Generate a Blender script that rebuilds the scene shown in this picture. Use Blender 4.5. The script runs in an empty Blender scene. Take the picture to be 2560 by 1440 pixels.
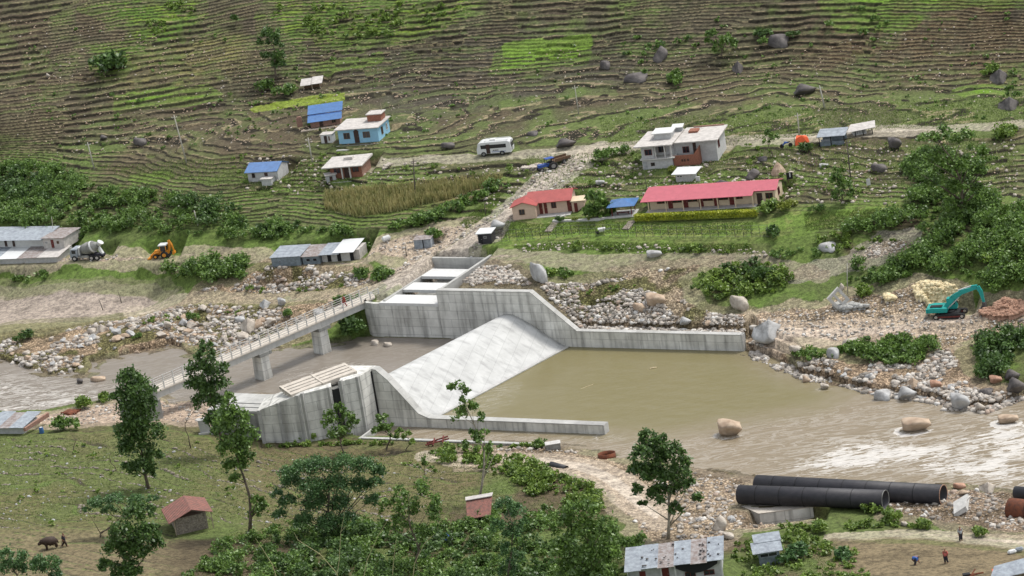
import bpy, bmesh, math, random
import numpy as np
from mathutils import Vector, Matrix
rad = math.radians
random.seed(7); RNG = np.random.default_rng(11)
SC = bpy.context.scene; COL = SC.collection

# ------------------------------------------------------------------ camera
FPX = 9000.0; CAMH = 157.0; PITCH = rad(17.0); ROLL = rad(9.0)
FW = np.array([0, math.cos(PITCH), -math.sin(PITCH)])
_R0 = np.array([1.0, 0, 0]); _U0 = np.array([0, math.sin(PITCH), math.cos(PITCH)])
CR = math.cos(ROLL) * _R0 - math.sin(ROLL) * _U0
CU = math.sin(ROLL) * _R0 + math.cos(ROLL) * _U0
CAMP = np.array([0, 0, CAMH])
cd = bpy.data.cameras.new('camera'); cam = bpy.data.objects.new('camera', cd); COL.objects.link(cam)
cd.sensor_width = 36; cd.lens = 36 * FPX / 2560; cd.clip_start = 1; cd.clip_end = 6000
m = Matrix(((CR[0], CU[0], -FW[0], 0), (CR[1], CU[1], -FW[1], 0), (CR[2], CU[2], -FW[2], CAMH), (0, 0, 0, 1)))
cam.matrix_world = m; SC.camera = cam
# ------------------------------------------------------------------ light
SUN_EL = rad(60); SUN_AZ = rad(62)
w = bpy.data.worlds.new('World'); SC.world = w; w.use_nodes = True
nt = w.node_tree; nt.nodes.clear()
sky = nt.nodes.new('ShaderNodeTexSky'); sky.sky_type = 'NISHITA'; sky.sun_disc = False
sky.sun_elevation = SUN_EL; sky.sun_rotation = SUN_AZ; sky.air_density = 1.0; sky.dust_density = 3.0; sky.altitude = 800
bg = nt.nodes.new('ShaderNodeBackground'); bg.inputs[1].default_value = 0.15
wo = nt.nodes.new('ShaderNodeOutputWorld')
hsv = nt.nodes.new('ShaderNodeHueSaturation'); hsv.inputs['Saturation'].default_value = .30      # milky overcast: the blue washed out
wm = nt.nodes.new('ShaderNodeMix'); wm.data_type = 'RGBA'; wm.blend_type = 'MULTIPLY'; wm.inputs[0].default_value = 1; wm.inputs[7].default_value = (1.0, .99, .975, 1)
nt.links.new(sky.outputs[0], hsv.inputs['Color']); nt.links.new(hsv.outputs[0], wm.inputs[6]); nt.links.new(wm.outputs[2], bg.inputs[0]); nt.links.new(bg.outputs[0], wo.inputs[0])
sl = bpy.data.lights.new('sun', 'SUN'); sl.energy = 1.5; sl.angle = rad(12); sl.color = (1.0, 0.965, 0.91)
so = bpy.data.objects.new('sun', sl); COL.objects.link(so)
sd = Vector((math.sin(SUN_AZ) * math.cos(SUN_EL), math.cos(SUN_AZ) * math.cos(SUN_EL), math.sin(SUN_EL)))
so.rotation_euler = sd.to_track_quat('Z', 'Y').to_euler()
SC.view_settings.view_transform = 'Standard'; SC.view_settings.look = 'None'
SC.view_settings.exposure = 1.02; SC.view_settings.gamma = 1.0

# ------------------------------------------------------------------ projection helpers
def ray(px, py):
    px = np.asarray(px, float); py = np.asarray(py, float)
    return FW * FPX + (px - 1280)[..., None] * CR - (py - 720)[..., None] * CU
def un(px, py, z):
    d = ray(px, py); t = (np.asarray(z) - CAMH) / d[..., 2]
    return CAMP + d * t[..., None]
def unv(px, py, Y):          # pixel onto the vertical plane y = Y
    d = ray(px, py); t = Y / d[..., 1]
    return CAMP + d * t[..., None]
def proj(P):
    d = np.asarray(P, float) - CAMP; k = FPX / (d @ FW)
    return 1280 + k * (d @ CR), 720 - k * (d @ CU)
def ppm(P):                   # source pixels per metre at P
    return FPX / float((np.asarray(P, float) - CAMP) @ FW)

# ------------------------------------------------------------------ noise
_perm = RNG.permutation(1024); _val = RNG.random(1024)
def vnoise(x, y, s=0):
    xi = np.floor(x).astype(np.int64); yi = np.floor(y).astype(np.int64)
    fx = x - xi; fy = y - yi
    fx = fx * fx * (3 - 2 * fx); fy = fy * fy * (3 - 2 * fy)
    def h(a, b): return _val[(_perm[(a + s * 57) & 1023] + b) & 1023]
    a = h(xi, yi); b = h(xi + 1, yi); c = h(xi, yi + 1); d = h(xi + 1, yi + 1)
    return (a + (b - a) * fx) * (1 - fy) + (c + (d - c) * fx) * fy
def fbm(x, y, sc, octv=3, s=0):
    r = 0; a = 1; t = 0
    for o in range(octv):
        r = r + a * vnoise(x / sc * 2 ** o + 31.7 * o, y / sc * 2 ** o - 17.3 * o, s + o); t += a; a *= .5
    return r / t
def sstep(a, b, x):
    t = np.clip((x - a) / (b - a), 0, 1); return t * t * (3 - 2 * t)

# ------------------------------------------------------------------ the land: control points (pixel, pixel, height) -> smooth surface
CP = [(-300,1050,2),(0,1060,2.2),(300,1015,1.6),(500,1030,1.6),(0,1090,3),(200,1085,3),(450,1110,3),(640,1118,1.4),(900,1112,1.1),(1170,1120,1),
 (0,1250,7),(300,1250,6.2),(600,1250,4.8),(900,1200,2.9),(1200,1200,2.3),(1450,1180,1.6),(1640,1250,1.6),(1900,1300,2),(2100,1250,1.2),(2400,1260,1),(2560,1290,1.2),
 (0,1440,12),(400,1440,10.5),(900,1440,8),(1300,1440,6),(1700,1440,4),(2100,1440,4),(2560,1440,4.5),(-300,1440,13),(2900,1440,5),(1280,1700,14),(-300,1700,22),(2900,1700,12),
 (0,890,1.4),(400,860,1.4),(600,865,1.4),(830,850,1.4),(0,830,2.2),(0,720,3),(400,720,3),(600,745,3.6),(350,820,2.3),(850,735,5),(950,742,6.1),(1000,690,6.8),(1150,640,8.2),
 (700,690,5.2),(100,690,4.4),(400,690,4.6),(0,660,6),(250,655,6.3),(450,650,6.6),(680,665,6.4),(900,650,7.2),(1060,620,8.3),(1210,600,9.5),(1290,545,11),(1600,525,11.6),(1900,515,11.6),
 (1400,590,10),(1900,575,10),(1280,640,8.6),(1600,645,8.2),(1900,660,7.2),(2080,650,7.4),(1190,700,7.6),(1100,690,7.6),(1330,715,7.2),(1450,822,2.4),(1840,826,2.6),(1640,740,5.2),(1480,740,5.4),
 (1900,780,3.8),(2000,800,3.8),(2360,795,4),(2560,780,4.4),(2200,860,2.3),(2400,900,2),(2560,830,3.4),(2560,950,1.4),(2000,930,1),(2330,990,.9),(2000,700,6),(2300,690,7.2),(2560,690,8),
 (2250,600,9.5),(2560,600,10.5),(2100,540,11),(2350,520,11.8),(2560,450,13),(400,600,8.4),(150,560,9),(700,560,9.6),(0,560,9),(300,500,11),(600,500,12),(900,530,11.2),(1100,500,12),(1250,470,12.6),
 (0,400,13.5),(650,450,13.6),(880,440,14),(1240,385,15),(1400,430,13.8),(1600,400,14.2),(1800,400,14),(1700,450,13),(2080,360,15),(2300,330,15.4),(2560,310,15.6),(870,360,16.6),(450,400,15),(200,400,14.2)]
for X, s_ in ((-300,-45),(0,0),(500,66),(1000,115),(1500,150),(2000,172),(2560,178),(2900,180)):
    for q in (340, 200, 60, -90):
        if q == 340 and X >= 900: q = 300
        CP.append((X, q - s_, 17 + (340 - q) * .045))
CPW = [tuple(un(a, b, c)) for a, b, c in CP]
CPW += [(x, y, 30 + (y - 584 + x * .3) * .45) for x in (-500, 0, 500) for y in (760, 1100)]
CPW += [(-300, 640, 1), (-300, 720, 14), (-300, 560, 6), (-300, 480, 22), (250, 290, -.5), (250, 360, 5), (250, 440, 18), (250, 220, 10)]
CPW = np.array(CPW)
def _tk(r2): return np.where(r2 > 0, r2 * np.log(r2 + 1e-9), 0)
_S = 100.0; _c = CPW[:, :2] / _S; _n = len(_c)
_K = _tk(((_c[:, None] - _c[None]) ** 2).sum(-1)) + np.eye(_n) * 2e-4
_P = np.c_[np.ones(_n), _c]
_A = np.block([[_K, _P], [_P.T, np.zeros((3, 3))]])
_wt = np.linalg.solve(_A, np.r_[CPW[:, 2], 0, 0, 0])
def hb(x, y):
    sh = np.shape(x); x = np.ravel(np.asarray(x, float)) / _S; y = np.ravel(np.asarray(y, float)) / _S
    out = np.empty(len(x))
    for i in range(0, len(x), 60000):
        xx = x[i:i + 60000]; yy = y[i:i + 60000]
        r2 = (xx[:, None] - _c[:, 0]) ** 2 + (yy[:, None] - _c[:, 1]) ** 2
        out[i:i + 60000] = (r2 * np.log(r2 + 1e-9)) @ _wt[:_n] + _wt[_n] + _wt[_n + 1] * xx + _wt[_n + 2] * yy
    return out.reshape(sh)
def hit(px, py, hf=None):
    """where the line of sight through a photo pixel meets the land"""
    hf = hf or hb
    px = np.atleast_1d(np.asarray(px, float)); py = np.atleast_1d(np.asarray(py, float))
    d = ray(px, py); d = d / d[:, 1:2]
    Ys = np.r_[np.arange(250, 760, 2.0), np.arange(760, 1500, 12.0)]
    X = d[:, 0:1] * Ys; Z = CAMH + d[:, 2:3] * Ys
    g = hf(X, np.broadcast_to(Ys, X.shape)); below = Z < g
    below[:, -1] = True
    k = np.maximum(below.argmax(1), 1); r = np.arange(len(px))
    a = (Z - g)[r, k - 1]; b = (Z - g)[r, k]; t = np.clip(a / (a - b + 1e-9), 0, 1)
    Y = Ys[k - 1] + (Ys[k] - Ys[k - 1]) * t
    for _ in range(3):
        e0 = CAMH + d[:, 2] * Y - hf(d[:, 0] * Y, Y)
        Y1 = Y + .05; e1 = CAMH + d[:, 2] * Y1 - hf(d[:, 0] * Y1, Y1)
        sl_ = (e1 - e0) / .05; ok = (np.abs(sl_) > .05) & (np.abs(e0) < 2)
        Y = np.where(ok, Y - np.clip(e0 / np.where(ok, sl_, 1), -2, 2), Y)
    return np.c_[d[:, 0] * Y, Y, CAMH + d[:, 2] * Y]
def wpoly(pts, z=None):
    a = np.array(pts, float)
    return (un(a[:, 0], a[:, 1], z) if z is not None else hit(a[:, 0], a[:, 1]))[:, :2]
def pdist(poly, x, y, lim=8.0):
    """signed distance to a polygon on the ground (positive inside)"""
    sh = x.shape; x = x.ravel(); y = y.ravel(); out = np.full(len(x), -lim)
    lo = poly.min(0) - lim; hi = poly.max(0) + lim
    idx = np.nonzero((x > lo[0]) & (x < hi[0]) & (y > lo[1]) & (y < hi[1]))[0]
    if len(idx) == 0: return out.reshape(sh)
    X = x[idx]; Y = y[idx]; ins = np.zeros(len(X), bool); d2 = np.full(len(X), 1e9)
    n = len(poly)
    for i in range(n):
        ax, ay = poly[i]; bx, by = poly[(i + 1) % n]
        ex, ey = bx - ax, by - ay; L = ex * ex + ey * ey + 1e-9
        t = np.clip(((X - ax) * ex + (Y - ay) * ey) / L, 0, 1)
        d2 = np.minimum(d2, (X - ax - t * ex) ** 2 + (Y - ay - t * ey) ** 2)
        c = ((ay > Y) != (by > Y)) & (X < ex * (Y - ay) / (ey if abs(ey) > 1e-9 else 1e-9) + ax)
        ins ^= c
    d = np.sqrt(d2); out[idx] = np.clip(np.where(ins, d, -d), -lim, lim)
    return out.reshape(sh)
def strip(pts, wpx):
    """a band (road, path) of width wpx pixels round a polyline, as polygon pixels"""
    p = np.array(pts, float); t = np.gradient(p, axis=0); t /= np.linalg.norm(t, axis=1)[:, None]
    nrm = np.c_[-t[:, 1], t[:, 0]]; wv = np.broadcast_to(np.asarray(wpx, float), (len(p),))[:, None] / 2
    return [tuple(v) for v in np.r_[p + nrm * wv, (p - nrm * wv)[::-1]]]

E1 = np.array([.857, -.515, 0]); E2 = np.array([.515, .857, 0])      # the weir's own axes: downstream, across to the far bank
def uvw(u, v, z): return tuple(E1 * u + E2 * v + np.array([0, 0, z]))
# ------------------------------------------------------------------ zones
W_UP = wpoly([(-700,880),(0,905),(110,937),(225,940),(245,905),(430,868),(470,890),(500,930),(585,910),(640,880),(830,862),(930,846),(1010,838),(1080,848),(1250,780),(1330,800),(985,990),(930,1000),(880,1000),(800,965),(700,985),(560,992),(440,1010),(385,975),(310,965),(290,1000),(200,1012),(130,1027),(0,1034),(-700,1060)], .8)
W_DN = wpoly([(900,1050),(906,1094),(1037,1101),(1172,1107),(1375,1110),(1480,1128),(1560,1147),(1722,1170),(1880,1195),(2100,1207),(2370,1216),(2460,1222),(2560,1236),(3300,1330),(3300,860),(2560,990),(2523,1008),(2472,1026),(2372,1020),(2338,1003),(2204,985),(2130,972),(2103,960),(2000,942),(1935,909),(1862,880),(1850,862),(1410,855),(1300,800),(1000,930),(930,1000)], 0)
Z = {}
def zone(k, pts): Z[k] = wpoly(pts)
zone('sand', [(-700,760),(0,728),(180,716),(290,722),(380,726),(430,735),(330,785),(200,806),(0,826),(-700,860)])
zone('grass_a', [(-700,730),(0,714),(180,708),(420,712),(450,735),(380,733),(180,722),(0,738),(-700,765)])
zone('grass_b', [(-700,850),(0,812),(200,800),(330,785),(300,800),(200,820),(0,850),(-700,880)])
zone('dirt_low', [(-700,640),(0,632),(160,625),(380,636),(640,628),(690,640),(890,640),(950,600),(1100,562),(1190,545),(1200,560),(1140,610),(1060,650),(1000,690),(955,705),(930,690),(1000,655),(940,640),(890,668),(640,645),(450,662),(160,665),(0,668),(-700,680)])
zone('road_bridge', strip([(1510,372),(1460,392),(1400,432),(1330,480),(1282,522),(1240,562),(1160,612),(1080,652),(1010,688),(948,726)], [30,40,46,44,42,44,46,46,40,30]))
zone('road_up', strip([(900,402),(1000,404),(1190,393),(1290,386),(1400,382),(1480,378),(1600,362),(1850,350),(2030,343),(2190,325),(2330,325),(2560,308),(3200,290)], [5,6,7,8,16,26,14,14,14,20,12,9,9]))
zone('road_mid', strip([(1060,652),(1180,645),(1280,640),(1400,652),(1500,656),(1640,652),(1760,650),(1880,656),(1960,668),(2060,690)], [30,26,20,18,22,22,18,18,18,14]))
zone('path', strip([(330,785),(420,760),(600,748),(740,742),(860,733),(930,715)], [18,12,9,8,8,10]))
zone('rub_l', [(-700,880),(0,838),(150,820),(340,792),(440,764),(860,740),(905,752),(830,800),(560,900),(500,880),(430,860),(240,895),(200,940),(110,935),(0,905),(-700,890)])
zone('rub_c', [(600,700),(640,668),(760,662),(930,680),(950,700),(900,725),(740,735),(600,742),(470,745),(500,715)])
zone('rub_d', [(1040,690),(1170,655),(1290,660),(1340,700),(1500,690),(1600,665),(1700,655),(1800,650),(1720,700),(1730,740),(1790,775),(1880,780),(1870,830),(1850,835),(1440,829),(1330,726),(1180,728),(1100,700)])
zone('rub_e', [(1850,800),(1900,790),(1960,850),(2000,880),(2130,900),(2290,905),(2330,870),(2390,860),(2440,960),(2480,975),(2560,960),(3300,900),(3300,880),(2560,1000),(2472,1035),(2372,1030),(2204,1000),(2103,965),(2000,946),(1935,912),(1850,880)])
zone('bare_r', [(1870,790),(1960,760),(2060,765),(2100,735),(2200,725),(2290,700),(2390,710),(2420,760),(2560,735),(3300,700),(3300,780),(2560,838),(2400,862),(2300,905),(2440,990),(2300,985),(2290,900),(2330,855),(2100,862),(1960,850),(1880,830)])
zone('track_r', strip([(1900,830),(2050,835),(2200,825),(2330,808),(2450,800)], [50,44,40,36,40]))
zone('scree_r', [(2060,665),(2130,645),(2190,590),(2270,585),(2290,625),(2200,655),(2110,670),(2000,700),(1960,695),(2000,680)])
zone('bank_n', [(-700,1100),(0,1040),(130,1030),(280,1005),(390,985),(440,1005),(560,992),(640,985),(690,985),(640,1040),(650,1075),(480,1062),(300,1060),(150,1068),(0,1075),(-700,1140)])
zone('gravel_n', [(1130,1128),(1375,1112),(1480,1130),(1560,1149),(1722,1173),(1880,1198),(1850,1265),(2040,1300),(1980,1310),(1830,1330),(1800,1370),(1620,1370),(1560,1300),(1510,1235),(1420,1185),(1150,1170)])
zone('track_n', strip([(1060,1140),(1150,1150),(1250,1150),(1380,1153),(1480,1176),(1545,1212),(1600,1255),(1660,1300)], [14,20,24,26,44,56,56,44]))
zone('gravel_r', [(2200,1250),(2370,1216),(2460,1224),(2560,1238),(3300,1330),(3300,1400),(2560,1345),(2420,1325),(2300,1300),(2200,1290)])
zone('path_r', strip([(2080,1342),(2180,1338),(2300,1336),(2420,1345),(2560,1358),(3000,1400)], [6,10,14,18,22,24]))
zone('field_r', [(2090,1352),(2300,1352),(2560,1378),(3100,1430),(3100,1600),(2120,1500),(2050,1390)])
zone('green_n', [(-700,1140),(0,1078),(480,1075),(650,1105),(640,1200),(600,1300),(420,1350),(-700,1400)])
zone('brown_n', [(640,1112),(900,1112),(1150,1130),(1230,1180),(1100,1300),(640,1330),(560,1260)])
zone('brown_l', [(-700,1440),(0,1325),(260,1320),(400,1350),(420,1500),(-700,1600)])
zone('maize', [(800,478),(1000,462),(1270,436),(1285,452),(1130,505),(1000,540),(880,558),(790,535)])
zone('lawn', [(1250,556),(1590,548),(1900,545),(1990,520),(2240,505),(2230,530),(2060,560),(1900,600),(1300,615),(1230,610)])
zone('lawn_b', [(1090,600),(1200,545),(1280,500),(1240,560),(1150,610),(1100,612)])
zone('grn_a', [(330,0),(330,-200),(500,-200),(500,60),(430,105),(390,120),(330,130),(320,60),(215,30),(215,0)])
zone('grn_b', [(660,-200),(1300,-200),(1200,0),(1150,50),(980,108),(860,112),(720,100),(660,50)])
zone('grn_c', [(240,120),(320,105),(315,175),(270,188),(235,180)])
zone('br_1', [(1270,114),(1390,104),(1462,92),(1465,112),(1380,124),(1270,132)])
zone('br_2', [(1250,138),(1462,118),(1465,148),(1330,168),(1240,182)])
zone('br_3', [(300,240),(420,226),(520,218),(540,240),(420,256),(300,270)])
zone('br_4', [(640,268),(720,256),(845,234),(846,246),(760,258),(650,272)])
zone('br_5', [(2395,228),(2450,212),(2500,218),(2495,234),(2440,242)])
zone('br_6', [(2080,44),(2200,42),(2290,50),(2280,62),(2100,62)])
zone('br_7', [(2050,-60),(2560,-60),(2800,0),(2560,8),(2300,16),(2060,10)])
zone('br_8', [(790,165),(860,152),(940,140),(940,150),(860,166),(800,176)])
zone('br_9', [(330,445),(420,432),(425,440),(345,455)])
zone('yel', [(340,110),(600,90),(620,140),(540,200),(300,238),(300,170)])
zone('flatgreen', [(1480,300),(1800,260),(2400,225),(2560,240),(3000,240),(3000,300),(2560,300),(2200,320),(1840,335),(1560,360),(1300,375),(1000,395),(960,360)])
zone('dark', [(860,150),(1200,60),(1620,90),(1600,200),(1300,260),(1000,300),(880,250)])
zone('brown', [(-900,-300),(330,-300),(330,60),(330,180),(290,240),(0,330),(-900,400)])
zone('brown2', [(1980,-20),(3200,-60),(3200,220),(2560,200),(2060,170),(2010,110)])
PADS = []
def site(key, pl, pr, depth, mz=.5, sink=.04, front=.3):
    a = hit([pl[0], pr[0]], [pl[1], pr[1]]); z = float(a[:, 2].mean())
    A = un(*pl, z); B = un(*pr, z); d = B - A; L = float(np.hypot(d[0], d[1])); ang = math.atan2(d[1], d[0])
    c = (A + B) / 2 + np.array([-math.sin(ang), math.cos(ang), 0]) * (depth / 2)
    PADS.append((c[0], c[1], ang, L / 2 + mz, depth / 2 + mz, z, sink))
    SITE[key] = (tuple(A), ang, L, depth); return SITE[key]
SITE = {}
# (centre x, y, angle, half width, half depth, z) level ground under buildings
def padz(x, y, h):
    for (cx, cy, a, hw, hd, z, sink) in PADS:
        ca, sa = math.cos(a), math.sin(a)
        k = (np.abs(x - cx) < 25) & (np.abs(y - cy) < 25)
        if not k.any(): continue
        dx = x[k] - cx; dy = y[k] - cy
        u = np.abs(dx * ca + dy * sa) - hw; v = np.abs(-dx * sa + dy * ca) - hd
        d = np.maximum(u, v); t = 1 - sstep(.2, 1.6, d); hh = h[k]
        h[k] = hh * (1 - t) + (z - sink) * t
    return h
def zmask(k, x, y, soft=.8, amp=.0, sc=3.0):
    if amp:
        nx = (fbm(x, y, sc, 3, 5) - .5) * amp * 2; ny = (fbm(x, y, sc, 3, 9) - .5) * amp * 2
        return sstep(-soft, soft, pdist(Z[k], x + nx, y + ny, 4))
    return sstep(-soft, soft, pdist(Z[k], x, y, 4))
def land(x, y, full=False):
    x = np.asarray(x, float); y = np.asarray(y, float); sh = x.shape; x = x.ravel(); y = y.ravel()
    h0 = hb(x, y)
    near = 452 - x * .56           # river axis; beyond it is the far bank
    far = sstep(-6, 6, y - near)
    flat = np.zeros_like(x)
    for k in ('dirt_low', 'road_bridge', 'road_up', 'road_mid', 'path', 'sand', 'track_r', 'lawn', 'bank_n', 'path_r', 'track_n'):
        flat = np.maximum(flat, zmask(k, x, y, .5))
    ter = far * sstep(8.5, 10.5, h0) * (1 - flat)
    hw = h0 + (fbm(x, y, 26, 2, 3) - .5) * 1.1 + (fbm(x, y * 1.4, 5.0, 3, 13) - .5) * .45
    q = np.where(hw < 17, (hw - 17) / .31, (hw - 17) / .36)
    R = np.where(hw < 17, .31, .36)
    big = fbm(x, y, 16, 4, 23) + (vnoise(x / 2.2, np.floor(q) * 3.1, 29) - .5) * .12 > .60; q = np.where(big, q / 2 + .25, q); R = np.where(big, R * 2, R)
    n1 = vnoise(x / 9, np.floor(q) * 7.7, 21)          # some terraces merge / break
    f = q - np.floor(q)
    edge = .70 + .12 * n1
    stepf = np.floor(q) + f * .34 / 1 * (f < edge) + np.where(f >= edge, edge * .34 + (f - edge) / (1 - edge) * (1 - edge * .34), 0)
    hs = h0 + (stepf - q) * R * ter * (.75 + .5 * sstep(.3, .6, fbm(x, y, 6, 2, 17)))
    # near bank: low, wide terraces
    tn = (1 - far) * (zmask('green_n', x, y, 2) + zmask('brown_n', x, y, 2) + zmask('brown_l', x, y, 2)).clip(0, 1)
    tn = tn * (1 - flat)
    h2 = h0 + (fbm(x, y, 14, 3, 33) - .5) * 1.6
    q2 = h2 / .42; f2 = q2 - np.floor(q2)
    s2 = np.floor(q2) + np.clip((f2 - .8) / .2, 0, 1)
    hs = hs + (s2 - q2) * .42 * tn * .8
    hs = hs + tn * .34 * np.exp(-((f2 - .80) / .08) ** 2) * sstep(.38, .55, fbm(x, y, 5, 2, 37))
    rub = np.zeros_like(x)
    for k in ('rub_l', 'rub_c', 'rub_d', 'rub_e', 'gravel_n', 'gravel_r', 'scree_r', 'bare_r'):
        rub = np.maximum(rub, zmask(k, x, y, .8, 1.2))
    rub = rub * (1 - zmask('track_r', x, y, .8)) * (1 - zmask('track_n', x, y, .8))
    h = hs + (fbm(x, y, 2.2, 3, 41) - .5) * (.10 + .55 * rub + .0 * ter) * (1 - .7 * flat) + (fbm(x, y, 9, 2, 44) - .5) * .8 * rub
    dU = pdist(W_UP, x + (fbm(x, y, 3, 2, 51) - .5) * 2, y + (fbm(x, y, 3, 2, 55) - .5) * 2, 8)
    dD = pdist(W_DN, x + (fbm(x, y, 3, 2, 51) - .5) * 1.6, y + (fbm(x, y, 3, 2, 55) - .5) * 1.6, 8)
    hprev = h
    for d, wl in ((dU, .8), (dD, 0.)):
        out = np.maximum(h, wl + .05)
        t = sstep(0, 5, -d)
        bank = np.minimum(out, wl + .05 + (-d) * .75 + (-d).clip(0, 8) ** 2 * .12)
        hh = np.where(d < 0, bank * (1 - t) + out * t, wl - np.minimum(1.5, d * .8))
        k = d > -8 + 1e-6
        h = np.where(k, hh, h)
    # backfill behind the concrete walls of the weir stays up at its own level
    uu = x * E1[0] + y * E1[1]; vv = x * E2[0] + y * E2[1]
    topw = np.interp(uu, [-276, -262.8, -262.2, -247, -240.6, -215], [5.6, 5.6, 7.7, 7.7, 2.15, 2.15])
    k = (vv > 416.7) & (uu > -277) & (uu < -215.6)
    h = np.where(k, np.maximum(h, np.minimum(hprev, topw + np.clip((vv - 417.2) * .5, 0, 9))), h)
    k = (vv > 416.3) & (vv < 418.5) & (uu > -277) & (uu < -215.4)
    h = np.where(k, np.minimum(h, topw), h)
    k = (vv < 376.6) & (uu > -253.) & (uu < -224)
    h = np.where(k, np.maximum(h, np.minimum(hprev, .8)), h)
    h = padz(x, y, h)
    k = (vv > 404) & (vv < 416.7) & (uu > -277) & (uu < -215)
    h = np.where(k, np.minimum(h, .9 - .25 * np.clip(416 - vv, 0, 12) * (uu < -250) - 2 * (uu >= -250)), h)
    if full:
        return h.reshape(sh), dict(q=q, f=f, ter=ter, h0=h0, edge=edge, flat=flat, rub=rub, far=far, tn=tn, f2=f2, dU=dU, dD=dD, n1=n1)
    return h.reshape(sh)

for k, a, b, d in [('tin_blue', (775,321), (853,310), 4.2), ('house_blue', (849,360), (948,353), 5.6), ('privy', (804,358), (832,356), 1.5),
    ('block', (622,455), (697,451), 4.2), ('brick', (829,447), (906,441), 4.8), ('hut_top', (757,226), (803,220), 2.5),
    ('storey', (1608,424), (1790,410), 8.5), ('lowshed', (1689,455), (1739,453), 2.4), ('cream', (1284,550), (1424,537), 5.5),
    ('school', (1621,531), (1937,512), 5.4), ('pavilion', (1532,543), (1580,539), 2.6), ('frame', (2049,366), (2113,361), 2.6), ('lean', (2132,343), (2184,334), 2.6),
    ('black_hut', (1197,610), (1230,608), 2.0), ('long', (-80,622), (162,619), 5.0), ('lowtin', (-60,662), (146,655), 5.5), ('tin_l', (681,667), (893,655), 4.6),
    ('tin_s', (1037,622), (1078,619), 1.8), ('stone_hut', (443,1339), (524,1320), 4.6), ('rust_hut', (1180,1314), (1224,1309), 2.4), ('bot', (1574,1470), (1808,1444), 4.8),
    ('bot2', (1901,1416), (1952,1408), 2.8), ('river_tin', (-60,1084), (66,1084), 4.0), ('mixer', (178,655), (255,652), 2.5), ('hoe', (370,651), (432,646), 2.5),
    ('digger', (2334,800), (2412,796), 3.0), ('bus', (1194,393), (1280,386), 2.2), ('tractor', (1350,434), (1405,420), 1.8)]:
    site(k, a, b, d)
_c0 = (E1 * -266.8 + E2 * 424); PADS.append((_c0[0], _c0[1], math.atan2(E1[1], E1[0]), 4.2, 7.2, 4.3, 0))

_g0 = un(1972, 1312, .3); PADS.append((_g0[0], _g0[1], rad(-12), 3.6, 1.5, -.5, 0))
# ------------------------------------------------------------------ materials
def mat(name, col=(.5, .5, .5), rough=.8, metal=0., spec=.3, noise=.0, nscale=3., bump=0., bscale=20., col2=None, streak=0., wave=None):
    m = bpy.data.materials.new(name); m.use_nodes = True; N = m.node_tree.nodes; L = m.node_tree.links
    b = N['Principled BSDF']; b.inputs['Roughness'].default_value = rough; b.inputs['Metallic'].default_value = metal
    b.inputs['Specular IOR Level'].default_value = spec; b.inputs['Base Color'].default_value = (*col, 1)
    tc = N.new('ShaderNodeTexCoord')
    if noise or col2:
        n = N.new('ShaderNodeTexNoise'); n.inputs['Scale'].default_value = nscale; n.inputs['Detail'].default_value = 5; n.inputs['Roughness'].default_value = .65
        L.new(tc.outputs['Object'], n.inputs[0])
        r = N.new('ShaderNodeValToRGB'); r.color_ramp.elements[0].position = .36; r.color_ramp.elements[1].position = .64
        c2 = col2 or tuple(c * (1 - noise) for c in col)
        r.color_ramp.elements[0].color = (*c2, 1); r.color_ramp.elements[1].color = (*col, 1)
        L.new(n.outputs[0], r.inputs[0]); out = r.outputs[0]
        if streak:     # rain and formwork streaks running down a wall
            mp = N.new('ShaderNodeMapping'); mp.inputs['Scale'].default_value = (1.3, 1.3, .12)
            L.new(tc.outputs['Object'], mp.inputs[0])
            n2 = N.new('ShaderNodeTexNoise'); n2.inputs['Scale'].default_value = 1.0; n2.inputs['Detail'].default_value = 4
            L.new(mp.outputs[0], n2.inputs[0])
            r2 = N.new('ShaderNodeValToRGB'); r2.color_ramp.elements[0].position = .34; r2.color_ramp.elements[1].position = .52
            r2.color_ramp.elements[0].color = (1 - streak,) * 3 + (1,); r2.color_ramp.elements[1].color = (1, 1, 1, 1)
            L.new(n2.outputs[0], r2.inputs[0])
            mx = N.new('ShaderNodeMix'); mx.data_type = 'RGBA'; mx.blend_type = 'MULTIPLY'; mx.inputs[0].default_value = 1
            L.new(out, mx.inputs[6]); L.new(r2.outputs[0], mx.inputs[7]); out = mx.outputs[2]
        L.new(out, b.inputs['Base Color'])
    if wave:           # corrugated sheet: (axis, scale)
        wv = N.new('ShaderNodeTexWave'); wv.bands_direction = wave[0]; wv.inputs['Scale'].default_value = wave[1]
        L.new(tc.outputs['Object'], wv.inputs[0]); bp = N.new('ShaderNodeBump'); bp.inputs['Strength'].default_value = .8; bp.inputs['Distance'].default_value = .06
        L.new(wv.outputs['Fac'], bp.inputs['Height']); L.new(bp.outputs[0], b.inputs['Normal'])
    elif bump:
        n3 = N.new('ShaderNodeTexNoise'); n3.inputs['Scale'].default_value = bscale; n3.inputs['Detail'].default_value = 4
        L.new(tc.outputs['Object'], n3.inputs[0]); bp = N.new('ShaderNodeBump'); bp.inputs['Strength'].default_value = bump; bp.inputs['Distance'].default_value = .1
        L.new(n3.outputs[0], bp.inputs['Height']); L.new(bp.outputs[0], b.inputs['Normal'])
    return m
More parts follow.
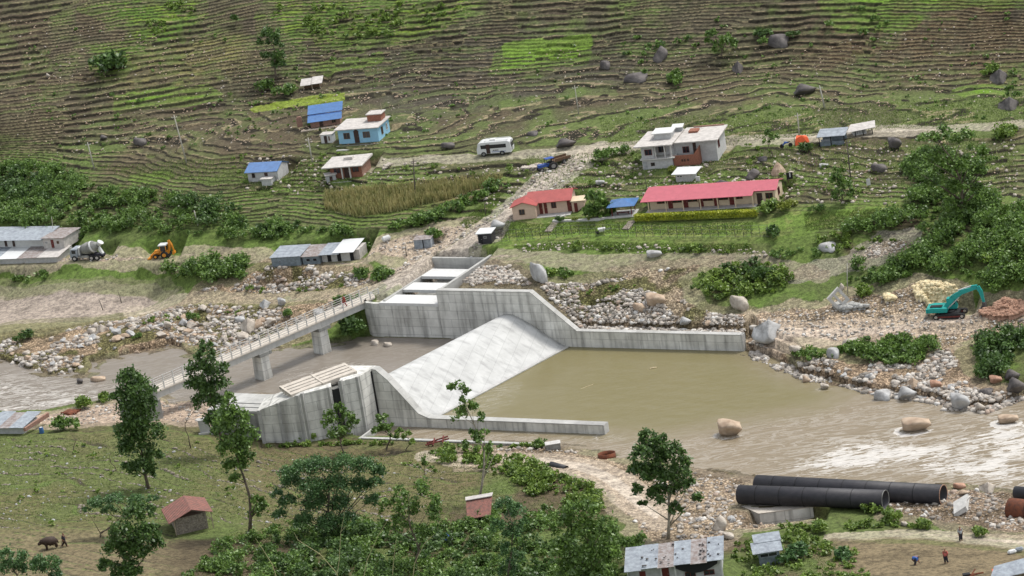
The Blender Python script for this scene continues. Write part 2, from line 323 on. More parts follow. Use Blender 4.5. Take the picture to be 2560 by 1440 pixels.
def mat_ground():
    m = bpy.data.materials.new('ground'); m.use_nodes = True; N = m.node_tree.nodes; L = m.node_tree.links
    b = N['Principled BSDF']; b.inputs['Roughness'].default_value = .95; b.inputs['Specular IOR Level'].default_value = .15
    at = N.new('ShaderNodeAttribute'); at.attribute_name = 'Col'
    ar = N.new('ShaderNodeAttribute'); ar.attribute_name = 'rub'
    tc = N.new('ShaderNodeTexCoord')
    n = N.new('ShaderNodeTexNoise'); n.inputs['Scale'].default_value = 1.6; n.inputs['Detail'].default_value = 6; n.inputs['Roughness'].default_value = .8
    L.new(tc.outputs['Object'], n.inputs[0])
    r = N.new('ShaderNodeValToRGB'); r.color_ramp.elements[0].position = .36; r.color_ramp.elements[0].color = (.48, .46, .46, 1)
    r.color_ramp.elements[1].position = .64; r.color_ramp.elements[1].color = (1.55, 1.5, 1.4, 1)
    L.new(n.outputs[0], r.inputs[0])
    mx = N.new('ShaderNodeMix'); mx.data_type = 'RGBA'; mx.blend_type = 'MULTIPLY'; mx.inputs[0].default_value = 1
    L.new(at.outputs['Color'], mx.inputs[6]); L.new(r.outputs[0], mx.inputs[7])
    # gravel and cobbles where the ground is stony
    v = N.new('ShaderNodeTexVoronoi'); v.inputs['Scale'].default_value = 3.2; L.new(tc.outputs['Object'], v.inputs['Vector'])
    v.inputs['Randomness'].default_value = 1
    r2 = N.new('ShaderNodeValToRGB'); r2.color_ramp.elements[0].position = .15; r2.color_ramp.elements[0].color = (1.25, 1.22, 1.18, 1)
    r2.color_ramp.elements[1].position = .6; r2.color_ramp.elements[1].color = (.5, .47, .43, 1)
    L.new(v.outputs['Distance'], r2.inputs[0])
    hs = N.new('ShaderNodeMix'); hs.data_type = 'RGBA'; hs.blend_type = 'MULTIPLY'
    L.new(ar.outputs['Fac'], hs.inputs[0]); L.new(mx.outputs[2], hs.inputs[6]); L.new(r2.outputs[0], hs.inputs[7])
    sc = N.new('ShaderNodeSeparateColor'); L.new(v.outputs['Color'], sc.inputs[0])
    r3 = N.new('ShaderNodeValToRGB'); r3.color_ramp.elements[0].color = (.62, .6, .58, 1); r3.color_ramp.elements[1].color = (1.3, 1.22, 1.15, 1)
    L.new(sc.outputs[0], r3.inputs[0])
    h2 = N.new('ShaderNodeMix'); h2.data_type = 'RGBA'; h2.blend_type = 'MULTIPLY'
    L.new(ar.outputs['Fac'], h2.inputs[0]); L.new(hs.outputs[2], h2.inputs[6]); L.new(r3.outputs[0], h2.inputs[7])
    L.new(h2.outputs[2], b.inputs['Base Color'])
    bp = N.new('ShaderNodeBump'); bp.inputs['Strength'].default_value = .7; bp.inputs['Distance'].default_value = .25
    ma = N.new('ShaderNodeMath'); ma.operation = 'MULTIPLY_ADD'; L.new(v.outputs['Distance'], ma.inputs[0])
    mb_ = N.new('ShaderNodeMath'); mb_.operation = 'MULTIPLY'; mb_.inputs[1].default_value = -1.0; L.new(ar.outputs['Fac'], mb_.inputs[0])
    L.new(mb_.outputs[0], ma.inputs[1]); L.new(n.outputs[0], ma.inputs[2]); L.new(ma.outputs[0], bp.inputs['Height']); L.new(bp.outputs[0], b.inputs['Normal'])
    return m
def mat_water():
    m = bpy.data.materials.new('silty_water'); m.use_nodes = True; N = m.node_tree.nodes; L = m.node_tree.links
    b = N['Principled BSDF']; b.inputs['Roughness'].default_value = .3; b.inputs['Specular IOR Level'].default_value = .18
    at = N.new('ShaderNodeAttribute'); at.attribute_name = 'Col'
    fo = N.new('ShaderNodeAttribute'); fo.attribute_name = 'foam'
    tc = N.new('ShaderNodeTexCoord')
    mp = N.new('ShaderNodeMapping'); mp.inputs['Rotation'].default_value = (0, 0, rad(33)); mp.inputs['Scale'].default_value = (.35, 1.3, 1)
    L.new(tc.outputs['Object'], mp.inputs[0])
    n = N.new('ShaderNodeTexNoise'); n.inputs['Scale'].default_value = .42; n.inputs['Detail'].default_value = 6; n.inputs['Roughness'].default_value = .6; n.inputs['Distortion'].default_value = 1.6
    L.new(mp.outputs[0], n.inputs[0])
    # crests: thin lines where the noise crosses its mean
    s1 = N.new('ShaderNodeMath'); s1.operation = 'SUBTRACT'; s1.inputs[1].default_value = .5; L.new(n.outputs[0], s1.inputs[0])
    ab = N.new('ShaderNodeMath'); ab.operation = 'ABSOLUTE'; L.new(s1.outputs[0], ab.inputs[0])
    mu = N.new('ShaderNodeMath'); mu.operation = 'MULTIPLY'; mu.inputs[1].default_value = 20.; L.new(ab.outputs[0], mu.inputs[0])
    iv = N.new('ShaderNodeMath'); iv.operation = 'SUBTRACT'; iv.inputs[0].default_value = 1.; iv.use_clamp = True; L.new(mu.outputs[0], iv.inputs[1])
    n2 = N.new('ShaderNodeTexNoise'); n2.inputs['Scale'].default_value = .9; n2.inputs['Detail'].default_value = 5; n2.inputs['Roughness'].default_value = .7; n2.inputs['Distortion'].default_value = .8
    L.new(mp.outputs[0], n2.inputs[0])
    # foam = smoothstep(n2 + foam)
    ad = N.new('ShaderNodeMath'); ad.operation = 'ADD'; L.new(n2.outputs[0], ad.inputs[0]); L.new(fo.outputs['Fac'], ad.inputs[1])
    rr = N.new('ShaderNodeValToRGB'); rr.color_ramp.elements[0].position = .96; rr.color_ramp.elements[1].position = .99
    L.new(ad.outputs[0], rr.inputs[0])
    m3 = N.new('ShaderNodeMath'); m3.operation = 'MULTIPLY'; L.new(iv.outputs[0], m3.inputs[0])
    fm = N.new('ShaderNodeMath'); fm.operation = 'MULTIPLY'; fm.inputs[1].default_value = 1.7; fm.use_clamp = True; L.new(fo.outputs['Fac'], fm.inputs[0])
    L.new(fm.outputs[0], m3.inputs[1])
    mxm = N.new('ShaderNodeMath'); mxm.operation = 'MAXIMUM'; L.new(m3.outputs[0], mxm.inputs[0]); L.new(rr.outputs[0], mxm.inputs[1])
    mx = N.new('ShaderNodeMix'); mx.data_type = 'RGBA'; L.new(mxm.outputs[0], mx.inputs[0]); L.new(at.outputs['Color'], mx.inputs[6]); mx.inputs[7].default_value = (.50, .475, .435, 1)
    L.new(mx.outputs[2], b.inputs['Base Color'])
    rg = N.new('ShaderNodeMapRange'); rg.inputs['To Min'].default_value = .2; rg.inputs['To Max'].default_value = .8; L.new(mxm.outputs[0], rg.inputs[0]); L.new(rg.outputs[0], b.inputs['Roughness'])
    n4 = N.new('ShaderNodeTexNoise'); n4.inputs['Scale'].default_value = 1.6; n4.inputs['Detail'].default_value = 4; n4.inputs['Distortion'].default_value = .6; L.new(mp.outputs[0], n4.inputs[0])
    bs = N.new('ShaderNodeMath'); bs.operation = 'MULTIPLY_ADD'; bs.inputs[1].default_value = 2.2; bs.inputs[2].default_value = .045; L.new(fo.outputs['Fac'], bs.inputs[0])
    bp = N.new('ShaderNodeBump'); bp.inputs['Distance'].default_value = .35; L.new(bs.outputs[0], bp.inputs['Strength']); L.new(n4.outputs[0], bp.inputs['Height']); L.new(bp.outputs[0], b.inputs['Normal'])
    return m
def mat_leaf(name, c1, c2, trans=.25):
    m = bpy.data.materials.new(name); m.use_nodes = True; N = m.node_tree.nodes; L = m.node_tree.links
    N.remove(N['Principled BSDF']); out = N['Material Output']
    g = N.new('ShaderNodeNewGeometry'); r = N.new('ShaderNodeValToRGB')
    r.color_ramp.elements[0].color = (*c1, 1); r.color_ramp.elements[1].color = (*c2, 1)
    tc = N.new('ShaderNodeTexCoord'); n = N.new('ShaderNodeTexNoise'); n.inputs['Scale'].default_value = .7; n.inputs['Detail'].default_value = 3
    L.new(tc.outputs['Object'], n.inputs[0])
    mm = N.new('ShaderNodeMath'); mm.operation = 'MULTIPLY_ADD'; mm.inputs[1].default_value = .55; L.new(g.outputs['Random Per Island'], mm.inputs[0])
    m2 = N.new('ShaderNodeMath'); m2.operation = 'MULTIPLY_ADD'; m2.inputs[1].default_value = 1.6; m2.inputs[2].default_value = -.58; L.new(n.outputs[0], m2.inputs[0]); L.new(m2.outputs[0], mm.inputs[2])
    L.new(mm.outputs[0], r.inputs[0])
    d = N.new('ShaderNodeBsdfDiffuse'); t = N.new('ShaderNodeBsdfTranslucent'); gl = N.new('ShaderNodeBsdfGlossy'); gl.inputs['Roughness'].default_value = .45
    L.new(r.outputs[0], d.inputs[0]); L.new(r.outputs[0], t.inputs[0]); gl.inputs[0].default_value = (1, 1, 1, 1)
    a = N.new('ShaderNodeMixShader'); a.inputs[0].default_value = trans; L.new(d.outputs[0], a.inputs[1]); L.new(t.outputs[0], a.inputs[2])
    c = N.new('ShaderNodeMixShader'); c.inputs[0].default_value = .03; L.new(a.outputs[0], c.inputs[1]); L.new(gl.outputs[0], c.inputs[2])
    L.new(c.outputs[0], out.inputs[0]); return m
M = {}
def MM(k, *a, **kw): M[k] = mat(k, *a, **kw)
MM('concrete_new', (.44, .435, .41), .85, noise=.16, nscale=.9, streak=.12, bump=.25, bscale=6)
MM('concrete_weir', (.50, .50, .48), .8, noise=.16, nscale=.5, streak=.0, bump=.2, bscale=5)
MM('concrete_wall', (.70, .69, .64), .9, col2=(.50, .49, .45), nscale=.35, streak=.38, bump=.3, bscale=5)
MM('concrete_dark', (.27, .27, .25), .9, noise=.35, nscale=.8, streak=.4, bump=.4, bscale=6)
MM('concrete_deck', (.52, .47, .40), .9, noise=.22, nscale=1.2, bump=.3)
MM('mortar', (.50, .49, .46), .9, noise=.25, nscale=2)
MM('block_wall', (.36, .37, .37), .9, noise=.3, nscale=3, bump=.4, bscale=12)
MM('block_light', (.46, .46, .45), .9, noise=.22, nscale=2, bump=.3)
MM('brick', (.30, .13, .085), .9, noise=.45, nscale=6, bump=.4, bscale=25)
MM('brick_pale', (.34, .20, .15), .9, noise=.4, nscale=5, bump=.4, bscale=25)
MM('stone', (.30, .26, .21), .95, col2=(.13, .11, .09), nscale=4, bump=.9, bscale=6)
MM('cream', (.58, .47, .33), .85, noise=.12, nscale=2)
MM('cream_pink', (.58, .43, .33), .85, noise=.12, nscale=2)
MM('skyblue', (.24, .44, .58), .8, noise=.12, nscale=2)
MM('white_paint', (.56, .56, .54), .7, noise=.12, nscale=2)
MM('white_gloss', (.60, .61, .60), .3, spec=.5, noise=.06, nscale=2)
MM('roof_blue', (.06, .17, .40), .5, spec=.5, noise=.25, nscale=1.5, wave=('X', 2.5))
MM('roof_blue_dark', (.02, .07, .24), .5, noise=.2, nscale=2)
MM('roof_pink', (.50, .12, .15), .55, noise=.12, nscale=1.2, wave=('X', 2.5))
MM('roof_red', (.40, .09, .08), .55, noise=.18, nscale=1.2, wave=('X', 2.5))
MM('roof_rust', (.27, .115, .09), .85, col2=(.15, .085, .07), nscale=2.5, wave=('X', 2.0))
MM('roof_white', (.50, .47, .435), .85, noise=.3, nscale=1.5, bump=.2)
MM('tin', (.36, .40, .43), .6, metal=.1, col2=(.22, .24, .27), nscale=1.6, wave=('X', 2.5))
MM('tin_old', (.36, .34, .33), .65, metal=.1, col2=(.20, .15, .13), nscale=1.8, wave=('X', 2.5))
MM('tin_wall', (.25, .30, .33), .6, metal=.2, col2=(.15, .18, .2), nscale=2, wave=('X', 2.5))
MM('wood', (.16, .10, .06), .9, noise=.4, nscale=5)
MM('wood_pale', (.40, .33, .24), .9, noise=.3, nscale=4)
MM('pole', (.40, .38, .33), .9, noise=.2, nscale=2)
MM('pole_dark', (.10, .085, .07), .9, noise=.2, nscale=2)
MM('door_red', (.13, .025, .02), .6, noise=.2, nscale=3)
MM('door_dark', (.045, .025, .02), .6)
MM('window_dark', (.02, .022, .028), .15, spec=.6)
MM('black_iron', (.018, .018, .022), .55, spec=.4, col2=(.032, .03, .034), nscale=1.5, bump=.3, bscale=10)
MM('black', (.012, .012, .013), .7)
MM('rubber', (.02, .02, .02), .85)
MM('steel', (.25, .25, .25), .45, metal=.6)
MM('rust', (.20, .065, .03), .9, col2=(.10, .04, .025), nscale=2.5, bump=.3)
MM('red_steel', (.16, .035, .028), .7, noise=.4, nscale=3)
MM('teal', (.012, .30, .27), .4, spec=.5, noise=.15, nscale=1.5)
MM('orange', (.62, .24, .02), .45, spec=.5, noise=.15, nscale=2)
MM('orange_tarp', (.75, .12, .04), .7, noise=.2, nscale=2)
MM('blue_tarp', (.03, .10, .36), .6, noise=.3, nscale=2)
MM('blue_paint', (.02, .07, .28), .4, spec=.5)
MM('skin', (.22, .11, .065), .6)
MM('hair', (.012, .01, .009), .6)
MM('cloth_red', (.25, .02, .02), .9); MM('cloth_blue', (.05, .12, .35), .9); MM('cloth_grey', (.33, .35, .36), .9); MM('cloth_dark', (.03, .03, .04), .9); MM('cloth_pink', (.45, .12, .10), .9)
MM('hide', (.045, .028, .02), .7, noise=.3, nscale=4)
MM('rock_pale', (.50, .45, .38), .95, col2=(.28, .24, .20), nscale=1.1, bump=.8, bscale=4)
MM('rock_tan', (.47, .37, .27), .95, col2=(.28, .20, .14), nscale=1.1, bump=.8, bscale=4)
MM('rock_grey', (.46, .46, .45), .95, col2=(.24, .235, .225), nscale=.9, bump=.8, bscale=4)
MM('rock_dark', (.15, .135, .125), .95, col2=(.055, .05, .05), nscale=.9, bump=1., bscale=3)
MM('rock_yellow', (.78, .68, .44), .95, col2=(.55, .44, .25), nscale=1.5, bump=.5)
MM('rock_red', (.44, .27, .19), .95, col2=(.30, .17, .115), nscale=1.5, bump=.5)
MM('log', (.55, .45, .28), .9, noise=.3); MM('bark', (.16, .13, .095), .95, noise=.5, nscale=3); MM('bark_pale', (.36, .32, .25), .95, noise=.4, nscale=3)
MM('stalk', (.42, .38, .20), .95, noise=.3, nscale=2)
M['leaf_dark'] = mat_leaf('leaf_dark', (.026, .054, .016), (.115, .205, .045))
M['leaf_mid'] = mat_leaf('leaf_mid', (.038, .078, .019), (.18, .295, .056))
M['leaf_light'] = mat_leaf('leaf_light', (.055, .105, .02), (.23, .33, .055))
M['leaf_yellow'] = mat_leaf('leaf_yellow', (.10, .14, .02), (.26, .30, .04))
M['leaf_hedge'] = mat_leaf('leaf_hedge', (.20, .25, .02), (.50, .52, .05))
M['leaf_feather'] = mat_leaf('leaf_feather', (.03, .075, .025), (.13, .24, .075))
M['leaf_grass'] = mat_leaf('leaf_grass', (.07, .12, .025), (.20, .27, .06))
M['leaf_dry'] = mat_leaf('leaf_dry', (.14, .17, .05), (.50, .43, .20))

# ------------------------------------------------------------------ mesh helpers
def npmesh(name, V, Fq, smooth=False):
    """V (n,3), Fq (m,k) index array -> mesh"""
    V = np.ascontiguousarray(V, np.float32); Fq = np.ascontiguousarray(Fq, np.int32)
    me = bpy.data.meshes.new(name); k = Fq.shape[1]
    me.vertices.add(len(V)); me.vertices.foreach_set('co', V.ravel())
    me.loops.add(Fq.size); me.loops.foreach_set('vertex_index', Fq.ravel())
    me.polygons.add(len(Fq)); me.polygons.foreach_set('loop_start', np.arange(0, Fq.size, k, dtype=np.int32))
    me.polygons.foreach_set('loop_total', np.full(len(Fq), k, np.int32))
    if smooth: me.polygons.foreach_set('use_smooth', np.ones(len(Fq), bool))
    me.update(calc_edges=True); return me
def attr(me, name, data, typ='FLOAT'):
    if typ == 'COLOR':
        a = me.attributes.new(name, 'FLOAT_COLOR', 'POINT'); a.data.foreach_set('color', np.ascontiguousarray(np.c_[data, np.ones(len(data))], np.float32).ravel())
    else:
        a = me.attributes.new(name, 'FLOAT', 'POINT'); a.data.foreach_set('value', np.ascontiguousarray(data, np.float32))
def link(name, me, parent=None, mt=None, kind=None):
    o = bpy.data.objects.new(name, me); COL.objects.link(o)
    if parent: o.parent = parent
    if mt is not None:
        me.materials.clear(); me.materials.append(M[mt] if isinstance(mt, str) else mt)
    if kind: o['kind'] = kind
    return o
def tag(o, label=None, cat=None, group=None):
    if label: o['label'] = label
    if cat: o['category'] = cat
    if group: o['group'] = group
    return o
def empty(name, loc, rz, label, cat, group=None):
    o = bpy.data.objects.new(name, None); COL.objects.link(o); o.location = loc; o.rotation_euler = (0, 0, rz)
    o.empty_display_size = .3
    return tag(o, label, cat, group)
class MB:
    def __init__(s): s.v = []; s.f = []
    def add(s, V, Fs):
        n = len(s.v); s.v += [tuple(map(float, p)) for p in V]; s.f += [tuple(i + n for i in f) for f in Fs]; return s
    def box(s, x0, x1, y0, y1, z0, z1):
        return s.add([(x0,y0,z0),(x1,y0,z0),(x1,y1,z0),(x0,y1,z0),(x0,y0,z1),(x1,y0,z1),(x1,y1,z1),(x0,y1,z1)],
                     [(0,3,2,1),(4,5,6,7),(0,1,5,4),(1,2,6,5),(2,3,7,6),(3,0,4,7)])
    def hexa(s, b, t):
        """bottom quad, top quad (both counter-clockwise from above)"""
        return s.add(list(b) + list(t), [(0,3,2,1),(4,5,6,7),(0,1,5,4),(1,2,6,5),(2,3,7,6),(3,0,4,7)])
    def slab(s, quad, th):
        """a sheet with the top outline quad and thickness th downwards"""
        return s.hexa([(a, b, c - th) for a, b, c in quad], quad)
    def ext(s, prof, a, b, axis='y'):
        """profile polygon in (u, z) extruded from a to b along y (or x)"""
        n = len(prof); V = []
        for t in (a, b):
            for (u, z) in prof: V.append((u, t, z) if axis == 'y' else (t, u, z))
        return s.add(V, [tuple(range(n))[::-1] if axis == 'x' else tuple(range(n)), tuple(range(n, 2 * n)) if axis == 'x' else tuple(range(n, 2 * n))[::-1]] +
                     [(i, (i + 1) % n, n + (i + 1) % n, n + i) if axis == 'x' else (i, n + i, n + (i + 1) % n, (i + 1) % n) for i in range(n)])
    def tube(s, pts, r, n=8, cap=True):
        pts = [Vector(p) for p in pts]; m_ = len(pts); rs = r if hasattr(r, '__len__') else [r] * m_
        V = []; up = None
        for i, p in enumerate(pts):
            d = (pts[min(i + 1, m_ - 1)] - pts[max(i - 1, 0)]).normalized()
            if up is None: up = Vector((0, 0, 1)) if abs(d.z) < .9 else Vector((1, 0, 0))
            a = d.cross(up).normalized(); bb = a.cross(d).normalized(); up = bb
            for k in range(n):
                t = 2 * math.pi * k / n; V.append(p + (a * math.cos(t) + bb * math.sin(t)) * rs[i])
        Fs = [(i * n + k, i * n + (k + 1) % n, (i + 1) * n + (k + 1) % n, (i + 1) * n + k) for i in range(m_ - 1) for k in range(n)]
        if cap: Fs += [tuple(range(n))[::-1], tuple((m_ - 1) * n + k for k in range(n))]
        return s.add(V, Fs)
    def cyl(s, c, r, h, n=16, axis='z', r2=None):
        e = {'x': (h, 0, 0), 'y': (0, h, 0), 'z': (0, 0, h)}[axis]; c = Vector(c)
        return s.tube([c, c + Vector(e)], [r, r if r2 is None else r2], n)
    def build(s, name, mt, parent=None, smooth=False, bevel=0):
        me = bpy.data.meshes.new(name); me.from_pydata(s.v, [], s.f); bm = bmesh.new(); bm.from_mesh(me)
        bmesh.ops.recalc_face_normals(bm, faces=bm.faces)
        if bevel: bmesh.ops.bevel(bm, geom=bm.edges[:], offset=bevel, segments=1, affect='EDGES', clamp_overlap=True)
        bm.to_mesh(me); bm.free()
        if smooth:
            for p in me.polygons: p.use_smooth = True
        return link(name, me, parent, mt)

# ------------------------------------------------------------------ ground sheet
exec_pads = []
def ground_sheet():
    cx = np.r_[np.array([-2600, -2000, -1500, -1100, -800, -600, -450, -340, -260, -200, -150, -115, -90]), np.arange(-70, 2631, 2.35), np.array([2650, 2680, 2730, 2800, 2900, 3050, 3250, 3500, 3900, 4500, 5200])]
    ry = np.r_[np.array([-2100, -1700, -1350, -1050, -820, -640, -500, -390, -300, -230, -175, -130, -100, -80]), np.arange(-66, 560, 1.45), np.arange(560, 1500, 2.1), np.array([1510, 1525, 1550, 1590, 1650, 1750, 1900])]
    gx = np.r_[-2600, -1900, -1300, -900, -600, np.arange(-400, 3001, 50.), 3200, 3600, 4200, 5200]; gy = np.r_[-2100, -1700, -1350, -1050, -820, -640, -500, np.arange(-400, 1551, 40.), 1650, 1750, 1900]
    GX, GY = np.meshgrid(gx, gy); Hh = hit(GX.ravel(), GY.ravel())
    def bil(A):
        A = A.reshape(GX.shape)
        T = np.stack([np.interp(cx, gx, A[j]) for j in range(len(gy))])
        T = np.stack([np.interp(ry, gy, T[:, i]) for i in range(T.shape[1])], 1); return T
    X = bil(Hh[:, 0]); Y = bil(Hh[:, 1]); nr, nc = X.shape
    # smooth the sampling positions a little
    x = X.ravel(); y = Y.ravel()
    h, D = land(x, y, True)
    V = np.c_[x, y, h]
    # ---------- ground cover colours (the cover itself: soil, grass, gravel; plus shade painted on the terrace risers)
    def mixc(c, col, t):
        return c * (1 - t[:, None]) + np.asarray(col) * t[:, None]
    nA = fbm(x, y, 18, 4, 61); nB = fbm(x, y, 5, 3, 71); nC = fbm(x, y, 1.3, 3, 81); nD = fbm(x, y * 3, 3, 3, 91)
    c = np.tile(np.array([.088, .120, .038]), (len(x), 1))
    c = mixc(c, (.088, .072, .045), sstep(.42, .60, nA * .6 + nB * .4))
    up = D['far'] * sstep(14, 20, D['h0'])
    c = mixc(c, (.072, .064, .047), up * sstep(.34, .50, nA * .4 + nB * .4 + nC * .2) * .8)
    c = mixc(c, (.088, .070, .050), zmask('brown', x, y, 3, 3) * (.3 + .6 * sstep(.38, .52, nB)))
    c = mixc(c, (.115, .082, .052), zmask('brown2', x, y, 3, 3) * sstep(.35, .55, nB * .5 + nC * .5) * .8)
    c = mixc(c, (.058, .055, .045), zmask('dark', x, y, 3, 3) * .75 * sstep(.25, .5, nB))
    c = mixc(c, (.095, .125, .042), zmask('flatgreen', x, y, 1.5, 2) * .85)
    c = mixc(c, (.16, .15, .062), zmask('yel', x, y, 2, 2) * (.25 + .6 * sstep(.4, .55, nC)))
    for k in ('grn_a', 'grn_b', 'grn_c'):
        c = mixc(c, (.075, .135, .024), zmask(k, x, y, .8, 2.5) * .95)
        c = mixc(c, (.14, .20, .035), zmask(k, x, y, .8, 2.5) * sstep(.5, .62, nC) * .7)
    c = mixc(c, (.17, .15, .065), zmask('maize', x, y, .8, 1) * .9)
    low = D['far'] * (1 - sstep(13, 16, D['h0']))
    c = mixc(c, (.10, .16, .036), low * sstep(.36, .52, nB) * .8)
    for k in ('lawn', 'lawn_b'):
        c = mixc(c, (.12, .19, .04), zmask(k, x, y, .8, .8) * .85); c = mixc(c, (.20, .21, .08), zmask(k, x, y, .8, .8) * sstep(.5, .6, nC) * .5)
    # near bank
    c = mixc(c, (.098, .118, .044), zmask('green_n', x, y, 3, 2) * .9)
    c = mixc(c, (.12, .11, .055), zmask('green_n', x, y, 3, 2) * sstep(.5, .62, nA) * .6)
    c = mixc(c, (.125, .11, .058), zmask('brown_n', x, y, 3, 3) * .8)
    c = mixc(c, (.165, .14, .085), zmask('brown_l', x, y, 2, 2) * .8)
    n1 = D['n1']; c = mixc(c, (.085, .12, .038), D['ter'] * sstep(.64, .70, n1) * .5); c = mixc(c, (.075, .062, .045), D['ter'] * sstep(.40, .34, n1) * .55)
    # terrace walls: dry stone and bare soil, darkened by painted-in riser shade, below a grassy lip
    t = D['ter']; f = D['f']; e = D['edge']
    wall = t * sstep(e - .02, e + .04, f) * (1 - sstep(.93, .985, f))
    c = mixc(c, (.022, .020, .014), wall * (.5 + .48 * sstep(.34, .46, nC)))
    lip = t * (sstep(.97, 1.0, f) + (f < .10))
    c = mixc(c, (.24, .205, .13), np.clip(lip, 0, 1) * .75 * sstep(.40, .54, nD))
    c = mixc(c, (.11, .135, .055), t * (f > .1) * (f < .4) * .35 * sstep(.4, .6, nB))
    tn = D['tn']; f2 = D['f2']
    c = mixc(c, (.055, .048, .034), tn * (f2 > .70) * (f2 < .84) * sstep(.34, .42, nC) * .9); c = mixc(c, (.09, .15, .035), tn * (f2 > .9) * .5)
    for k in ('br_1', 'br_2', 'br_3', 'br_5', 'br_6', 'br_7', 'br_8', 'br_9'):
        k_ = zmask(k, x, y, .25, .9); c = mixc(c, (.11, .21, .022), k_ * (.5 + .4 * (f < .5)) * (1 - .8 * wall))
    c = mixc(c, (.24, .34, .03), zmask('br_4', x, y, .25, .4) * .9); c = mixc(c, (.16, .30, .03), zmask('br_1', x, y, .2, .3) * .6)
    # stony, sandy and beaten ground
    R = D['rub']
    for k, col in (('rub_l', (.40, .33, .26)), ('rub_c', (.40, .33, .26)), ('rub_d', (.38, .34, .28)), ('rub_e', (.39, .32, .26)), ('gravel_n', (.40, .35, .29)), ('gravel_r', (.33, .28, .24)), ('scree_r', (.42, .40, .37)), ('bare_r', (.46, .40, .33))):
        kk = zmask(k, x, y, .8, 1.4)
        c = mixc(c, col, kk * (.9 - .0 * nB))
        c = mixc(c, (.15, .13, .095), kk * sstep(.50, .62, nB * .6 + nC * .4) * .75)
        if k in ('rub_l', 'rub_c', 'rub_d'):
            c = mixc(c, (.10, .12, .04), kk * sstep(.46, .56, fbm(x, y, 4, 3, 101)) * .8)
    for k, col in (('sand', (.30, .26, .225)), ('grass_a', (.19, .19, .11)), ('grass_b', (.18, .175, .10)), ('dirt_low', (.42, .36, .29)), ('road_mid', (.30, .26, .21)), ('road_bridge', (.40, .37, .33)), ('path', (.42, .37, .30)), ('road_up', (.38, .35, .29)), ('bank_n', (.41, .34, .28)), ('track_r', (.47, .40, .33)), ('track_n', (.44, .39, .33)), ('path_r', (.44, .39, .32)), ('field_r', (.165, .135, .085))):
        kk = zmask(k, x, y, .5, .8)
        c = mixc(c, np.array(col), kk)
        c = mixc(c, np.array(col) * .68, kk * sstep(.48, .66, nD) * .8)
    # wet margin
    wet = np.maximum(sstep(-.9, -.1, D['dU']), sstep(-.7, -.1, D['dD']))
    c = mixc(c, (.15, .13, .10), wet * .75)
    rubA = np.clip(R + .25 * zmask('road_bridge', x, y, .5, 1) + .35 * np.maximum(zmask('dirt_low', x, y, .5, 1), zmask('bank_n', x, y, .5, 1)) + .25 * t * sstep(.45, .6, nB) * sstep(15, 19, D['h0']), 0, 1)
    I = np.arange(nr * nc).reshape(nr, nc)
    Fq = np.stack([I[1:, :-1], I[1:, 1:], I[:-1, 1:], I[:-1, :-1]], -1).reshape(-1, 4)
    # beaten tracks are sheets of their own: same surface, split along the track's edge
    road = np.zeros(len(x))
    for k in ('road_bridge', 'road_up', 'road_mid', 'dirt_low', 'path', 'track_r', 'path_r', 'track_n'):
        road = np.maximum(road, zmask(k, x, y, .5, .8))
    rf = road[Fq].mean(1) > .5
    gm = mat_ground()
    for nm, sel in (('ground', ~rf), ('dirt_road', rf)):
        Fs = Fq[sel]; u, inv = np.unique(Fs, return_inverse=True)
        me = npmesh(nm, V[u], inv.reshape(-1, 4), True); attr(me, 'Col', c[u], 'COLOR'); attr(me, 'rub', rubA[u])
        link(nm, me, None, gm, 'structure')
    return
def water_sheet(name, poly, z, foamfn, colfn, amp):
    lo = poly.min(0) - 1; hi = poly.max(0) + 1
    lo = np.maximum(lo, (-150, 330)); hi = np.minimum(hi, (150, 640))
    st = .33; xs = np.arange(lo[0], hi[0], st); ys = np.arange(lo[1], hi[1], st)
    X, Y = np.meshgrid(xs, ys); x = X.ravel(); y = Y.ravel()
    d = pdist(poly, x, y, 6); fo = foamfn(x, y)
    # flow direction stretched waves
    u = x * .84 - y * .54; v = x * .54 + y * .84
    hgt = (fbm(u * .45, v, 1.3, 3, 111) - .5) * (.03 + amp * np.clip(fo, 0, 1) ** 1.0)
    V = np.c_[x, y, z + hgt * 1.0 + 0 * d]
    keep = d > -3
    I = np.arange(len(x)).reshape(X.shape)
    Fq = np.stack([I[:-1, :-1], I[:-1, 1:], I[1:, 1:], I[1:, :-1]], -1).reshape(-1, 4)
    Fq = Fq[keep[Fq].all(1)]; uu, inv = np.unique(Fq, return_inverse=True)
    me = npmesh(name, V[uu], inv.reshape(-1, 4), True); attr(me, 'foam', fo[uu]); attr(me, 'Col', colfn(x, y)[uu], 'COLOR')
    return link(name, me, None, MW, 'structure')
def wz(pts, z): return wpoly(pts, z)
_f1 = wz([(2000,1165),(2080,1110),(2200,1085),(2350,1100),(2450,1060),(2470,1030),(2560,1040),(3300,1000),(3300,1330),(2560,1240),(2450,1225),(2370,1212),(2250,1200),(2100,1200)], 0)
_f2 = wz([(-700,930),(0,940),(150,960),(270,975),(320,965),(390,975),(440,1010),(290,1000),(200,1012),(130,1027),(0,1034),(-700,1060)], .8)
_f3 = wz([(1880,1197),(1980,1160),(2080,1150),(2120,1190)], 0)
_f4 = wz([(1130,1062),(1510,1090),(1560,1100),(1500,1108),(1375,1106),(1130,1098),(1010,1092),(1010,1070)], 0)
_f5 = wz([(1500,1092),(1640,1100),(1800,1098),(1900,1060),(2200,1000),(2560,1010),(2560,1200),(1760,1165),(1560,1140)], 0)
_pool = wz([(1250,700),(1850,860),(1960,930),(2120,980),(2050,1020),(1800,1060),(1650,1090),(1500,1085),(1000,1040),(950,1000)], 0)
_f6 = wz([(740,935),(860,915),(900,925),(840,960),(720,985)], .8)
_f7 = wz([(1085,1050),(1230,960),(1290,960),(1260,1010),(1180,1050)], 0)
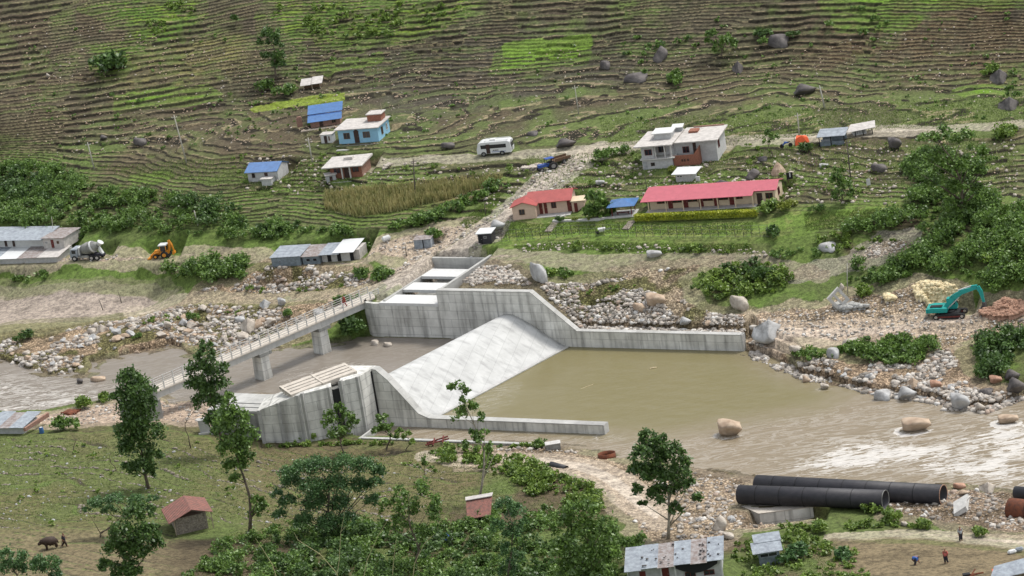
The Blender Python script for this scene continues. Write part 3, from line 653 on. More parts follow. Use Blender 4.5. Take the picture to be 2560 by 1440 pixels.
def foam_dn(x, y):
    f = .05 + .30 * sstep(-4, 5, pdist(_f1, x, y, 8)) * (.35 + 1.25 * fbm(x, y, 6, 3, 121)) + .12 * sstep(-2, 2, pdist(_f4, x, y, 4)) + .14 * sstep(-3, 3, pdist(_f5, x, y, 4)) + .2 * sstep(-2, 2, pdist(_f3, x, y, 4))
    p = sstep(-4, 4, pdist(_pool, x, y, 6)); f = f * (1 - p) + .012 * p
    f = f + .10 * sstep(-1.5, 1.5, pdist(_f7, x, y, 4))
    for px, py, r_, k_ in ((1825, 1090, 1.9, .42), (2290, 1079, 2.3, .42), (2062, 974, .9, .2), (2520, 1060, 1.8, .5), (1506, 1092, .9, .3), (2213, 1001, 1.2, .15), (2402, 1027, 1.8, .2)):
        P = un(float(px), float(py), 0.); dx = x - P[0]; dy = y - P[1] - r_ * .35; d_ = np.hypot(dx, dy * 1.25); f = f + k_ * np.exp(-((d_ - r_) / .38) ** 2) * sstep(-.6, .8, (-dx * .6 - dy * .8) / r_ + .4)
    return f
def foam_up(x, y):
    return .06 + .36 * sstep(-3, 3, pdist(_f2, x, y, 6)) * (.75 + .5 * fbm(x, y, 8, 2, 131)) + .30 * sstep(-2, 2, pdist(_f6, x, y, 4))
def col_dn(x, y):
    p = sstep(-5, 5, pdist(_pool, x, y, 8))[:, None]; return np.array([.215, .175, .12]) * (1 - p) + np.array([.165, .143, .068]) * p
def col_up(x, y): return np.tile(np.array([.195, .17, .14]), (len(x), 1))
MW = mat_water()
# ------------------------------------------------------------------ plants
def leafquads(P, size, rng, flat=.35, asp=1.5):
    """a leaf (four-sided) at each point of P, random way round"""
    n = len(P); nz = rng.normal(size=(n, 3)); nz[:, 2] += flat * 2; nz /= np.linalg.norm(nz, axis=1)[:, None]
    a = np.cross(nz, rng.normal(size=(n, 3))); a /= np.linalg.norm(a, axis=1)[:, None]; b = np.cross(nz, a)
    s = (size * rng.uniform(.6, 1.35, n))[:, None]; a = a * s * .5 * asp; b = b * s * .5
    V = np.stack([P - a, P - b * .9 + a * .1, P + a, P + b * .9 + a * .1], 1).reshape(-1, 3)
    return V, np.arange(n * 4).reshape(n, 4)
def blob_points(c, r, n, rng, tufts=None):
    """points in leafy tufts over an ellipsoid"""
    c = np.asarray(c, float); r = np.asarray(r, float) * np.ones(3)
    k = tufts or max(4, int(n / 26)); d = rng.normal(size=(k, 3)); d[:, 2] = np.abs(d[:, 2]) * .9 - .25 * rng.random(k)
    d /= np.linalg.norm(d, axis=1)[:, None]; tc = d * (rng.uniform(.35, 1.0, k) ** .5)[:, None]
    i = rng.integers(0, k, n); q = tc[i] + rng.normal(size=(n, 3)) * .20
    return c + q * r
def make_tree(name, label, base, blobs, leaf='leaf_mid', size=.34, dens=13., bark='bark', cat='tree', group=None, trunk=.16, flat=.35, asp=1.5, depth=.45, squash=1., lean=True, seed=None, bare=False):
    size *= .8; rng = np.random.default_rng(seed if seed is not None else int(base[0] * 7 + base[1]))
    P = hit([base[0]], [base[1]], land)[0]; s = ppm(P)
    rt = empty(name, tuple(P), 0, label, cat, group)
    cs = []
    for (bx, by, br) in blobs:
        q = unv(np.array([float(bx)]), np.array([float(by)]), P[1])[0] - P; cs.append((q, br / s))
    wmax = max(abs(c[0][0]) for c in cs) + .5
    cs = [(np.array([q[0], rng.uniform(-1, 1) * depth * min(wmax, 3.0), q[2]]), r) for q, r in cs]
    PV = []
    for q, r in cs:
        n = int(dens * 1.9 * r * r / size ** 2); PV.append(blob_points(q, (r * .93, r * .93, r * .93 * squash), n, rng))
    if not bare:
        V, F_ = leafquads(np.concatenate(PV), size, rng, flat, asp); link('crown', npmesh('crown', V, F_), rt, leaf)
    mb = MB(); top = max(cs, key=lambda c: c[0][2])[0]; low = min(cs, key=lambda c: c[0][2])[0]
    h = top[2]; n = 7; path = []
    for i in range(n + 1):
        t = i / n; cx = top[0] * t ** 1.3 if t > 0 else 0
        # follow the middle of the crown at this height
        ws = [(math.exp(-((c[0][2] - h * t) / (.18 * h)) ** 2), c[0][0]) for c in cs]; sw = sum(w for w, _ in ws)
        mx_ = sum(w * x_ for w, x_ in ws) / sw if sw > .05 else low[0] * min(1, t / max(.05, low[2] / h))
        path.append((mx_ * min(1, t * 2.2) + rng.normal() * .05 * h * .1, rng.normal() * .02 * h * (i > 0), h * t - (.4 if i == 0 else 0)))
    mb.tube(path, [trunk * (1 - .82 * i / n) * (1.25 if i == 0 else 1) for i in range(n + 1)], 7)
    for q, r in cs:
        zt = max(.12 * h, q[2] - max(abs(q[0] - top[0] * q[2] / h) * .9 + r * .5, .4)); t = min(zt / h, .98) * n; i = int(t); f = t - i
        a = np.array(path[i]) * (1 - f) + np.array(path[min(i + 1, n)]) * f
        mid = (a + q) / 2 + np.array([0, 0, .12 * r]); r0 = trunk * (1 - .82 * t / n) * .6
        mb.tube([a, mid, q + np.array([0, 0, r * .2])], [r0, r0 * .6, .015], 5)
        if bare:
            for _ in range(3):
                e = q + rng.normal(size=3) * r * .8; mb.tube([mid, (mid + e) / 2 + rng.normal(size=3) * .05, e], [r0 * .4, r0 * .25, .01], 4)
    mb.build('trunk', bark, rt, smooth=True)
    return rt
_bushm = {}
def bush_mesh(leaf, v, size=.30):
    k = (leaf, v, size)
    if k not in _bushm:
        rng = np.random.default_rng(500 + v); P = []
        for i in range(4):
            c = rng.normal(size=3) * (.34, .34, .12); c[2] = .42 + abs(c[2]); r = rng.uniform(.45, .75)
            P.append(blob_points(c, (r, r, r * .9), int(170 * (.3 / size) ** 2), rng, 12))
        P = np.concatenate(P); P[:, 2] = np.maximum(P[:, 2], .02)
        V, F_ = leafquads(P, size * .62, rng, .5, 1.5); me = npmesh('bush', V, F_); me.materials.append(M[leaf]); _bushm[k] = me
    return _bushm[k]
def bush(px, py, wpx, leaf, label, group='bushes on the slopes', cat='bush', name='bush', hs=1.0):
    P = hit([px], [py], land)[0]; r = wpx / ppm(P) / 2
    o = bpy.data.objects.new(name, bush_mesh(leaf, (px + py) % 5)); COL.objects.link(o)
    o.location = (P[0], P[1], P[2] - .08); o.rotation_euler = (0, 0, px % 7); o.scale = (r, r, r * hs); return tag(o, label, cat, group)
def sample(polys, n, rng, inside=True):
    """n ground points spread over image-outlined areas (already in world metres)"""
    out = []
    A = [0.5 * abs(np.dot(p[:, 0], np.roll(p[:, 1], 1)) - np.dot(p[:, 1], np.roll(p[:, 0], 1))) for p in polys]; T = sum(A)
    for p, a in zip(polys, A):
        m_ = int(n * a / T) + 1; lo = p.min(0); hi = p.max(0); got = np.zeros((0, 2)); 
        for _ in range(60):
            q = rng.uniform(lo, hi, (m_ * 4, 2)); d = pdist(p, q[:, 0], q[:, 1], 2); got = np.r_[got, q[d > 0]]
            if len(got) >= m_: break
        out.append(got[:m_])
    return np.concatenate(out)
def thicket(name, label, polys_px, dens, leaf, size=.36, rmin=.6, rmax=1.7, clip=True, gap=.0, seed=1, hfac=1.):
    """a mass of scrub nobody could count: one object"""
    size *= .85; rng = np.random.default_rng(900 + seed); polys = [np.clip(wpoly(p), (-115, 300), (115, 700)) for p in polys_px]
    A = sum(0.5 * abs(np.dot(p[:, 0], np.roll(p[:, 1], 1)) - np.dot(p[:, 1], np.roll(p[:, 0], 1))) for p in polys)
    Q = sample(polys, int(A * dens), rng)
    if gap: Q = Q[fbm(Q[:, 0], Q[:, 1], 5, 2, 201 + seed) > gap]
    r = rng.uniform(0, 1, len(Q)) ** 1.8 * (rmax - rmin) + rmin; z = land(Q[:, 0], Q[:, 1]); P = []
    for (x, y), z_, r_ in zip(Q, z, r):
        P.append(blob_points((x, y, z_ + r_ * .38 * hfac), (r_, r_, r_ * .8 * hfac), int(13 * r_ * r_ / size ** 2) + 6, rng))
    V, F_ = leafquads(np.concatenate(P), size, rng, .45, 1.4)
    o = link(name, npmesh(name, V, F_), None, leaf, 'stuff'); return tag(o, label, 'scrub')

# ------------------------------------------------------------------ rocks
def ico(sub):
    bm = bmesh.new(); bmesh.ops.create_icosphere(bm, subdivisions=sub, radius=1)
    V = np.array([v.co[:] for v in bm.verts]); F_ = np.array([[v.index for v in f.verts] for f in bm.faces]); bm.free(); return V, F_
_I1 = ico(1); _I2 = ico(2); _I3 = ico(3)
def rock_shape(seed, base=None, cuts=15, rough=.12):
    rng = np.random.default_rng(seed); V, F_ = base or _I3; V = V.copy()
    for _ in range(cuts):
        n = rng.normal(size=3); n /= np.linalg.norm(n); d = rng.uniform(.45, .86); e = np.maximum(V @ n - d, 0); V -= e[:, None] * n
    n_ = fbm(V[:, 0] * 3 + V[:, 2] * 2, V[:, 1] * 3 - V[:, 2], 1.6, 3, seed) - .5
    V *= (1 + n_ * rough * 2)[:, None]; return V, F_
_rm = {}
def rock_mesh(mt, v):
    if (mt, v) not in _rm:
        V, F_ = rock_shape(v * 13 + 5, rough=.26); me = npmesh('boulder', V, F_); me.materials.append(M[mt]); _rm[(mt, v)] = me
    return _rm[(mt, v)]
def boulder(px, py, wpx, hpx, mt, label, group=None, name='boulder', z=None, cat='boulder', v=None):
    """px, py: middle of its foot in the photo; size in photo pixels"""
    P = hit([px], [py], land)[0] if z is None else un(float(px), float(py), z)
    s = ppm(P); w_ = wpx / s / 2; h_ = hpx / s / .955; v = (px * 3 + py) % 6 if v is None else v
    o = bpy.data.objects.new(name, rock_mesh(mt, v)); COL.objects.link(o); dpt = min(w_, h_ * .9)
    if mt == 'rock_dark' and py < 400: w_ *= .86; h_ *= .8; dpt *= .86
    o.location = (P[0], P[1] + dpt * .55, P[2] + h_ * .26); o.scale = (w_ * 1.12, dpt * 1.15, h_ * .72); o.rotation_euler = (0, -ROLL * .4, 0)
    return tag(o, label, cat, group)
def mat_stones():
    m = mat('stones', (.5, .45, .4), .95, bump=.4, bscale=5); N = m.node_tree.nodes; L = m.node_tree.links
    g = N.new('ShaderNodeNewGeometry'); r = N.new('ShaderNodeValToRGB'); cr = r.color_ramp
    cols = [(0, (.20, .18, .155)), (.22, (.31, .275, .235)), (.45, (.40, .36, .31)), (.68, (.47, .435, .385)), (.86, (.34, .265, .21)), (.93, (.54, .52, .48))]
    cr.elements[0].position = 0; cr.elements[0].color = (*cols[0][1], 1); cr.elements[1].position = .25; cr.elements[1].color = (*cols[1][1], 1)
    for p, c in cols[2:]:
        e = cr.elements.new(p); e.color = (*c, 1)
    cr.interpolation = 'CONSTANT'
    L.new(g.outputs['Random Per Island'], r.inputs[0]); L.new(r.outputs[0], N['Principled BSDF'].inputs['Base Color']); return m
M['stones'] = mat_stones()
def stones(name, label, polys, n, smin, smax, seed, mt='stones', power=3., thresh=0., keep=None):
    rng = np.random.default_rng(seed); polys = [np.clip(p, (-115, 330), (115, 700)) for p in polys]
    Q = sample(polys, n, rng)
    if thresh: Q = Q[fbm(Q[:, 0], Q[:, 1], 6, 2, seed) > thresh]
    if keep:
        D = land(Q[:, 0], Q[:, 1], True)[1]; Q = Q[keep(D, fbm(Q[:, 0], Q[:, 1], 4, 2, seed))]
    n = len(Q); s = smin + (smax - smin) * rng.random(n) ** power; z = land(Q[:, 0], Q[:, 1])
    VV = []; FF = []; off = 0
    shapes = [rock_shape(70 + i, _I1, 6, .1) for i in range(9)]
    for i in range(9):
        k = np.nonzero(rng.integers(0, 9, n) == i)[0] if False else np.arange(i, n, 9)
        V0, F0 = shapes[i]; m_ = len(k)
        if m_ == 0: continue
        a = rng.uniform(0, 6.28, m_); c, s_ = np.cos(a), np.sin(a)
        sc = s[k][:, None] * np.c_[rng.uniform(.8, 1.5, m_), rng.uniform(.7, 1.2, m_), rng.uniform(.5, .95, m_)]
        V = V0[None] * sc[:, None]
        X = V[..., 0] * c[:, None] - V[..., 1] * s_[:, None]; Y = V[..., 0] * s_[:, None] + V[..., 1] * c[:, None]
        V = np.stack([X + Q[k, 0][:, None], Y + Q[k, 1][:, None], V[..., 2] + (z[k] + s[k] * .12)[:, None]], -1).reshape(-1, 3)
        FF.append((F0[None] + (np.arange(m_) * len(V0))[:, None, None]).reshape(-1, 3) + off); VV.append(V); off += len(V)
    o = link(name, npmesh(name, np.concatenate(VV), np.concatenate(FF)), None, mt, 'stuff'); return tag(o, label, 'rubble')
def blade_patch(name, label, polys_px, n, hgt, wid, mt, seed, cat='grass'):
    """upright stalks / tufts as a mass"""
    rng = np.random.default_rng(seed); Q = sample([np.clip(wpoly(p), (-115, 300), (115, 700)) for p in polys_px], n, rng); n = len(Q); z = land(Q[:, 0], Q[:, 1])
    h = hgt * rng.uniform(.5, 1.2, n); a = rng.uniform(0, 6.28, n); dx = np.cos(a) * wid; dy = np.sin(a) * wid; l = rng.normal(size=(n, 2)) * .18 * h[:, None]
    V = np.stack([np.c_[Q[:, 0] - dx, Q[:, 1] - dy, z - .03], np.c_[Q[:, 0] + dx, Q[:, 1] + dy, z - .03], np.c_[Q[:, 0] + dx * .4 + l[:, 0], Q[:, 1] + dy * .4 + l[:, 1], z + h], np.c_[Q[:, 0] - dx * .4 + l[:, 0], Q[:, 1] - dy * .4 + l[:, 1], z + h]], 1).reshape(-1, 3)
    o = link(name, npmesh(name, V, np.arange(n * 4).reshape(n, 4)), None, mt, 'stuff'); return tag(o, label, cat)
ground_sheet()
water_sheet('river', W_DN, 0., foam_dn, col_dn, .55)
water_sheet('river_upstream', W_UP, .8, foam_up, col_up, .6)
# ------------------------------------------------------------------ weir and bridge
def brick_joints(mt, w_=3.0, h_=1.25, dark=.55):
    """formwork panel joints on a concrete wall, in the wall's own x-z plane"""
    N = mt.node_tree.nodes; L = mt.node_tree.links; b = N['Principled BSDF']; src = b.inputs['Base Color'].links[0].from_socket
    tc = [n for n in N if n.type == 'TEX_COORD'][0]; sp = N.new('ShaderNodeSeparateXYZ'); cb = N.new('ShaderNodeCombineXYZ')
    L.new(tc.outputs['Object'], sp.inputs[0]); L.new(sp.outputs[0], cb.inputs[0]); L.new(sp.outputs[2], cb.inputs[1])
    k = N.new('ShaderNodeTexBrick'); k.inputs['Scale'].default_value = 1; k.inputs['Brick Width'].default_value = w_; k.inputs['Row Height'].default_value = h_; k.inputs['Mortar Size'].default_value = .03
    k.inputs['Color1'].default_value = (1, 1, 1, 1); k.inputs['Color2'].default_value = (.86, .86, .85, 1); k.inputs['Mortar'].default_value = (dark, dark, dark, 1); k.offset = .4
    L.new(cb.outputs[0], k.inputs[0]); mx = N.new('ShaderNodeMix'); mx.data_type = 'RGBA'; mx.blend_type = 'MULTIPLY'; mx.inputs[0].default_value = 1
    L.new(src, mx.inputs[6]); L.new(k.outputs[0], mx.inputs[7]); L.new(mx.outputs[2], b.inputs['Base Color'])
brick_joints(M['concrete_wall']); brick_joints(M['concrete_new'], 2.6, 1.3, .75)
DA = math.atan2(E1[1], E1[0])
def droot(name, u, v, label, cat, group=None):
    """an Empty on the weir's axes: local x downstream, local y towards the far bank"""
    return empty(name, uvw(u, v, 0), DA, label, cat, group)
# far bank: retaining wall
r = droot('retaining_wall', -262.6, 416, 'tall grey concrete retaining wall on the far bank, sloping down to a low wing', 'retaining wall')
prof = [(0, -1.5), (47.4, -1.5), (47.4, 2.3), (22.0, 2.3), (15.4, 8.0), (0, 8.0)]
MB().ext(prof, 0, .9).build('wall_face', 'concrete_wall', r)
cp = MB(); c_ = [(0, 8.0), (15.4, 8.0), (22.0, 2.3), (47.5, 2.3)]
for (a0, z0), (a1, z1) in zip(c_, c_[1:]): cp.hexa([(a0, -.06, z0 + .003), (a1, -.06, z1 + .003), (a1, .95, z1 + .003), (a0, .95, z0 + .003)], [(a0, -.06, z0 + .12), (a1, -.06, z1 + .12), (a1, .95, z1 + .12), (a0, .95, z0 + .12)])
cp.build('coping', 'concrete_new', r); MB().box(47.4, 47.65, -.04, .92, -1.5, 2.42).build('end_pilaster', 'concrete_new', r)
j = MB(); j.box(9.6, 9.8, -.05, .0, -1, 7.9); j.build('joint_rib', 'concrete_new', r)
# far bank: intake basin with white slabs
r = droot('intake_basin', -273.5, 416.02, 'open concrete intake basin with three bright white slabs, right of the bridge end', 'intake')
fw_ = MB(); fr = [(-2.6, 2.2), (-2.2, .9), (-1.2, .2), (0, 0), (10.86, 0)]
for (a, b), (c, d) in zip(fr, fr[1:]): fw_.hexa([(a, b, -1.2), (c, d, -1.2), (c, d + .6, -1.2), (a, b + .6, -1.2)], [(a, b, 5.9), (c, d, 5.9), (c, d + .6, 5.9), (a, b + .6, 5.9)])
fw_.build('front_wall', 'concrete_wall', r)
MB().box(1.3, 1.75, .62, 15.6, 2.5, 6.2).box(1.3, 10.9, 15.6, 16.1, 3.4, 7.6).build('rear_wall', 'concrete_new', r)
MB().box(10.9, 11.35, .9, 16.1, 2.5, 8.0).build('side_wall', 'concrete_new', r)
for y0, y1, z_, x0 in ((-.05, 3.6, 5.93, 1.0), (5.6, 8.8, 6.0, 1.8), (11.0, 14.4, 6.2, 1.8)):
    MB().box(x0, 10.86, y0, y1, z_ - .3, z_ + .12).build('deck_slab', 'white_paint', r)
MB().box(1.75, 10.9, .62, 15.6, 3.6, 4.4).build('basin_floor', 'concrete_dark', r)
# ogee weir
me_prof = [(-.35, -1.5), (-.35, 4.35), (0, 4.68), (.7, 4.75), (1.6, 4.6), (2.6, 4.2), (3.7, 3.6), (4.9, 2.85), (6.1, 2.0), (7.3, 1.2), (8.5, .5), (9.6, 0.02), (10.1, -.5), (10.1, -1.5)]
r = droot('weir', -258.1, 385.2, 'smooth white concrete overflow weir sloping down to the olive pool', 'weir')
V = []; F_ = []; nr = 40; v1 = 415.98 - 385.2
for i in range(nr + 1):
    v_ = v1 * i / nr
    for (u_, z_) in me_prof: V.append((u_ + v_ * .196, v_, z_ + (0 if z_ < 0 else .0)))
k = len(me_prof)
for i in range(nr):
    for q in range(k - 1): F_.append((i * k + q, (i + 1) * k + q, (i + 1) * k + q + 1, i * k + q + 1))
F_ += [tuple(range(k)), tuple(nr * k + q for q in range(k))[::-1]]
mwz = M['concrete_weir']; Nn = mwz.node_tree.nodes; Ll = mwz.node_tree.links; b_ = Nn['Principled BSDF']; src = b_.inputs['Base Color'].links[0].from_socket
kx = Nn.new('ShaderNodeTexBrick'); kx.inputs['Scale'].default_value = 1; kx.inputs['Brick Width'].default_value = 6.2; kx.inputs['Row Height'].default_value = 1.55; kx.inputs['Mortar Size'].default_value = .022
kx.inputs['Color1'].default_value = (1, 1, 1, 1); kx.inputs['Color2'].default_value = (.93, .93, .93, 1); kx.inputs['Mortar'].default_value = (.66, .66, .66, 1)
mp_ = Nn.new('ShaderNodeMapping'); mp_.inputs['Rotation'].default_value = (0, 0, rad(78.9)); tcx = [n for n in Nn if n.type == 'TEX_COORD'][0]; Ll.new(tcx.outputs['Object'], mp_.inputs[0]); Ll.new(mp_.outputs[0], kx.inputs[0])
n9 = Nn.new('ShaderNodeTexNoise'); n9.inputs['Scale'].default_value = .7; n9.inputs['Detail'].default_value = 6; m9 = Nn.new('ShaderNodeMapping'); m9.inputs['Scale'].default_value = (.35, 1.6, 1); Ll.new(tcx.outputs['Object'], m9.inputs[0]); Ll.new(m9.outputs[0], n9.inputs[0])
r9 = Nn.new('ShaderNodeValToRGB'); r9.color_ramp.elements[0].position = .34; r9.color_ramp.elements[0].color = (.72, .72, .72, 1); r9.color_ramp.elements[1].position = .5; Ll.new(n9.outputs[0], r9.inputs[0])
for s_ in (kx.outputs[0], r9.outputs[0]):
    mx = Nn.new('ShaderNodeMix'); mx.data_type = 'RGBA'; mx.blend_type = 'MULTIPLY'; mx.inputs[0].default_value = .8; Ll.new(src, mx.inputs[6]); Ll.new(s_, mx.inputs[7]); src = mx.outputs[2]
Ll.new(src, b_.inputs['Base Color'])
o = MB().add(V, F_).build('spillway', 'concrete_weir', r)
for p in o.data.polygons: p.use_smooth = True
MB().ext([(9.62, -.2), (9.95, -.2), (9.95, .12), (9.62, .12)], 0, 0.01)
tl = MB(); tl.hexa([(9.5, 0, -.3), (9.95, 0, -.3), (9.95 + v1 * .196, v1, -.3), (9.5 + v1 * .196, v1, -.3)], [(9.5, 0, .14), (9.95, 0, .14), (9.95 + v1 * .196, v1, .14), (9.5 + v1 * .196, v1, .14)]); tl.build('toe_kerb', 'concrete_new', r)
# near bank: divide wall
r = droot('divide_wall', -254.9, 384.0, 'grey concrete dividing wall sloping from the gate block to a low wall beside the pool', 'dividing wall')
dp = [(0, -1.5), (34.4, -1.5), (34.4, 1.2), (8.2, 1.25), (6.6, 1.9), (4.6, 4.3), (2.6, 6.6), (1.0, 8.0), (0, 8.1)]
MB().ext(dp, 0, 1.2).build('wall_face', 'concrete_wall', r)
cp = MB(); c_ = [(0, 8.1), (1.0, 8.0), (2.6, 6.6), (4.6, 4.3), (6.6, 1.9), (8.2, 1.25), (34.5, 1.2)]
for (a0, z0), (a1, z1) in zip(c_, c_[1:]): cp.hexa([(a0, -.05, z0 + .003), (a1, -.05, z1 + .003), (a1, 1.25, z1 + .003), (a0, 1.25, z0 + .003)], [(a0, -.05, z0 + .12), (a1, -.05, z1 + .12), (a1, 1.25, z1 + .12), (a0, 1.25, z0 + .12)])
cp.build('coping', 'concrete_new', r); MB().box(34.4, 34.65, -.05, 1.25, -1.5, 1.3).build('end_pilaster', 'concrete_new', r)
# near bank: gate block
r = droot('gate_block', -266.8, 373.5, 'tall streaked concrete gate block with dark slots and slatted deck beside the weir', 'gate block')
def Q(*uv): return [(u + 266.8, v - 373.5) for u, v in uv]
def solid(mb, q, z0, zt):
    zt = zt if hasattr(zt, '__len__') else [zt] * 4
    mb.hexa([(a, b, z0) for a, b in q], [(a, b, z) for (a, b), z in zip(q, zt)])
m1 = MB(); q1 = Q((-266.8, 373.5), (-260.6, 374.9), (-263.4, 379.0), (-268.4, 378.0)); solid(m1, q1, -1, [5.7, 7.7, 7.4, 5.8]); m1.build('wing_wall', 'concrete_wall', r)
m1 = MB(); q2 = Q((-260.58, 374.9), (-257.4, 378.0), (-260.2, 382.6), (-263.38, 379.0)); solid(m1, q2, -1, [7.7, 7.8, 8.0, 7.5]); m1.build('pier', 'concrete_wall', r)
m1 = MB(); q3 = Q((-256.75, 378.9), (-254.5, 380.9), (-254.5, 385.2), (-258.9, 385.2)); solid(m1, q3, -1, [8.1, 8.3, 8.2, 8.1]); m1.build('pier', 'concrete_wall', r)
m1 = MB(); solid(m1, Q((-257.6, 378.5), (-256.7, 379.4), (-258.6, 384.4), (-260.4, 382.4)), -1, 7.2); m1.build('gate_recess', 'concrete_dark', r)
m1 = MB(); solid(m1, Q((-257.45, 378.25), (-256.8, 378.95), (-256.85, 379.1), (-257.5, 378.4)), .2, 7.2); m1.build('gate', 'black', r)
m1 = MB(); solid(m1, Q((-254.9, 383.55), (-254.45, 383.6), (-254.45, 383.98), (-254.9, 383.98)), 0., 7.9); m1.build('gate', 'black', r)
rb = MB()
for t in (.05, .5, .97):                # pilasters on the wing and the pier
    a = np.array((-266.8, 373.5)) * (1 - t) + np.array((-260.6, 374.9)) * t; zt = 5.7 * (1 - t) + 7.7 * t; x_, y_ = a[0] + 266.8, a[1] - 373.5
    rb.box(x_ - .22, x_ + .22, y_ - .22, y_ + .1, -1, zt + .02)
for t in (.1, .92):
    a = np.array((-260.6, 374.9)) * (1 - t) + np.array((-257.4, 378.0)) * t; x_, y_ = a[0] + 266.8, a[1] - 373.5; rb.box(x_ - .2, x_ + .2, y_ - .2, y_ + .2, -1, 7.82)
for t in (.12, .88):
    a = np.array((-256.75, 378.9)) * (1 - t) + np.array((-254.5, 380.9)) * t; x_, y_ = a[0] + 266.8, a[1] - 373.5; rb.box(x_ - .2, x_ + .2, y_ - .2, y_ + .2, -1, 8.3)
rb.build('pilaster', 'concrete_new', r)
# slatted deck, rising towards the weir
S0 = np.array((-265.4, 377.6)); S1 = np.array((-259.4, 385.2)); dn = np.array((.785, -.62))
for a, b in ((0, .95), (1.25, 2.15), (2.45, 3.3), (3.6, 4.6)):
    for t0, t1 in ((0, .47), (.5, 1)):
        p = [S0 + (S1 - S0) * t0 + dn * a, S0 + (S1 - S0) * t0 + dn * b, S0 + (S1 - S0) * t1 + dn * b, S0 + (S1 - S0) * t1 + dn * a]
        zz = [7.72 + .78 * t0] * 2 + [7.72 + .78 * t1] * 2; mb = MB()
        mb.hexa([(x + 266.8, y - 373.5, z - .55) for (x, y), z in zip(p, zz)], [(x + 266.8, y - 373.5, z) for (x, y), z in zip(p, zz)]); mb.build('deck_beam', 'concrete_deck', r)
for t in (0, .48, .97):
    mb = MB(); p0 = S0 + (S1 - S0) * t - dn * .1; p1 = p0 + dn * 4.8; e = (S1 - S0) * .03; z_ = 7.76 + .75 * t
    mb.hexa([(x + 266.8, y - 373.5, z_ - .3) for x, y in (p0, p1, p1 + e, p0 + e)], [(x + 266.8, y - 373.5, z_) for x, y in (p0, p1, p1 + e, p0 + e)]); mb.build('cross_beam', 'concrete_deck', r)
# lower platform upstream of the block
r = droot('platform', -275.5, 374.4, 'low pale concrete platform with dark slits, left of the gate block', 'platform')
MB().box(0, 9.0, .2, 6.6, -.5, 4.9).build('base', 'concrete_dark', r)
for y0, y1, x0 in ((0.1, 1.3, 0), (1.6, 2.7, .3), (3.0, 6.5, 0)): MB().box(x0 - .1, 9.05, y0, y1, 4.93, 5.25).build('deck_slab', 'concrete_new', r)
# near channel wall
a = un(906, 1092, 1.0); b = un(1378, 1109, 1.0); d = b - a; L_ = float(np.hypot(d[0], d[1]))
r = empty('channel_wall', (a[0], a[1], 0), math.atan2(d[1], d[0]), 'long knee-high white-topped concrete wall along the near edge of the channel', 'low wall')
MB().box(0, L_, -.5, 0, -1.2, .92).build('wall_face', 'concrete_wall', r); MB().box(0, L_, -.55, .05, .923, 1.03).build('coping', 'concrete_new', r)
MB().box(-.35, 0, -.5, 3.6, -1.2, 1.0).build('return_wall', 'concrete_new', r)
# bridge
BZ = 5.9; a = un(388, 981, BZ); b = un(950, 738, BZ); d = b - a; BL = float(np.hypot(d[0], d[1])); BA = math.atan2(d[1], d[0])
r = empty('footbridge', tuple(a), BA, 'long narrow grey concrete footbridge crossing the river on two tall piers', 'bridge')
BW = 2.6
MB().box(0, BL, 0, BW, -.18, 0).build('deck', 'concrete_deck', r)
g_ = MB(); g_.box(.2, BL - .2, .12, .55, -1.05, -.183); g_.box(.2, BL - .2, BW - .55, BW - .12, -1.05, -.183); g_.build('girder', 'concrete_new', r)
np_ = 24
for side in (0, 1):
    y_ = .06 if side == 0 else BW - .18
    for i in range(np_ + 1):
        x_ = BL * i / np_; x_ = min(max(x_, .08), BL - .08); MB().box(x_ - .07, x_ + .07, y_, y_ + .12, .003, 1.08).build('railing_post', 'mortar', r)
    rr_ = MB()
    for z_ in (.34, .66, .98): rr_.box(0, BL, y_ + .03, y_ + .09, z_, z_ + .075)
    rr_.build('handrail', 'mortar', r)
for (px, py), wd in (((722, 960), 1.75), ((843, 890), 1.75)):
    P = un(float(px), float(py), .6); dx, dy = P[0] - a[0], P[1] - a[1]; x_ = dx * math.cos(BA) + dy * math.sin(BA)
    pr_ = MB(); pr_.hexa([(x_ - wd / 2, .25, -BZ - .6), (x_ + wd / 2, .25, -BZ - .6), (x_ + wd / 2, BW - .25, -BZ - .6), (x_ - wd / 2, BW - .25, -BZ - .6)], [(x_ - wd * .42, .35, -1.55), (x_ + wd * .42, .35, -1.55), (x_ + wd * .42, BW - .35, -1.55), (x_ - wd * .42, BW - .35, -1.55)])
    po = pr_.build('pier', 'concrete_wall', r); MB().box(x_ - 1.15, x_ + 1.15, -.05, BW + .05, -1.547, -1.053).build('pier_cap', 'concrete_dark', po)
MB().box(BL - .5, BL + 3.2, -.3, BW + .3, -7, -1.06).box(BL + .1, BL + 3.2, -.3, BW + .3, -1.06, -.02).build('abutment', 'concrete_wall', r)
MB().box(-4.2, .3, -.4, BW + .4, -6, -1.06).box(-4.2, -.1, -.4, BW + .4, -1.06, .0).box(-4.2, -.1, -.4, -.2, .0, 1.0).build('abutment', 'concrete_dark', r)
BRIDGE = (a, BA, BL, BW)

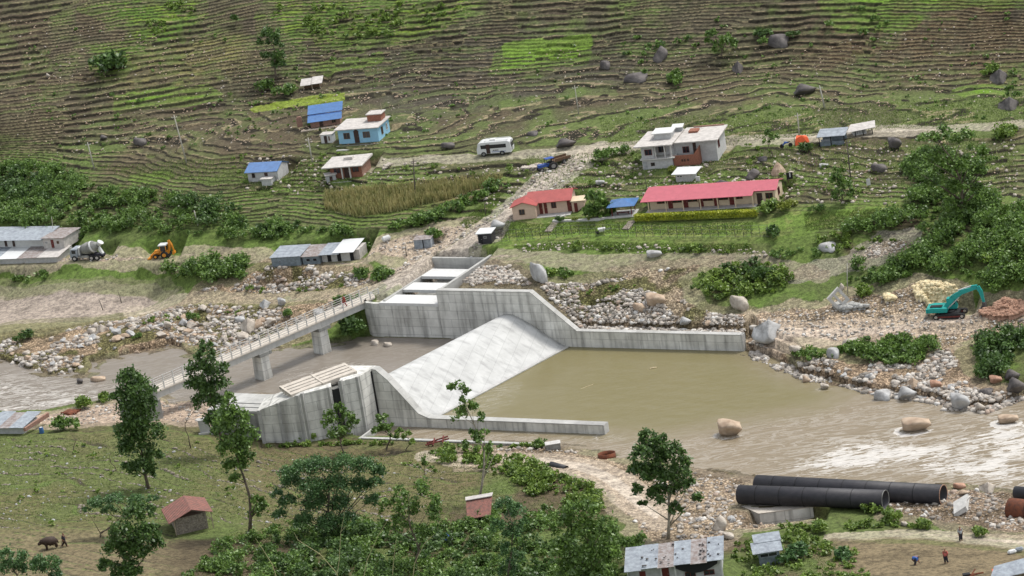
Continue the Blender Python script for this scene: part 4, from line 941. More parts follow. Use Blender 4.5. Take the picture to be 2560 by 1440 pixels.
# ------------------------------------------------------------------ building helpers
ZS = dict(tin_blue=.62, house_blue=.86, block=.86, brick=.88, hut_top=.8, storey=.84, school=.82, cream=.84, long=.74, lowtin=.74, tin_l=.82, mixer=.9, hoe=.9, digger=.84, bus=.88, stone_hut=.92, bot=1., bot2=1., river_tin=1., rust_hut=1., frame=.8, lean=.8)
def hroot(key, name, label, cat='house', group=None):
    A, ang, L, D = SITE[key]; e = empty(name, A, ang, label, cat, group); e.scale = (1, 1, ZS.get(key, .88)); return e, L, D
def pan(mb, side, W, D, a0, a1, z0, z1, o0, o1):
    if side == 'f': mb.box(a0, a1, -o1, -o0, z0, z1)
    elif side == 'r': mb.box(W + o0, W + o1, a0, a1, z0, z1)
    elif side == 'l': mb.box(-o1, -o0, a0, a1, z0, z1)
    return mb
def window(par, side, W, D, a, z, w_, h_, fm='wood', y0=0.):
    """frame proud of the wall with the dark pane inside it; y0 shifts a front wall back or forward"""
    t = .07; f = MB()
    for (p, q, r_, s_) in ((a, a + w_, z, z + t), (a, a + w_, z + h_ - t, z + h_), (a, a + t, z + t, z + h_ - t), (a + w_ - t, a + w_, z + t, z + h_ - t), (a + w_ / 2 - t / 2, a + w_ / 2 + t / 2, z + t, z + h_ - t)):
        pan(f, side, W, D, p, q, r_, s_, .0 - .02, .07)
    g = pan(MB(), side, W, D, a + t * .5, a + w_ - t * .5, z + t * .5, z + h_ - t * .5, -.03, .02)
    if y0:
        f.v = [(x, y + y0, z_) for x, y, z_ in f.v]; g.v = [(x, y + y0, z_) for x, y, z_ in g.v]
    o = f.build('window', fm, par); g.build('pane', 'window_dark', o); return o
def door(par, side, W, D, a, z, w_, h_, mt='door_red', y0=0.):
    g = pan(MB(), side, W, D, a, a + w_, z, z + h_, -.03, .05); k = pan(MB(), side, W, D, a + w_ - .16, a + w_ - .10, z + h_ * .5, z + h_ * .5 + .12, .052, .09)
    for m_ in (g, k):
        if y0: m_.v = [(x, y + y0, z_) for x, y, z_ in m_.v]
    o = g.build('door', mt, par); k.build('handle', 'steel', o); return o
def roofslab(par, x0, x1, y0, y1, z, th=.14, mt='roof_white', name='roof', tilt=0.):
    return MB().hexa([(x0, y0, z), (x1, y0, z), (x1, y1, z + tilt), (x0, y1, z + tilt)], [(x0, y0, z + th), (x1, y0, z + th), (x1, y1, z + th + tilt), (x0, y1, z + th + tilt)]).build(name, mt, par)
def gable_roof(par, x0, x1, y0, y1, ze, zr, mt, th=.10, name='roof', yr=None):
    yr = (y0 + y1) / 2 if yr is None else yr; mb = MB()
    mb.hexa([(x0, y0, ze), (x1, y0, ze), (x1, yr, zr), (x0, yr, zr)], [(x0, y0, ze + th), (x1, y0, ze + th), (x1, yr, zr + th), (x0, yr, zr + th)])
    mb.hexa([(x0, yr, zr), (x1, yr, zr), (x1, y1, ze), (x0, y1, ze)], [(x0, yr, zr + th), (x1, yr, zr + th), (x1, y1, ze + th), (x0, y1, ze + th)])
    return mb.build(name, mt, par)
def gable_walls(mb, x0, x1, y0, y1, z0, ze, zr):
    ym = (y0 + y1) / 2; return mb.ext([(y0, z0), (y1, z0), (y1, ze), (ym, zr), (y0, ze)], x0, x1, 'x')

# ------------------------------------------------------------------ houses
# blue tin roof over brick, up the slope
r, L, D = hroot('tin_blue', 'brick_cottage', 'low brick cottage under a two-strip bright blue tin roof, above the sky-blue house')
MB().box(.15, L - .1, .3, D, -.3, 1.75).build('wall', 'brick_pale', r)
roofslab(r, -.25, L + .25, -.25, D * .42, 1.55, .07, 'roof_blue', 'roof', 1.0); roofslab(r, -.3, L + .3, D * .5, D + .8, 2.75, .07, 'roof_blue', 'roof', 1.25)
MB().box(-.1, L + .1, D * .40, D * .52, 1.9, 2.62).build('roof_step', 'roof_blue_dark', r)
door(r, 'f', L, D, 1.6, .0, .6, 1.35, 'door_dark', y0=.3); window(r, 'f', L, D, 3.6, .5, .7, .8, y0=.3)
MB().box(-1.4, L * .98, -1.2, -.2, -1.1, -.05).build('plinth', 'stone', r)
P = hit([751], [318], land)[0]; q = empty('brick_stub', tuple(P), .1, 'small stub of brick wall left of the blue-roofed brick cottage', 'wall'); MB().box(-.45, .45, 0, .5, -.2, 1.5).box(-.3, .35, .05, .45, 1.5, 1.7).build('brickwork', 'brick_pale', q)
# sky-blue house
r, L, D = hroot('house_blue', 'blue_house', 'sky-blue flat-roofed house with a small brick stair tower on its roof')
MB().box(0, L, 0, D, -.5, 2.65).build('wall', 'skyblue', r)
roofslab(r, -.45, L + .35, -.5, D + .35, 2.653, .16, 'roof_white'); MB().box(-.2, L + .3, -1.1, -.02, -.6, -.08).box(.1, L - .4, -2.2, -1.1, -1.1, -.5).build('plinth', 'mortar', r)
window(r, 'f', L, D, .9, .85, 1.05, 1.15); window(r, 'f', L, D, 4.15, .85, 1.15, 1.15); window(r, 'r', L, D, 1.6, .7, .8, 1.4); window(r, 'r', L, D, 3.9, .8, .7, 1.2, 'white_paint')
door(r, 'f', L, D, 2.65, 0, .8, 2.15, 'door_dark'); MB().ext([(2.55, 2.12), (3.55, 2.12), (3.05, 2.62)], -.06, .0).build('door_gable', 'door_dark', r)
t_ = MB().box(L - 2.6, L - .3, 3.2, 5.3, 2.82, 4.1).build('stair_tower', 'brick', r); roofslab(r, L - 2.75, L - .1, 3.0, 5.45, 4.103, .14, 'roof_white', 'tower_roof')
for x_ in (L - 2.4, L - .5): MB().cyl((x_, 4.6, 4.24), .03, 1.5, 5).build('rebar', 'wood_pale', r)
r, L, D = hroot('privy', 'privy', 'small white outhouse with a dark doorway left of the sky-blue house', 'outhouse')
MB().box(0, L, 0, D, -.3, 1.5).build('wall', 'white_paint', r); roofslab(r, -.12, L + .12, -.12, D + .12, 1.503, .08, 'roof_white'); door(r, 'f', L, D, .55, 0, .5, 1.3, 'door_dark'); window(r, 'f', L, D, 1.3, .4, .2, .8)
# grey block house with blue roof
r, L, D = hroot('block', 'block_house', 'grey block house with a blue tin roof and a small porch')
gable_walls(MB(), 0, L, 0, D, -.4, 1.9, 2.75).build('wall', 'block_light', r)
roofslab(r, -.35, L + .15, -.4, D * .5, 1.82, .07, 'roof_blue', 'roof', 1.08); MB().hexa([(-.35, D * .5, 2.9), (L + .15, D * .5, 2.9), (L + .15, D + .4, 1.8), (-.35, D + .4, 1.8)], [(-.35, D * .5, 2.97), (L + .15, D * .5, 2.97), (L + .15, D + .4, 1.87), (-.35, D + .4, 1.87)]).build('roof', 'roof_blue', r)
window(r, 'f', L, D, .75, .75, .5, .85, 'door_dark'); door(r, 'f', L, D, 2.9, .0, .55, 1.6, 'door_dark')
pc = MB().box(2.9, 4.6, -1.5, -.05, -.7, .85).build('porch', 'block_light', r); MB().box(2.7, 4.7, -1.7, 0, .853, .97).build('porch_roof', 'roof_white', pc)
# brick house with white slab
r, L, D = hroot('brick', 'brick_house', 'unplastered brick house under a wide white slab roof, beside the maize field')
MB().box(0, L, 0, D, -.5, 2.15).build('wall', 'brick', r); MB().box(L + .002, L + .05, .1, D - .1, -.4, 2.1).build('side_wall', 'brick_pale', r)
MB().hexa([(-1.1, -.9, 2.153), (L + .5, -.9, 2.153), (L + .5, D + .3, 2.153), (-1.1, D + .3, 2.153)], [(-1.1, -.9, 2.32), (L + .5, -.9, 2.32), (L + .5, D + .3, 2.5), (-1.1, D + .3, 2.4)]).build('roof', 'roof_white', r)
window(r, 'f', L, D, .55, .9, 1.1, .95, 'door_red'); window(r, 'f', L, D, 3.6, .9, 1.1, .95, 'door_red'); door(r, 'f', L, D, 2.25, 0, .8, 2.0, 'door_dark')
for x_ in (1.9, 3.2): MB().box(x_, x_ + .2, -.5, -.28, -.5, 2.15).build('pillar', 'mortar', r)
MB().box(.4, L + 1, -1.3, -.55, -.7, -.3).build('plinth', 'mortar', r); MB().box(1.6, 3.0, 2.5, 3.4, 2.42, 2.9).build('roof_curb', 'roof_white', r)
P = hit([818], [459], land)[0]; q = empty('outhouse', tuple(P), .12, 'tiny grey block outhouse with a pale slab roof in front of the brick house', 'outhouse')
MB().box(0, 1.5, 0, 1.2, -.3, 1.25).build('wall', 'block_wall', q); roofslab(q, -.2, 1.75, -.25, 1.5, 1.253, .09, 'roof_white'); door(q, 'f', 1.5, 1.2, .5, 0, .45, 1.0, 'door_dark')
# little white-roofed hut high on the slope
r, L, D = hroot('hut_top', 'field_hut', 'small dark open hut with a two-piece white roof high on the terraces', 'hut')
MB().box(.2, L - .2, 1.2, D, -.3, 1.0).build('wall', 'wood', r)
for x_ in (.1, L * .5, L - .2): MB().box(x_, x_ + .12, .1, .22, -.3, .95).build('post', 'wood_pale', r)
roofslab(r, -.3, L * .48, -.3, D * .9, 1.0, .08, 'roof_white', 'roof', .7); roofslab(r, L * .5, L + .3, -.2, D, 1.05, .08, 'roof_white', 'roof', .75)
# two-storey house
r, L, D = hroot('storey', 'two_storey_house', 'large unfinished two-storey grey house with white slab roofs and a brick balcony')
wx = L * .42
MB().box(0, wx, 0, 6.0, -.6, 1.75).build('ground_floor', 'block_light', r)
MB().box(-.2, wx + .4, -.35, 6.1, 1.753, 1.93).build('floor_slab', 'mortar', r)
MB().box(0, wx * .42, .2, 6.0, 1.933, 4.25).box(wx * .42, wx, 1.6, 6.0, 1.933, 4.25).build('upper_floor', 'block_light', r)
for x_ in (wx * .44, wx * .75, wx - .22): MB().box(x_, x_ + .2, .1, .3, 1.933, 4.25).build('pillar', 'mortar', r)
MB().hexa([(-.9, -.7, 4.253), (wx + .3, -.7, 4.253), (wx + .6, 7.6, 4.253), (-.4, 7.6, 4.253)], [(-.9, -.7, 4.45), (wx + .3, -.7, 4.45), (wx + .6, 7.6, 4.45), (-.4, 7.6, 4.45)]).build('roof', 'roof_white', r)
tw = MB().box(1.7, wx - .4, 2.6, 5.2, 4.453, 5.5).build('stair_tower', 'block_light', r); MB().box(1.4, wx - .1, 2.3, 5.4, 5.503, 5.65).build('tower_roof', 'white_paint', tw)
roofslab(r, 3.6, 5.4, 6.0, 7.4, 5.2, .08, 'white_paint', 'tank_cover', .25); MB().box(3.8, 5.2, 6.2, 7.2, 4.453, 5.2).build('tank_base', 'block_wall', r)
window(r, 'f', L, D, .55, 2.5, 1.1, 1.05, 'door_red', y0=.2); window(r, 'f', L, D, 1.3, .55, .6, .6, 'door_dark'); window(r, 'f', L, D, wx * .5, 2.4, 1.1, 1.3, 'wood', y0=1.6); door(r, 'f', L, D, .15, -.3, .6, 1.7, 'block_wall')
MB().box(wx + .02, L - .0, 1.8, 8.3, -.9, 3.95).build('main_wall', 'block_light', r)
MB().hexa([(wx - .1, .9, 3.953), (L + .5, .9, 3.953), (L + .5, 8.9, 3.953), (wx + .6, 8.9, 3.953)], [(wx - .1, .9, 4.15), (L + .5, .9, 4.15), (L + .5, 8.9, 4.15), (wx + .6, 8.9, 4.15)]).build('roof', 'roof_white', r)
MB().box(wx + 1.6, wx + 3.0, 5.6, 7.3, 4.153, 4.5).build('roof_curb', 'brick', r); MB().box(wx + 1.8, L, 8.6, 8.85, 4.153, 4.36).build('roof_curb', 'brick_pale', r)
window(r, 'f', L, D, wx + 1.3, 1.9, 1.0, 1.15, 'door_red', y0=1.8); door(r, 'f', L, D, wx + 2.9, 1.5, .5, 2.2, 'door_dark', y0=1.8); window(r, 'r', L, D, 3.0, 1.9, 1.0, 1.4, 'door_red')
bal = MB().box(wx + .1, wx + 4.0, .15, .35, .1, 2.0).add([(wx + 3.98, .15, 2.0), (wx + 4.0, .35, 2.0), (wx + 4.0, 1.8, 2.0), (wx + 3.8, 1.8, 2.0), (wx + 3.2, .15, 2.0), (wx + 4.0, .2, 3.2), (wx + 4.0, 1.8, 3.2)], [(4, 0, 5), (0, 1, 5), (1, 2, 6, 5), (3, 2, 6)]).box(wx + 3.82, wx + 4.02, .35, 1.8, .1, 2.0).build('balcony', 'brick', r)
for x_ in (wx + 1.3, wx + 1.7, wx + 2.2): MB().box(x_, x_ + .22, .1, .149, .9, 1.3).build('balcony_opening', 'door_dark', bal)
MB().box(wx + .0, wx + 3.9, .3, 1.9, -1.3, .08).build('plinth', 'stone', r)
P = hit([1776], [397], land)[0]; q = empty('water_tank', (P[0], P[1], P[2] + .1), 0, 'round pale green water tank in front of the large two-storey house', 'tank'); MB().tube([(0, 0, -.2), (0, 0, .75), (0, 0, .9), (0, 0, 1.0)], [.5, .5, .38, .15], 14).build('body', mat('tank_green', (.22, .42, .34), .5, noise=.1), q); MB().cyl((0, 0, 1.0), .13, .07, 10).build('lid', 'black', q)
# low shed in front of it
r, L, D = hroot('lowshed', 'tool_shed', 'low grey shed with a clean white roof, downhill from the two-storey house', 'shed')
MB().box(.1, L - .6, 0, D, -.3, 1.35).build('wall', 'block_light', r); roofslab(r, -.4, L + .3, -.4, D + .3, 1.36, .08, 'white_gloss', 'roof', .25); window(r, 'f', L, D, .3, .8, .9, .35, 'white_paint')
MB().box(L + .1, L + .7, -.1, .1, -.2, .8).build('lean_panel', 'white_paint', r)
# cream house with red roof
r, L, D = hroot('cream', 'cream_house', 'small cream house with a dusty red gabled roof, beside the banana trees')
ww = 3.5
wg = MB(); wg.ext([(0, -.4), (ww, -.4), (ww, 2.3), (ww / 2, 3.0), (0, 2.3)], 0, 4.2); wg.build('gable_wing', 'cream_pink', r)
MB().box(ww + .0, L, 1.6, D + .6, -.4, 2.3).build('wall', 'cream_pink', r); gm = MB(); gable_walls(gm, L - .12, L + .003, 1.6, D + .6, 2.3, 2.303, 3.4); gm.build('gable_end', 'cream_pink', r)
gable_roof(r, ww * .5 + .1, L + .35, .9, D + 1.3, 2.25, 3.45, 'roof_red')
w2 = MB(); w2.hexa([(-.3, -.35, 2.22), (ww / 2, -.35, 3.05), (ww / 2, 3.6, 3.05), (-.3, 3.6, 2.22)], [(-.3, -.35, 2.32), (ww / 2, -.35, 3.15), (ww / 2, 3.6, 3.15), (-.3, 3.6, 2.32)])
w2.hexa([(ww / 2, -.35, 3.05), (ww + .3, -.35, 2.22), (ww + .3, 3.2, 2.22), (ww / 2, 3.6, 3.05)], [(ww / 2, -.35, 3.15), (ww + .3, -.35, 2.32), (ww + .3, 3.2, 2.32), (ww / 2, 3.6, 3.15)]); w2.build('wing_roof', 'roof_red', r)
window(r, 'f', L, D, 1.0, .8, .85, 1.0, 'wood'); window(r, 'f', L, D, 5.6, .95, .75, 1.1, 'door_red', y0=1.6)
door(r, 'f', L, D, 3.75, .1, .5, 2.0, y0=1.6); door(r, 'f', L, D, 4.5, .1, .45, 2.0, y0=1.6); door(r, 'f', L, D, 8.0, .1, .6, 2.1, y0=1.6)
MB().box(ww + .02, L + .1, -.1, 1.55, -.5, .05).build('veranda', 'mortar', r)
an = MB().box(L + .25, L + 2.1, 1.3, 3.6, -.4, 1.9).build('annex', 'cream_pink', r); MB().box(L + .1, L + 2.4, 1.1, 3.8, 1.903, 2.02).build('annex_roof', 'cream', an); MB().box(L + .6, L + 1.1, 1.24, 1.3, 0, 1.6).build('annex_door', 'door_red', an)
# school
r, L, D = hroot('school', 'school', 'long cream one-storey school with a bright pink tin roof behind a clipped hedge', 'school')
Lm = L * .84
MB().box(0, Lm, 1.3, D, -.4, 2.2).build('wall', 'cream', r); gm = MB(); gable_walls(gm, L - .15, L, .9, D, 2.2, 2.203, 3.2); gm.build('gable_end', 'cream', r)
MB().box(Lm, L, .9, D, -.4, 2.2).build('entrance_wing', 'cream', r)
mb = MB(); yr = D * .62; th = .08
mb.hexa([(-.9, -.5, 2.05), (Lm, -.5, 2.05), (Lm, yr, 3.3), (-.5, yr, 3.3)], [(-.9, -.5, 2.13), (Lm, -.5, 2.13), (Lm, yr, 3.38), (-.5, yr, 3.38)])
mb.hexa([(Lm + .002, .6, 2.42), (L + .4, .6, 2.42), (L + .2, yr, 3.3), (Lm + .002, yr, 3.3)], [(Lm + .002, .6, 2.5), (L + .4, .6, 2.5), (L + .2, yr, 3.38), (Lm + .002, yr, 3.38)])
mb.hexa([(-.5, yr, 3.3), (L + .2, yr, 3.3), (L + .2, D + .5, 2.5), (-.5, D + .5, 2.5)], [(-.5, yr, 3.38), (L + .2, yr, 3.38), (L + .2, D + .5, 2.58), (-.5, D + .5, 2.58)])
mb.build('roof', 'roof_pink', r)
MB().box(-.4, Lm + .3, -.3, 1.28, -.5, .0).build('veranda', 'mortar', r)
for i in range(5):
    x0 = 1.0 + i * (Lm - 4.6) / 5 * 1.02
    window(r, 'f', L, D, x0 + .1, 1.0, 1.5, .85, 'door_red', y0=1.3); door(r, 'f', L, D, x0 + 1.75, 0, .7, 2.0, y0=1.3)
window(r, 'f', L, D, Lm - 2.9, 1.0, 1.0, 1.0, 'door_red', y0=1.3); door(r, 'f', L, D, Lm + .3, 0, .8, 2.0, 'door_dark', y0=.9); window(r, 'f', L, D, Lm + 1.6, .9, 1.1, 1.05, 'door_red', y0=.9); window(r, 'r', L, D, 2.6, .8, 1.0, 1.3, 'door_red')
for i in range(7):
    x_ = .1 + i * (Lm - .3) / 6; MB().box(x_, x_ + .14, -.15, -.01, -.4, 2.06).build('pillar', 'cream', r)
# hedge in front of it
A, ang, L2, _ = SITE['school']; rng = np.random.default_rng(5)
P0 = hit([1588], [550], land)[0]; P1 = hit([1895], [540], land)[0]; d = P1 - P0; hl = float(np.hypot(d[0], d[1]))
q = empty('hedge', tuple(P0), math.atan2(d[1], d[0]), 'long clipped yellow-green hedge in front of the pink-roofed school', 'hedge')
n = 5200; pp = np.c_[rng.uniform(0, hl, n), rng.uniform(-.4, .4, n), rng.uniform(.0, .75, n)]; side = rng.random(n) < .5; pp[side, 1] = np.where(rng.random(side.sum()) < .7, -.42, .42); pp[~side, 2] = .78
pp += rng.normal(size=pp.shape) * .04; V, F_ = leafquads(pp, .2, rng, .3, 1.3); link('foliage', npmesh('foliage', V, F_), q, 'leaf_hedge')
MB().box(.1, hl - .1, -.3, .3, -.2, .6).build('stems', 'leaf_yellow', q)
# garden edging, paths
def kerb(name, label, pts, wd, ht, mt, cat, zoff=0.):
    P = hit([p[0] for p in pts], [p[1] for p in pts], land); q = empty(name, tuple(P[0]), 0, label, cat); mb = MB(); Pl = P - P[0]
    for a, b in zip(Pl, Pl[1:]):
        d = (b - a)[:2]; l_ = np.hypot(*d) + 1e-6; n_ = np.array([-d[1], d[0]]) / l_ * wd / 2; e = d / l_ * wd * .25
        k_ = [(a[0] - e[0] - n_[0], a[1] - e[1] - n_[1], a[2]), (b[0] + e[0] - n_[0], b[1] + e[1] - n_[1], b[2]), (b[0] + e[0] + n_[0], b[1] + e[1] + n_[1], b[2]), (a[0] - e[0] + n_[0], a[1] - e[1] + n_[1], a[2])]
        mb.hexa([(x, y, z - .3) for x, y, z in k_], [(x, y, z + ht + zoff) for x, y, z in k_])
    mb.build('kerb' if cat != 'path' else 'paving', mt, q); return q
kerb('garden_kerb', 'pale concrete garden edging between the cream house and the hedge', [(1412,540),(1385,554),(1450,552),(1520,546),(1580,540)], .45, .22, 'mortar', 'kerb')
kerb('garden_steps', 'short grey stone steps down the lawn below the cream house', [(1386,559),(1372,578)], 1.1, .1, 'stone', 'steps')
kerb('garden_steps', 'short grey stone steps down the lawn below the left end of the hedge', [(1580,553),(1566,572)], 1.1, .1, 'stone', 'steps')
# pavilion
r, L, D = hroot('pavilion', 'pavilion', 'open garden pavilion with a blue pyramid tin roof, between cream house and school', 'pavilion')
MB().add([(-.6, -.7, 1.9), (L + .7, -.7, 1.9), (L + .7, D + .7, 1.9), (-.6, D + .7, 1.9), (L / 2, D / 2, 2.7), (-.6, -.7, 1.84), (L + .7, -.7, 1.84), (L + .7, D + .7, 1.84), (-.6, D + .7, 1.84)], [(0, 1, 4), (1, 2, 4), (2, 3, 4), (3, 0, 4), (5, 8, 7, 6), (0, 5, 6, 1), (1, 6, 7, 2), (2, 7, 8, 3), (3, 8, 5, 0)]).build('roof', 'roof_blue', r)
for x_, y_ in ((0, 0), (L, 0), (0, D), (L, D)): MB().box(x_ - .06, x_ + .06, y_ - .06, y_ + .06, -.3, 1.86).build('post', 'red_steel', r)
MB().box(-.5, L + .5, -.6, D + .4, -.4, .06).build('floor', 'mortar', r); MB().box(.5, L - .5, .6, .9, .4, .5).box(.6, .7, .65, .85, .06, .4).box(L - .7, L - .6, .65, .85, .06, .4).build('bench', 'door_red', r)
# roadside sheds, right
r, L, D = hroot('frame', 'roadside_stall', 'open-fronted grey tin stall with dark frame posts, beside the upper road', 'stall')
MB().box(.1, L - .1, D - .2, D, -.2, 1.7).box(.1, L - .1, .0, .15, -.2, .75).build('wall', 'tin_wall', r); roofslab(r, -.25, L + .2, -.35, D + .5, 1.8, .08, 'tin', 'roof', .35)
for x_ in (.0, L * .45, L - .12): MB().box(x_, x_ + .12, -.1, .02, -.3, 1.8).build('post', 'black', r)
MB().box(.3, L * .5, .1, .2, .8, 1.2).build('shelf', 'tin', r)
r, L, D = hroot('lean', 'lean_to', 'white-roofed lean-to on dark posts at the edge of the upper road', 'lean-to')
MB().box(.3, L - .9, .8, D, -.2, 1.1).build('wall', 'white_paint', r); MB().hexa([(-.9, -.2, 1.0), (L + .3, -.4, 1.25), (L + .9, D + .2, 1.45), (.3, D + .2, 1.4)], [(-.9, -.2, 1.09), (L + .3, -.4, 1.34), (L + .9, D + .2, 1.54), (.3, D + .2, 1.49)]).build('roof', 'roof_white', r)
for x_ in (.4, L * .5, L - .2): MB().box(x_, x_ + .12, 0, .12, -.3, 1.05).build('post', 'black', r)
for i in range(5): MB().box(.5 + i * .35, .6 + i * .35, .72, .79, .2, .9).build('slat', 'block_wall', r)
# black hut
r, L, D = hroot('black_hut', 'guard_hut', 'small black hut with a flat white roof beside the fenced lawn', 'hut')
MB().box(0, L, 0, D, -.3, 1.75).build('wall', 'black_iron', r); roofslab(r, -.25, L + .2, -.25, D + .25, 1.76, .1, 'white_gloss', 'roof', .12); window(r, 'f', L, D, .9, .9, .5, .4, 'steel')
door(r, 'f', L, D, .15, 0, .55, 1.5, 'black')
# long labour block, left
r, L, D = hroot('long', 'labour_quarters', 'long whitewashed single-storey quarters with a row of doors, at the left edge', 'quarters')
MB().box(0, L - 3.9, .9, D, -.3, 1.75).build('wall', 'white_paint', r); MB().box(L - 3.9, L, 0, D, -.3, 2.15).build('end_room', 'roof_white', r)
roofslab(r, -.5, L - 3.8, -.2, D + .3, 1.78, .07, 'tin', 'roof', .75); roofslab(r, L - 4.1, L + .2, -.3, D + .2, 2.153, .1, 'tin_old')
for i in range(6):
    x_ = .6 + i * 1.5; door(r, 'f', L, D, x_, 0, .45, 1.5, 'door_dark', y0=.9)
door(r, 'f', L, D, L - 2.4, 0, .5, 1.8, 'door_red'); window(r, 'f', L, D, L - 1.3, .9, .4, .6); window(r, 'f', L, D, L - 3.5, .9, .5, .5, 'white_paint')
# low tin-roofed store, left
r, L, D = hroot('lowtin', 'store_shed', 'wide low store shed with a patchwork white and rusty tin roof, at the left edge', 'shed')
MB().box(.1, L - .1, 0, D - .3, -.3, 1.15).build('wall', 'block_light', r)
for i, (x0, x1, mt) in enumerate(((-.2, L * .28, 'tin'), (L * .285, L * .52, 'white_gloss'), (L * .525, L * .76, 'tin_old'), (L * .765, L + .3, 'roof_white'))):
    roofslab(r, x0, x1, -.4, D * .98 - .3 * i, 1.17 + .02 * i, .06, mt, 'roof', .5)
for x_ in (L * .3, L * .6, L * .85): MB().box(x_, x_ + .12, -.06, .0, -.3, 1.15).build('pillar', 'mortar', r)
# tin sheds by the river track
r, L, D = hroot('tin_l', 'tin_shed', 'row of joined bluish corrugated tin sheds with stepped sheet roofs, above the rocky bank', 'shed')
x1, x2 = L * .34, L * .56
MB().box(0, x1, 0, D, -.3, 1.75).build('wall', 'tin_wall', r); MB().box(x1 + .25, x2, .3, D, -.3, 1.45).build('wall', 'tin_wall', r); MB().box(x2 + .1, L * .93, 1.0, D, -.3, 1.7).build('wall', 'mortar', r); MB().box(L * .93, L, 1.4, D + .2, -.3, 1.85).build('end_wall', 'roof_white', r)
roofslab(r, -.2, x1 + .15, -.2, D + .2, 1.76, .06, 'tin', 'roof', .35); roofslab(r, x1 + .1, x2 + .2, .0, D, 1.5, .06, 'tin_old', 'roof', .55)
roofslab(r, x2, L * .8, -.1, D, 1.68, .06, 'tin', 'roof', .5); roofslab(r, L * .72, L * .97, .1, D + .9, 1.85, .06, 'white_gloss', 'roof', .55)
for x_ in (x1 + .9, x1 + 2.0): MB().box(x_, x_ + .5, .24, .29, .6, 1.0).build('opening', 'black', r)
for x_ in (x2 + 1.0, x2 + 2.6, L * .9): MB().box(x_, x_ + .6, .95, .99, .0, 1.5).build('opening', 'black', r)
window(r, 'f', L, D, 1.2, .8, .35, .35, 'tin')
r, L, D = hroot('tin_s', 'tin_cabin', 'small grey-blue tin cabin beside the dirt yard at the foot of the road', 'cabin')
MB().box(0, L * .52, 0, D, -.3, 1.5).box(L * .57, L, .1, D, -.3, 1.4).build('wall', 'tin', r); roofslab(r, -.1, L + .1, -.1, D + .1, 1.51, .05, 'tin_old', 'roof', .1); MB().box(L * .52, L * .57, .02, .1, -.3, 1.5).build('opening', 'black', r)
# stone hut with rusty roof, near bank
r, L, D = hroot('stone_hut', 'stone_hut', 'small stone hut with a rust-red corrugated gable roof, on the brown near terrace', 'hut')
ma_ = MB(); ma_.ext([(.1, -.6), (L - .1, -.6), (L - .1, 2.3), (L / 2, 3.0), (.1, 2.3)], .2, D); ma_.build('wall', 'stone', r)
rl = MB(); rl.hexa([(-.8, -.5, 2.0), (L * .55, -.5, 3.2), (L * .55, D + .6, 3.2), (-.8, D + .6, 2.0)], [(-.8, -.5, 2.07), (L * .55, -.5, 3.27), (L * .55, D + .6, 3.27), (-.8, D + .6, 2.07)]); rl.build('roof', 'roof_rust', r)
rl = MB(); rl.hexa([(L * .55, -.5, 3.2), (L + .7, -.5, 2.25), (L + .7, D + .6, 2.25), (L * .55, D + .6, 3.2)], [(L * .55, -.5, 3.27), (L + .7, -.5, 2.32), (L + .7, D + .6, 2.32), (L * .55, D + .6, 3.27)]); rl.build('roof', 'roof_rust', r)
MB().box(-.1, .0, .2, .35, -.6, 2.2).build('post', 'wood_pale', r); MB().box(L + .4, L + .5, -.3, -.2, -.6, 2.2).build('post', 'wood_pale', r); MB().ext([(.5, 2.25), (L - .5, 2.25), (L * .55, 2.85)], .12, .19).build('gable_opening', 'door_dark', r)
# rusty lean-to, near bank
r, L, D = hroot('rust_hut', 'goat_shed', 'tiny open shed with a tilted rusty tin roof below the pale-trunked tree', 'shed')
MB().hexa([(-.4, -.7, 1.1), (L + .4, -.7, 1.25), (L + .5, D + .3, 2.6), (-.6, D + .3, 2.4)], [(-.4, -.7, 1.17), (L + .4, -.7, 1.32), (L + .5, D + .3, 2.67), (-.6, D + .3, 2.47)]).build('roof', 'roof_rust', r)
MB().hexa([(-.62, D - .2, 2.42), (L + .5, D - .2, 2.62), (L + .6, D + .6, 2.75), (-.7, D + .6, 2.55)], [(-.62, D - .2, 2.5), (L + .5, D - .2, 2.7), (L + .6, D + .6, 2.83), (-.7, D + .6, 2.63)]).build('ridge_sheet', 'roof_white', r)
for x_, y_, h_ in ((0, 0, 1.15), (L, 0, 1.3), (0, D, 2.35), (L, D, 2.5)): MB().box(x_ - .06, x_ + .06, y_ - .06, y_ + .06, -.4, h_).build('post', 'wood_pale', r)
MB().box(-.1, L * .5, .3, D, -.3, .9).build('straw', 'wood_pale', r)
# bottom sheds
r, L, D = hroot('bot', 'workshop', 'corrugated tin-roofed workshop with a sagging black tarpaulin front, at the bottom edge', 'workshop')
MB().box(.1, L - .1, .6, D, -.4, 2.0).build('wall', 'block_light', r)
for i in range(6):
    x0 = -.3 + i * (L + .6) / 6; roofslab(r, x0, x0 + (L + .6) / 6 + .05, -.5 + (.2 if i % 2 else 0), D + .4, 2.1 + (i % 2) * .05 + i * .02, .05, ('tin', 'tin', 'tin_old', 'tin', 'tin_old', 'tin')[i], 'roof', .7)
for x_ in (-.05, L * .35, L * .5, L - .05): MB().box(x_, x_ + .12, .1, .22, -.4, 2.1).build('post', 'white_paint', r)
tp = MB(); nn = 12
for i in range(nn):
    for jx, (x0, x1) in enumerate(((L * .5 + (L * .46) * i / nn, L * .5 + (L * .46) * (i + 1) / nn),)):
        s0 = math.sin(math.pi * i / nn); s1 = math.sin(math.pi * (i + 1) / nn); tp.hexa([(x0, .2, 1.95 - .85 * s0 - .25), (x1, .2, 1.95 - .85 * s1 - .25), (x1, .3, 1.95 - .85 * s1 - .25), (x0, .3, 1.95 - .85 * s0 - .25)], [(x0, .25, 2.05), (x1, .25, 2.05), (x1, .35, 2.05), (x0, .35, 2.05)])
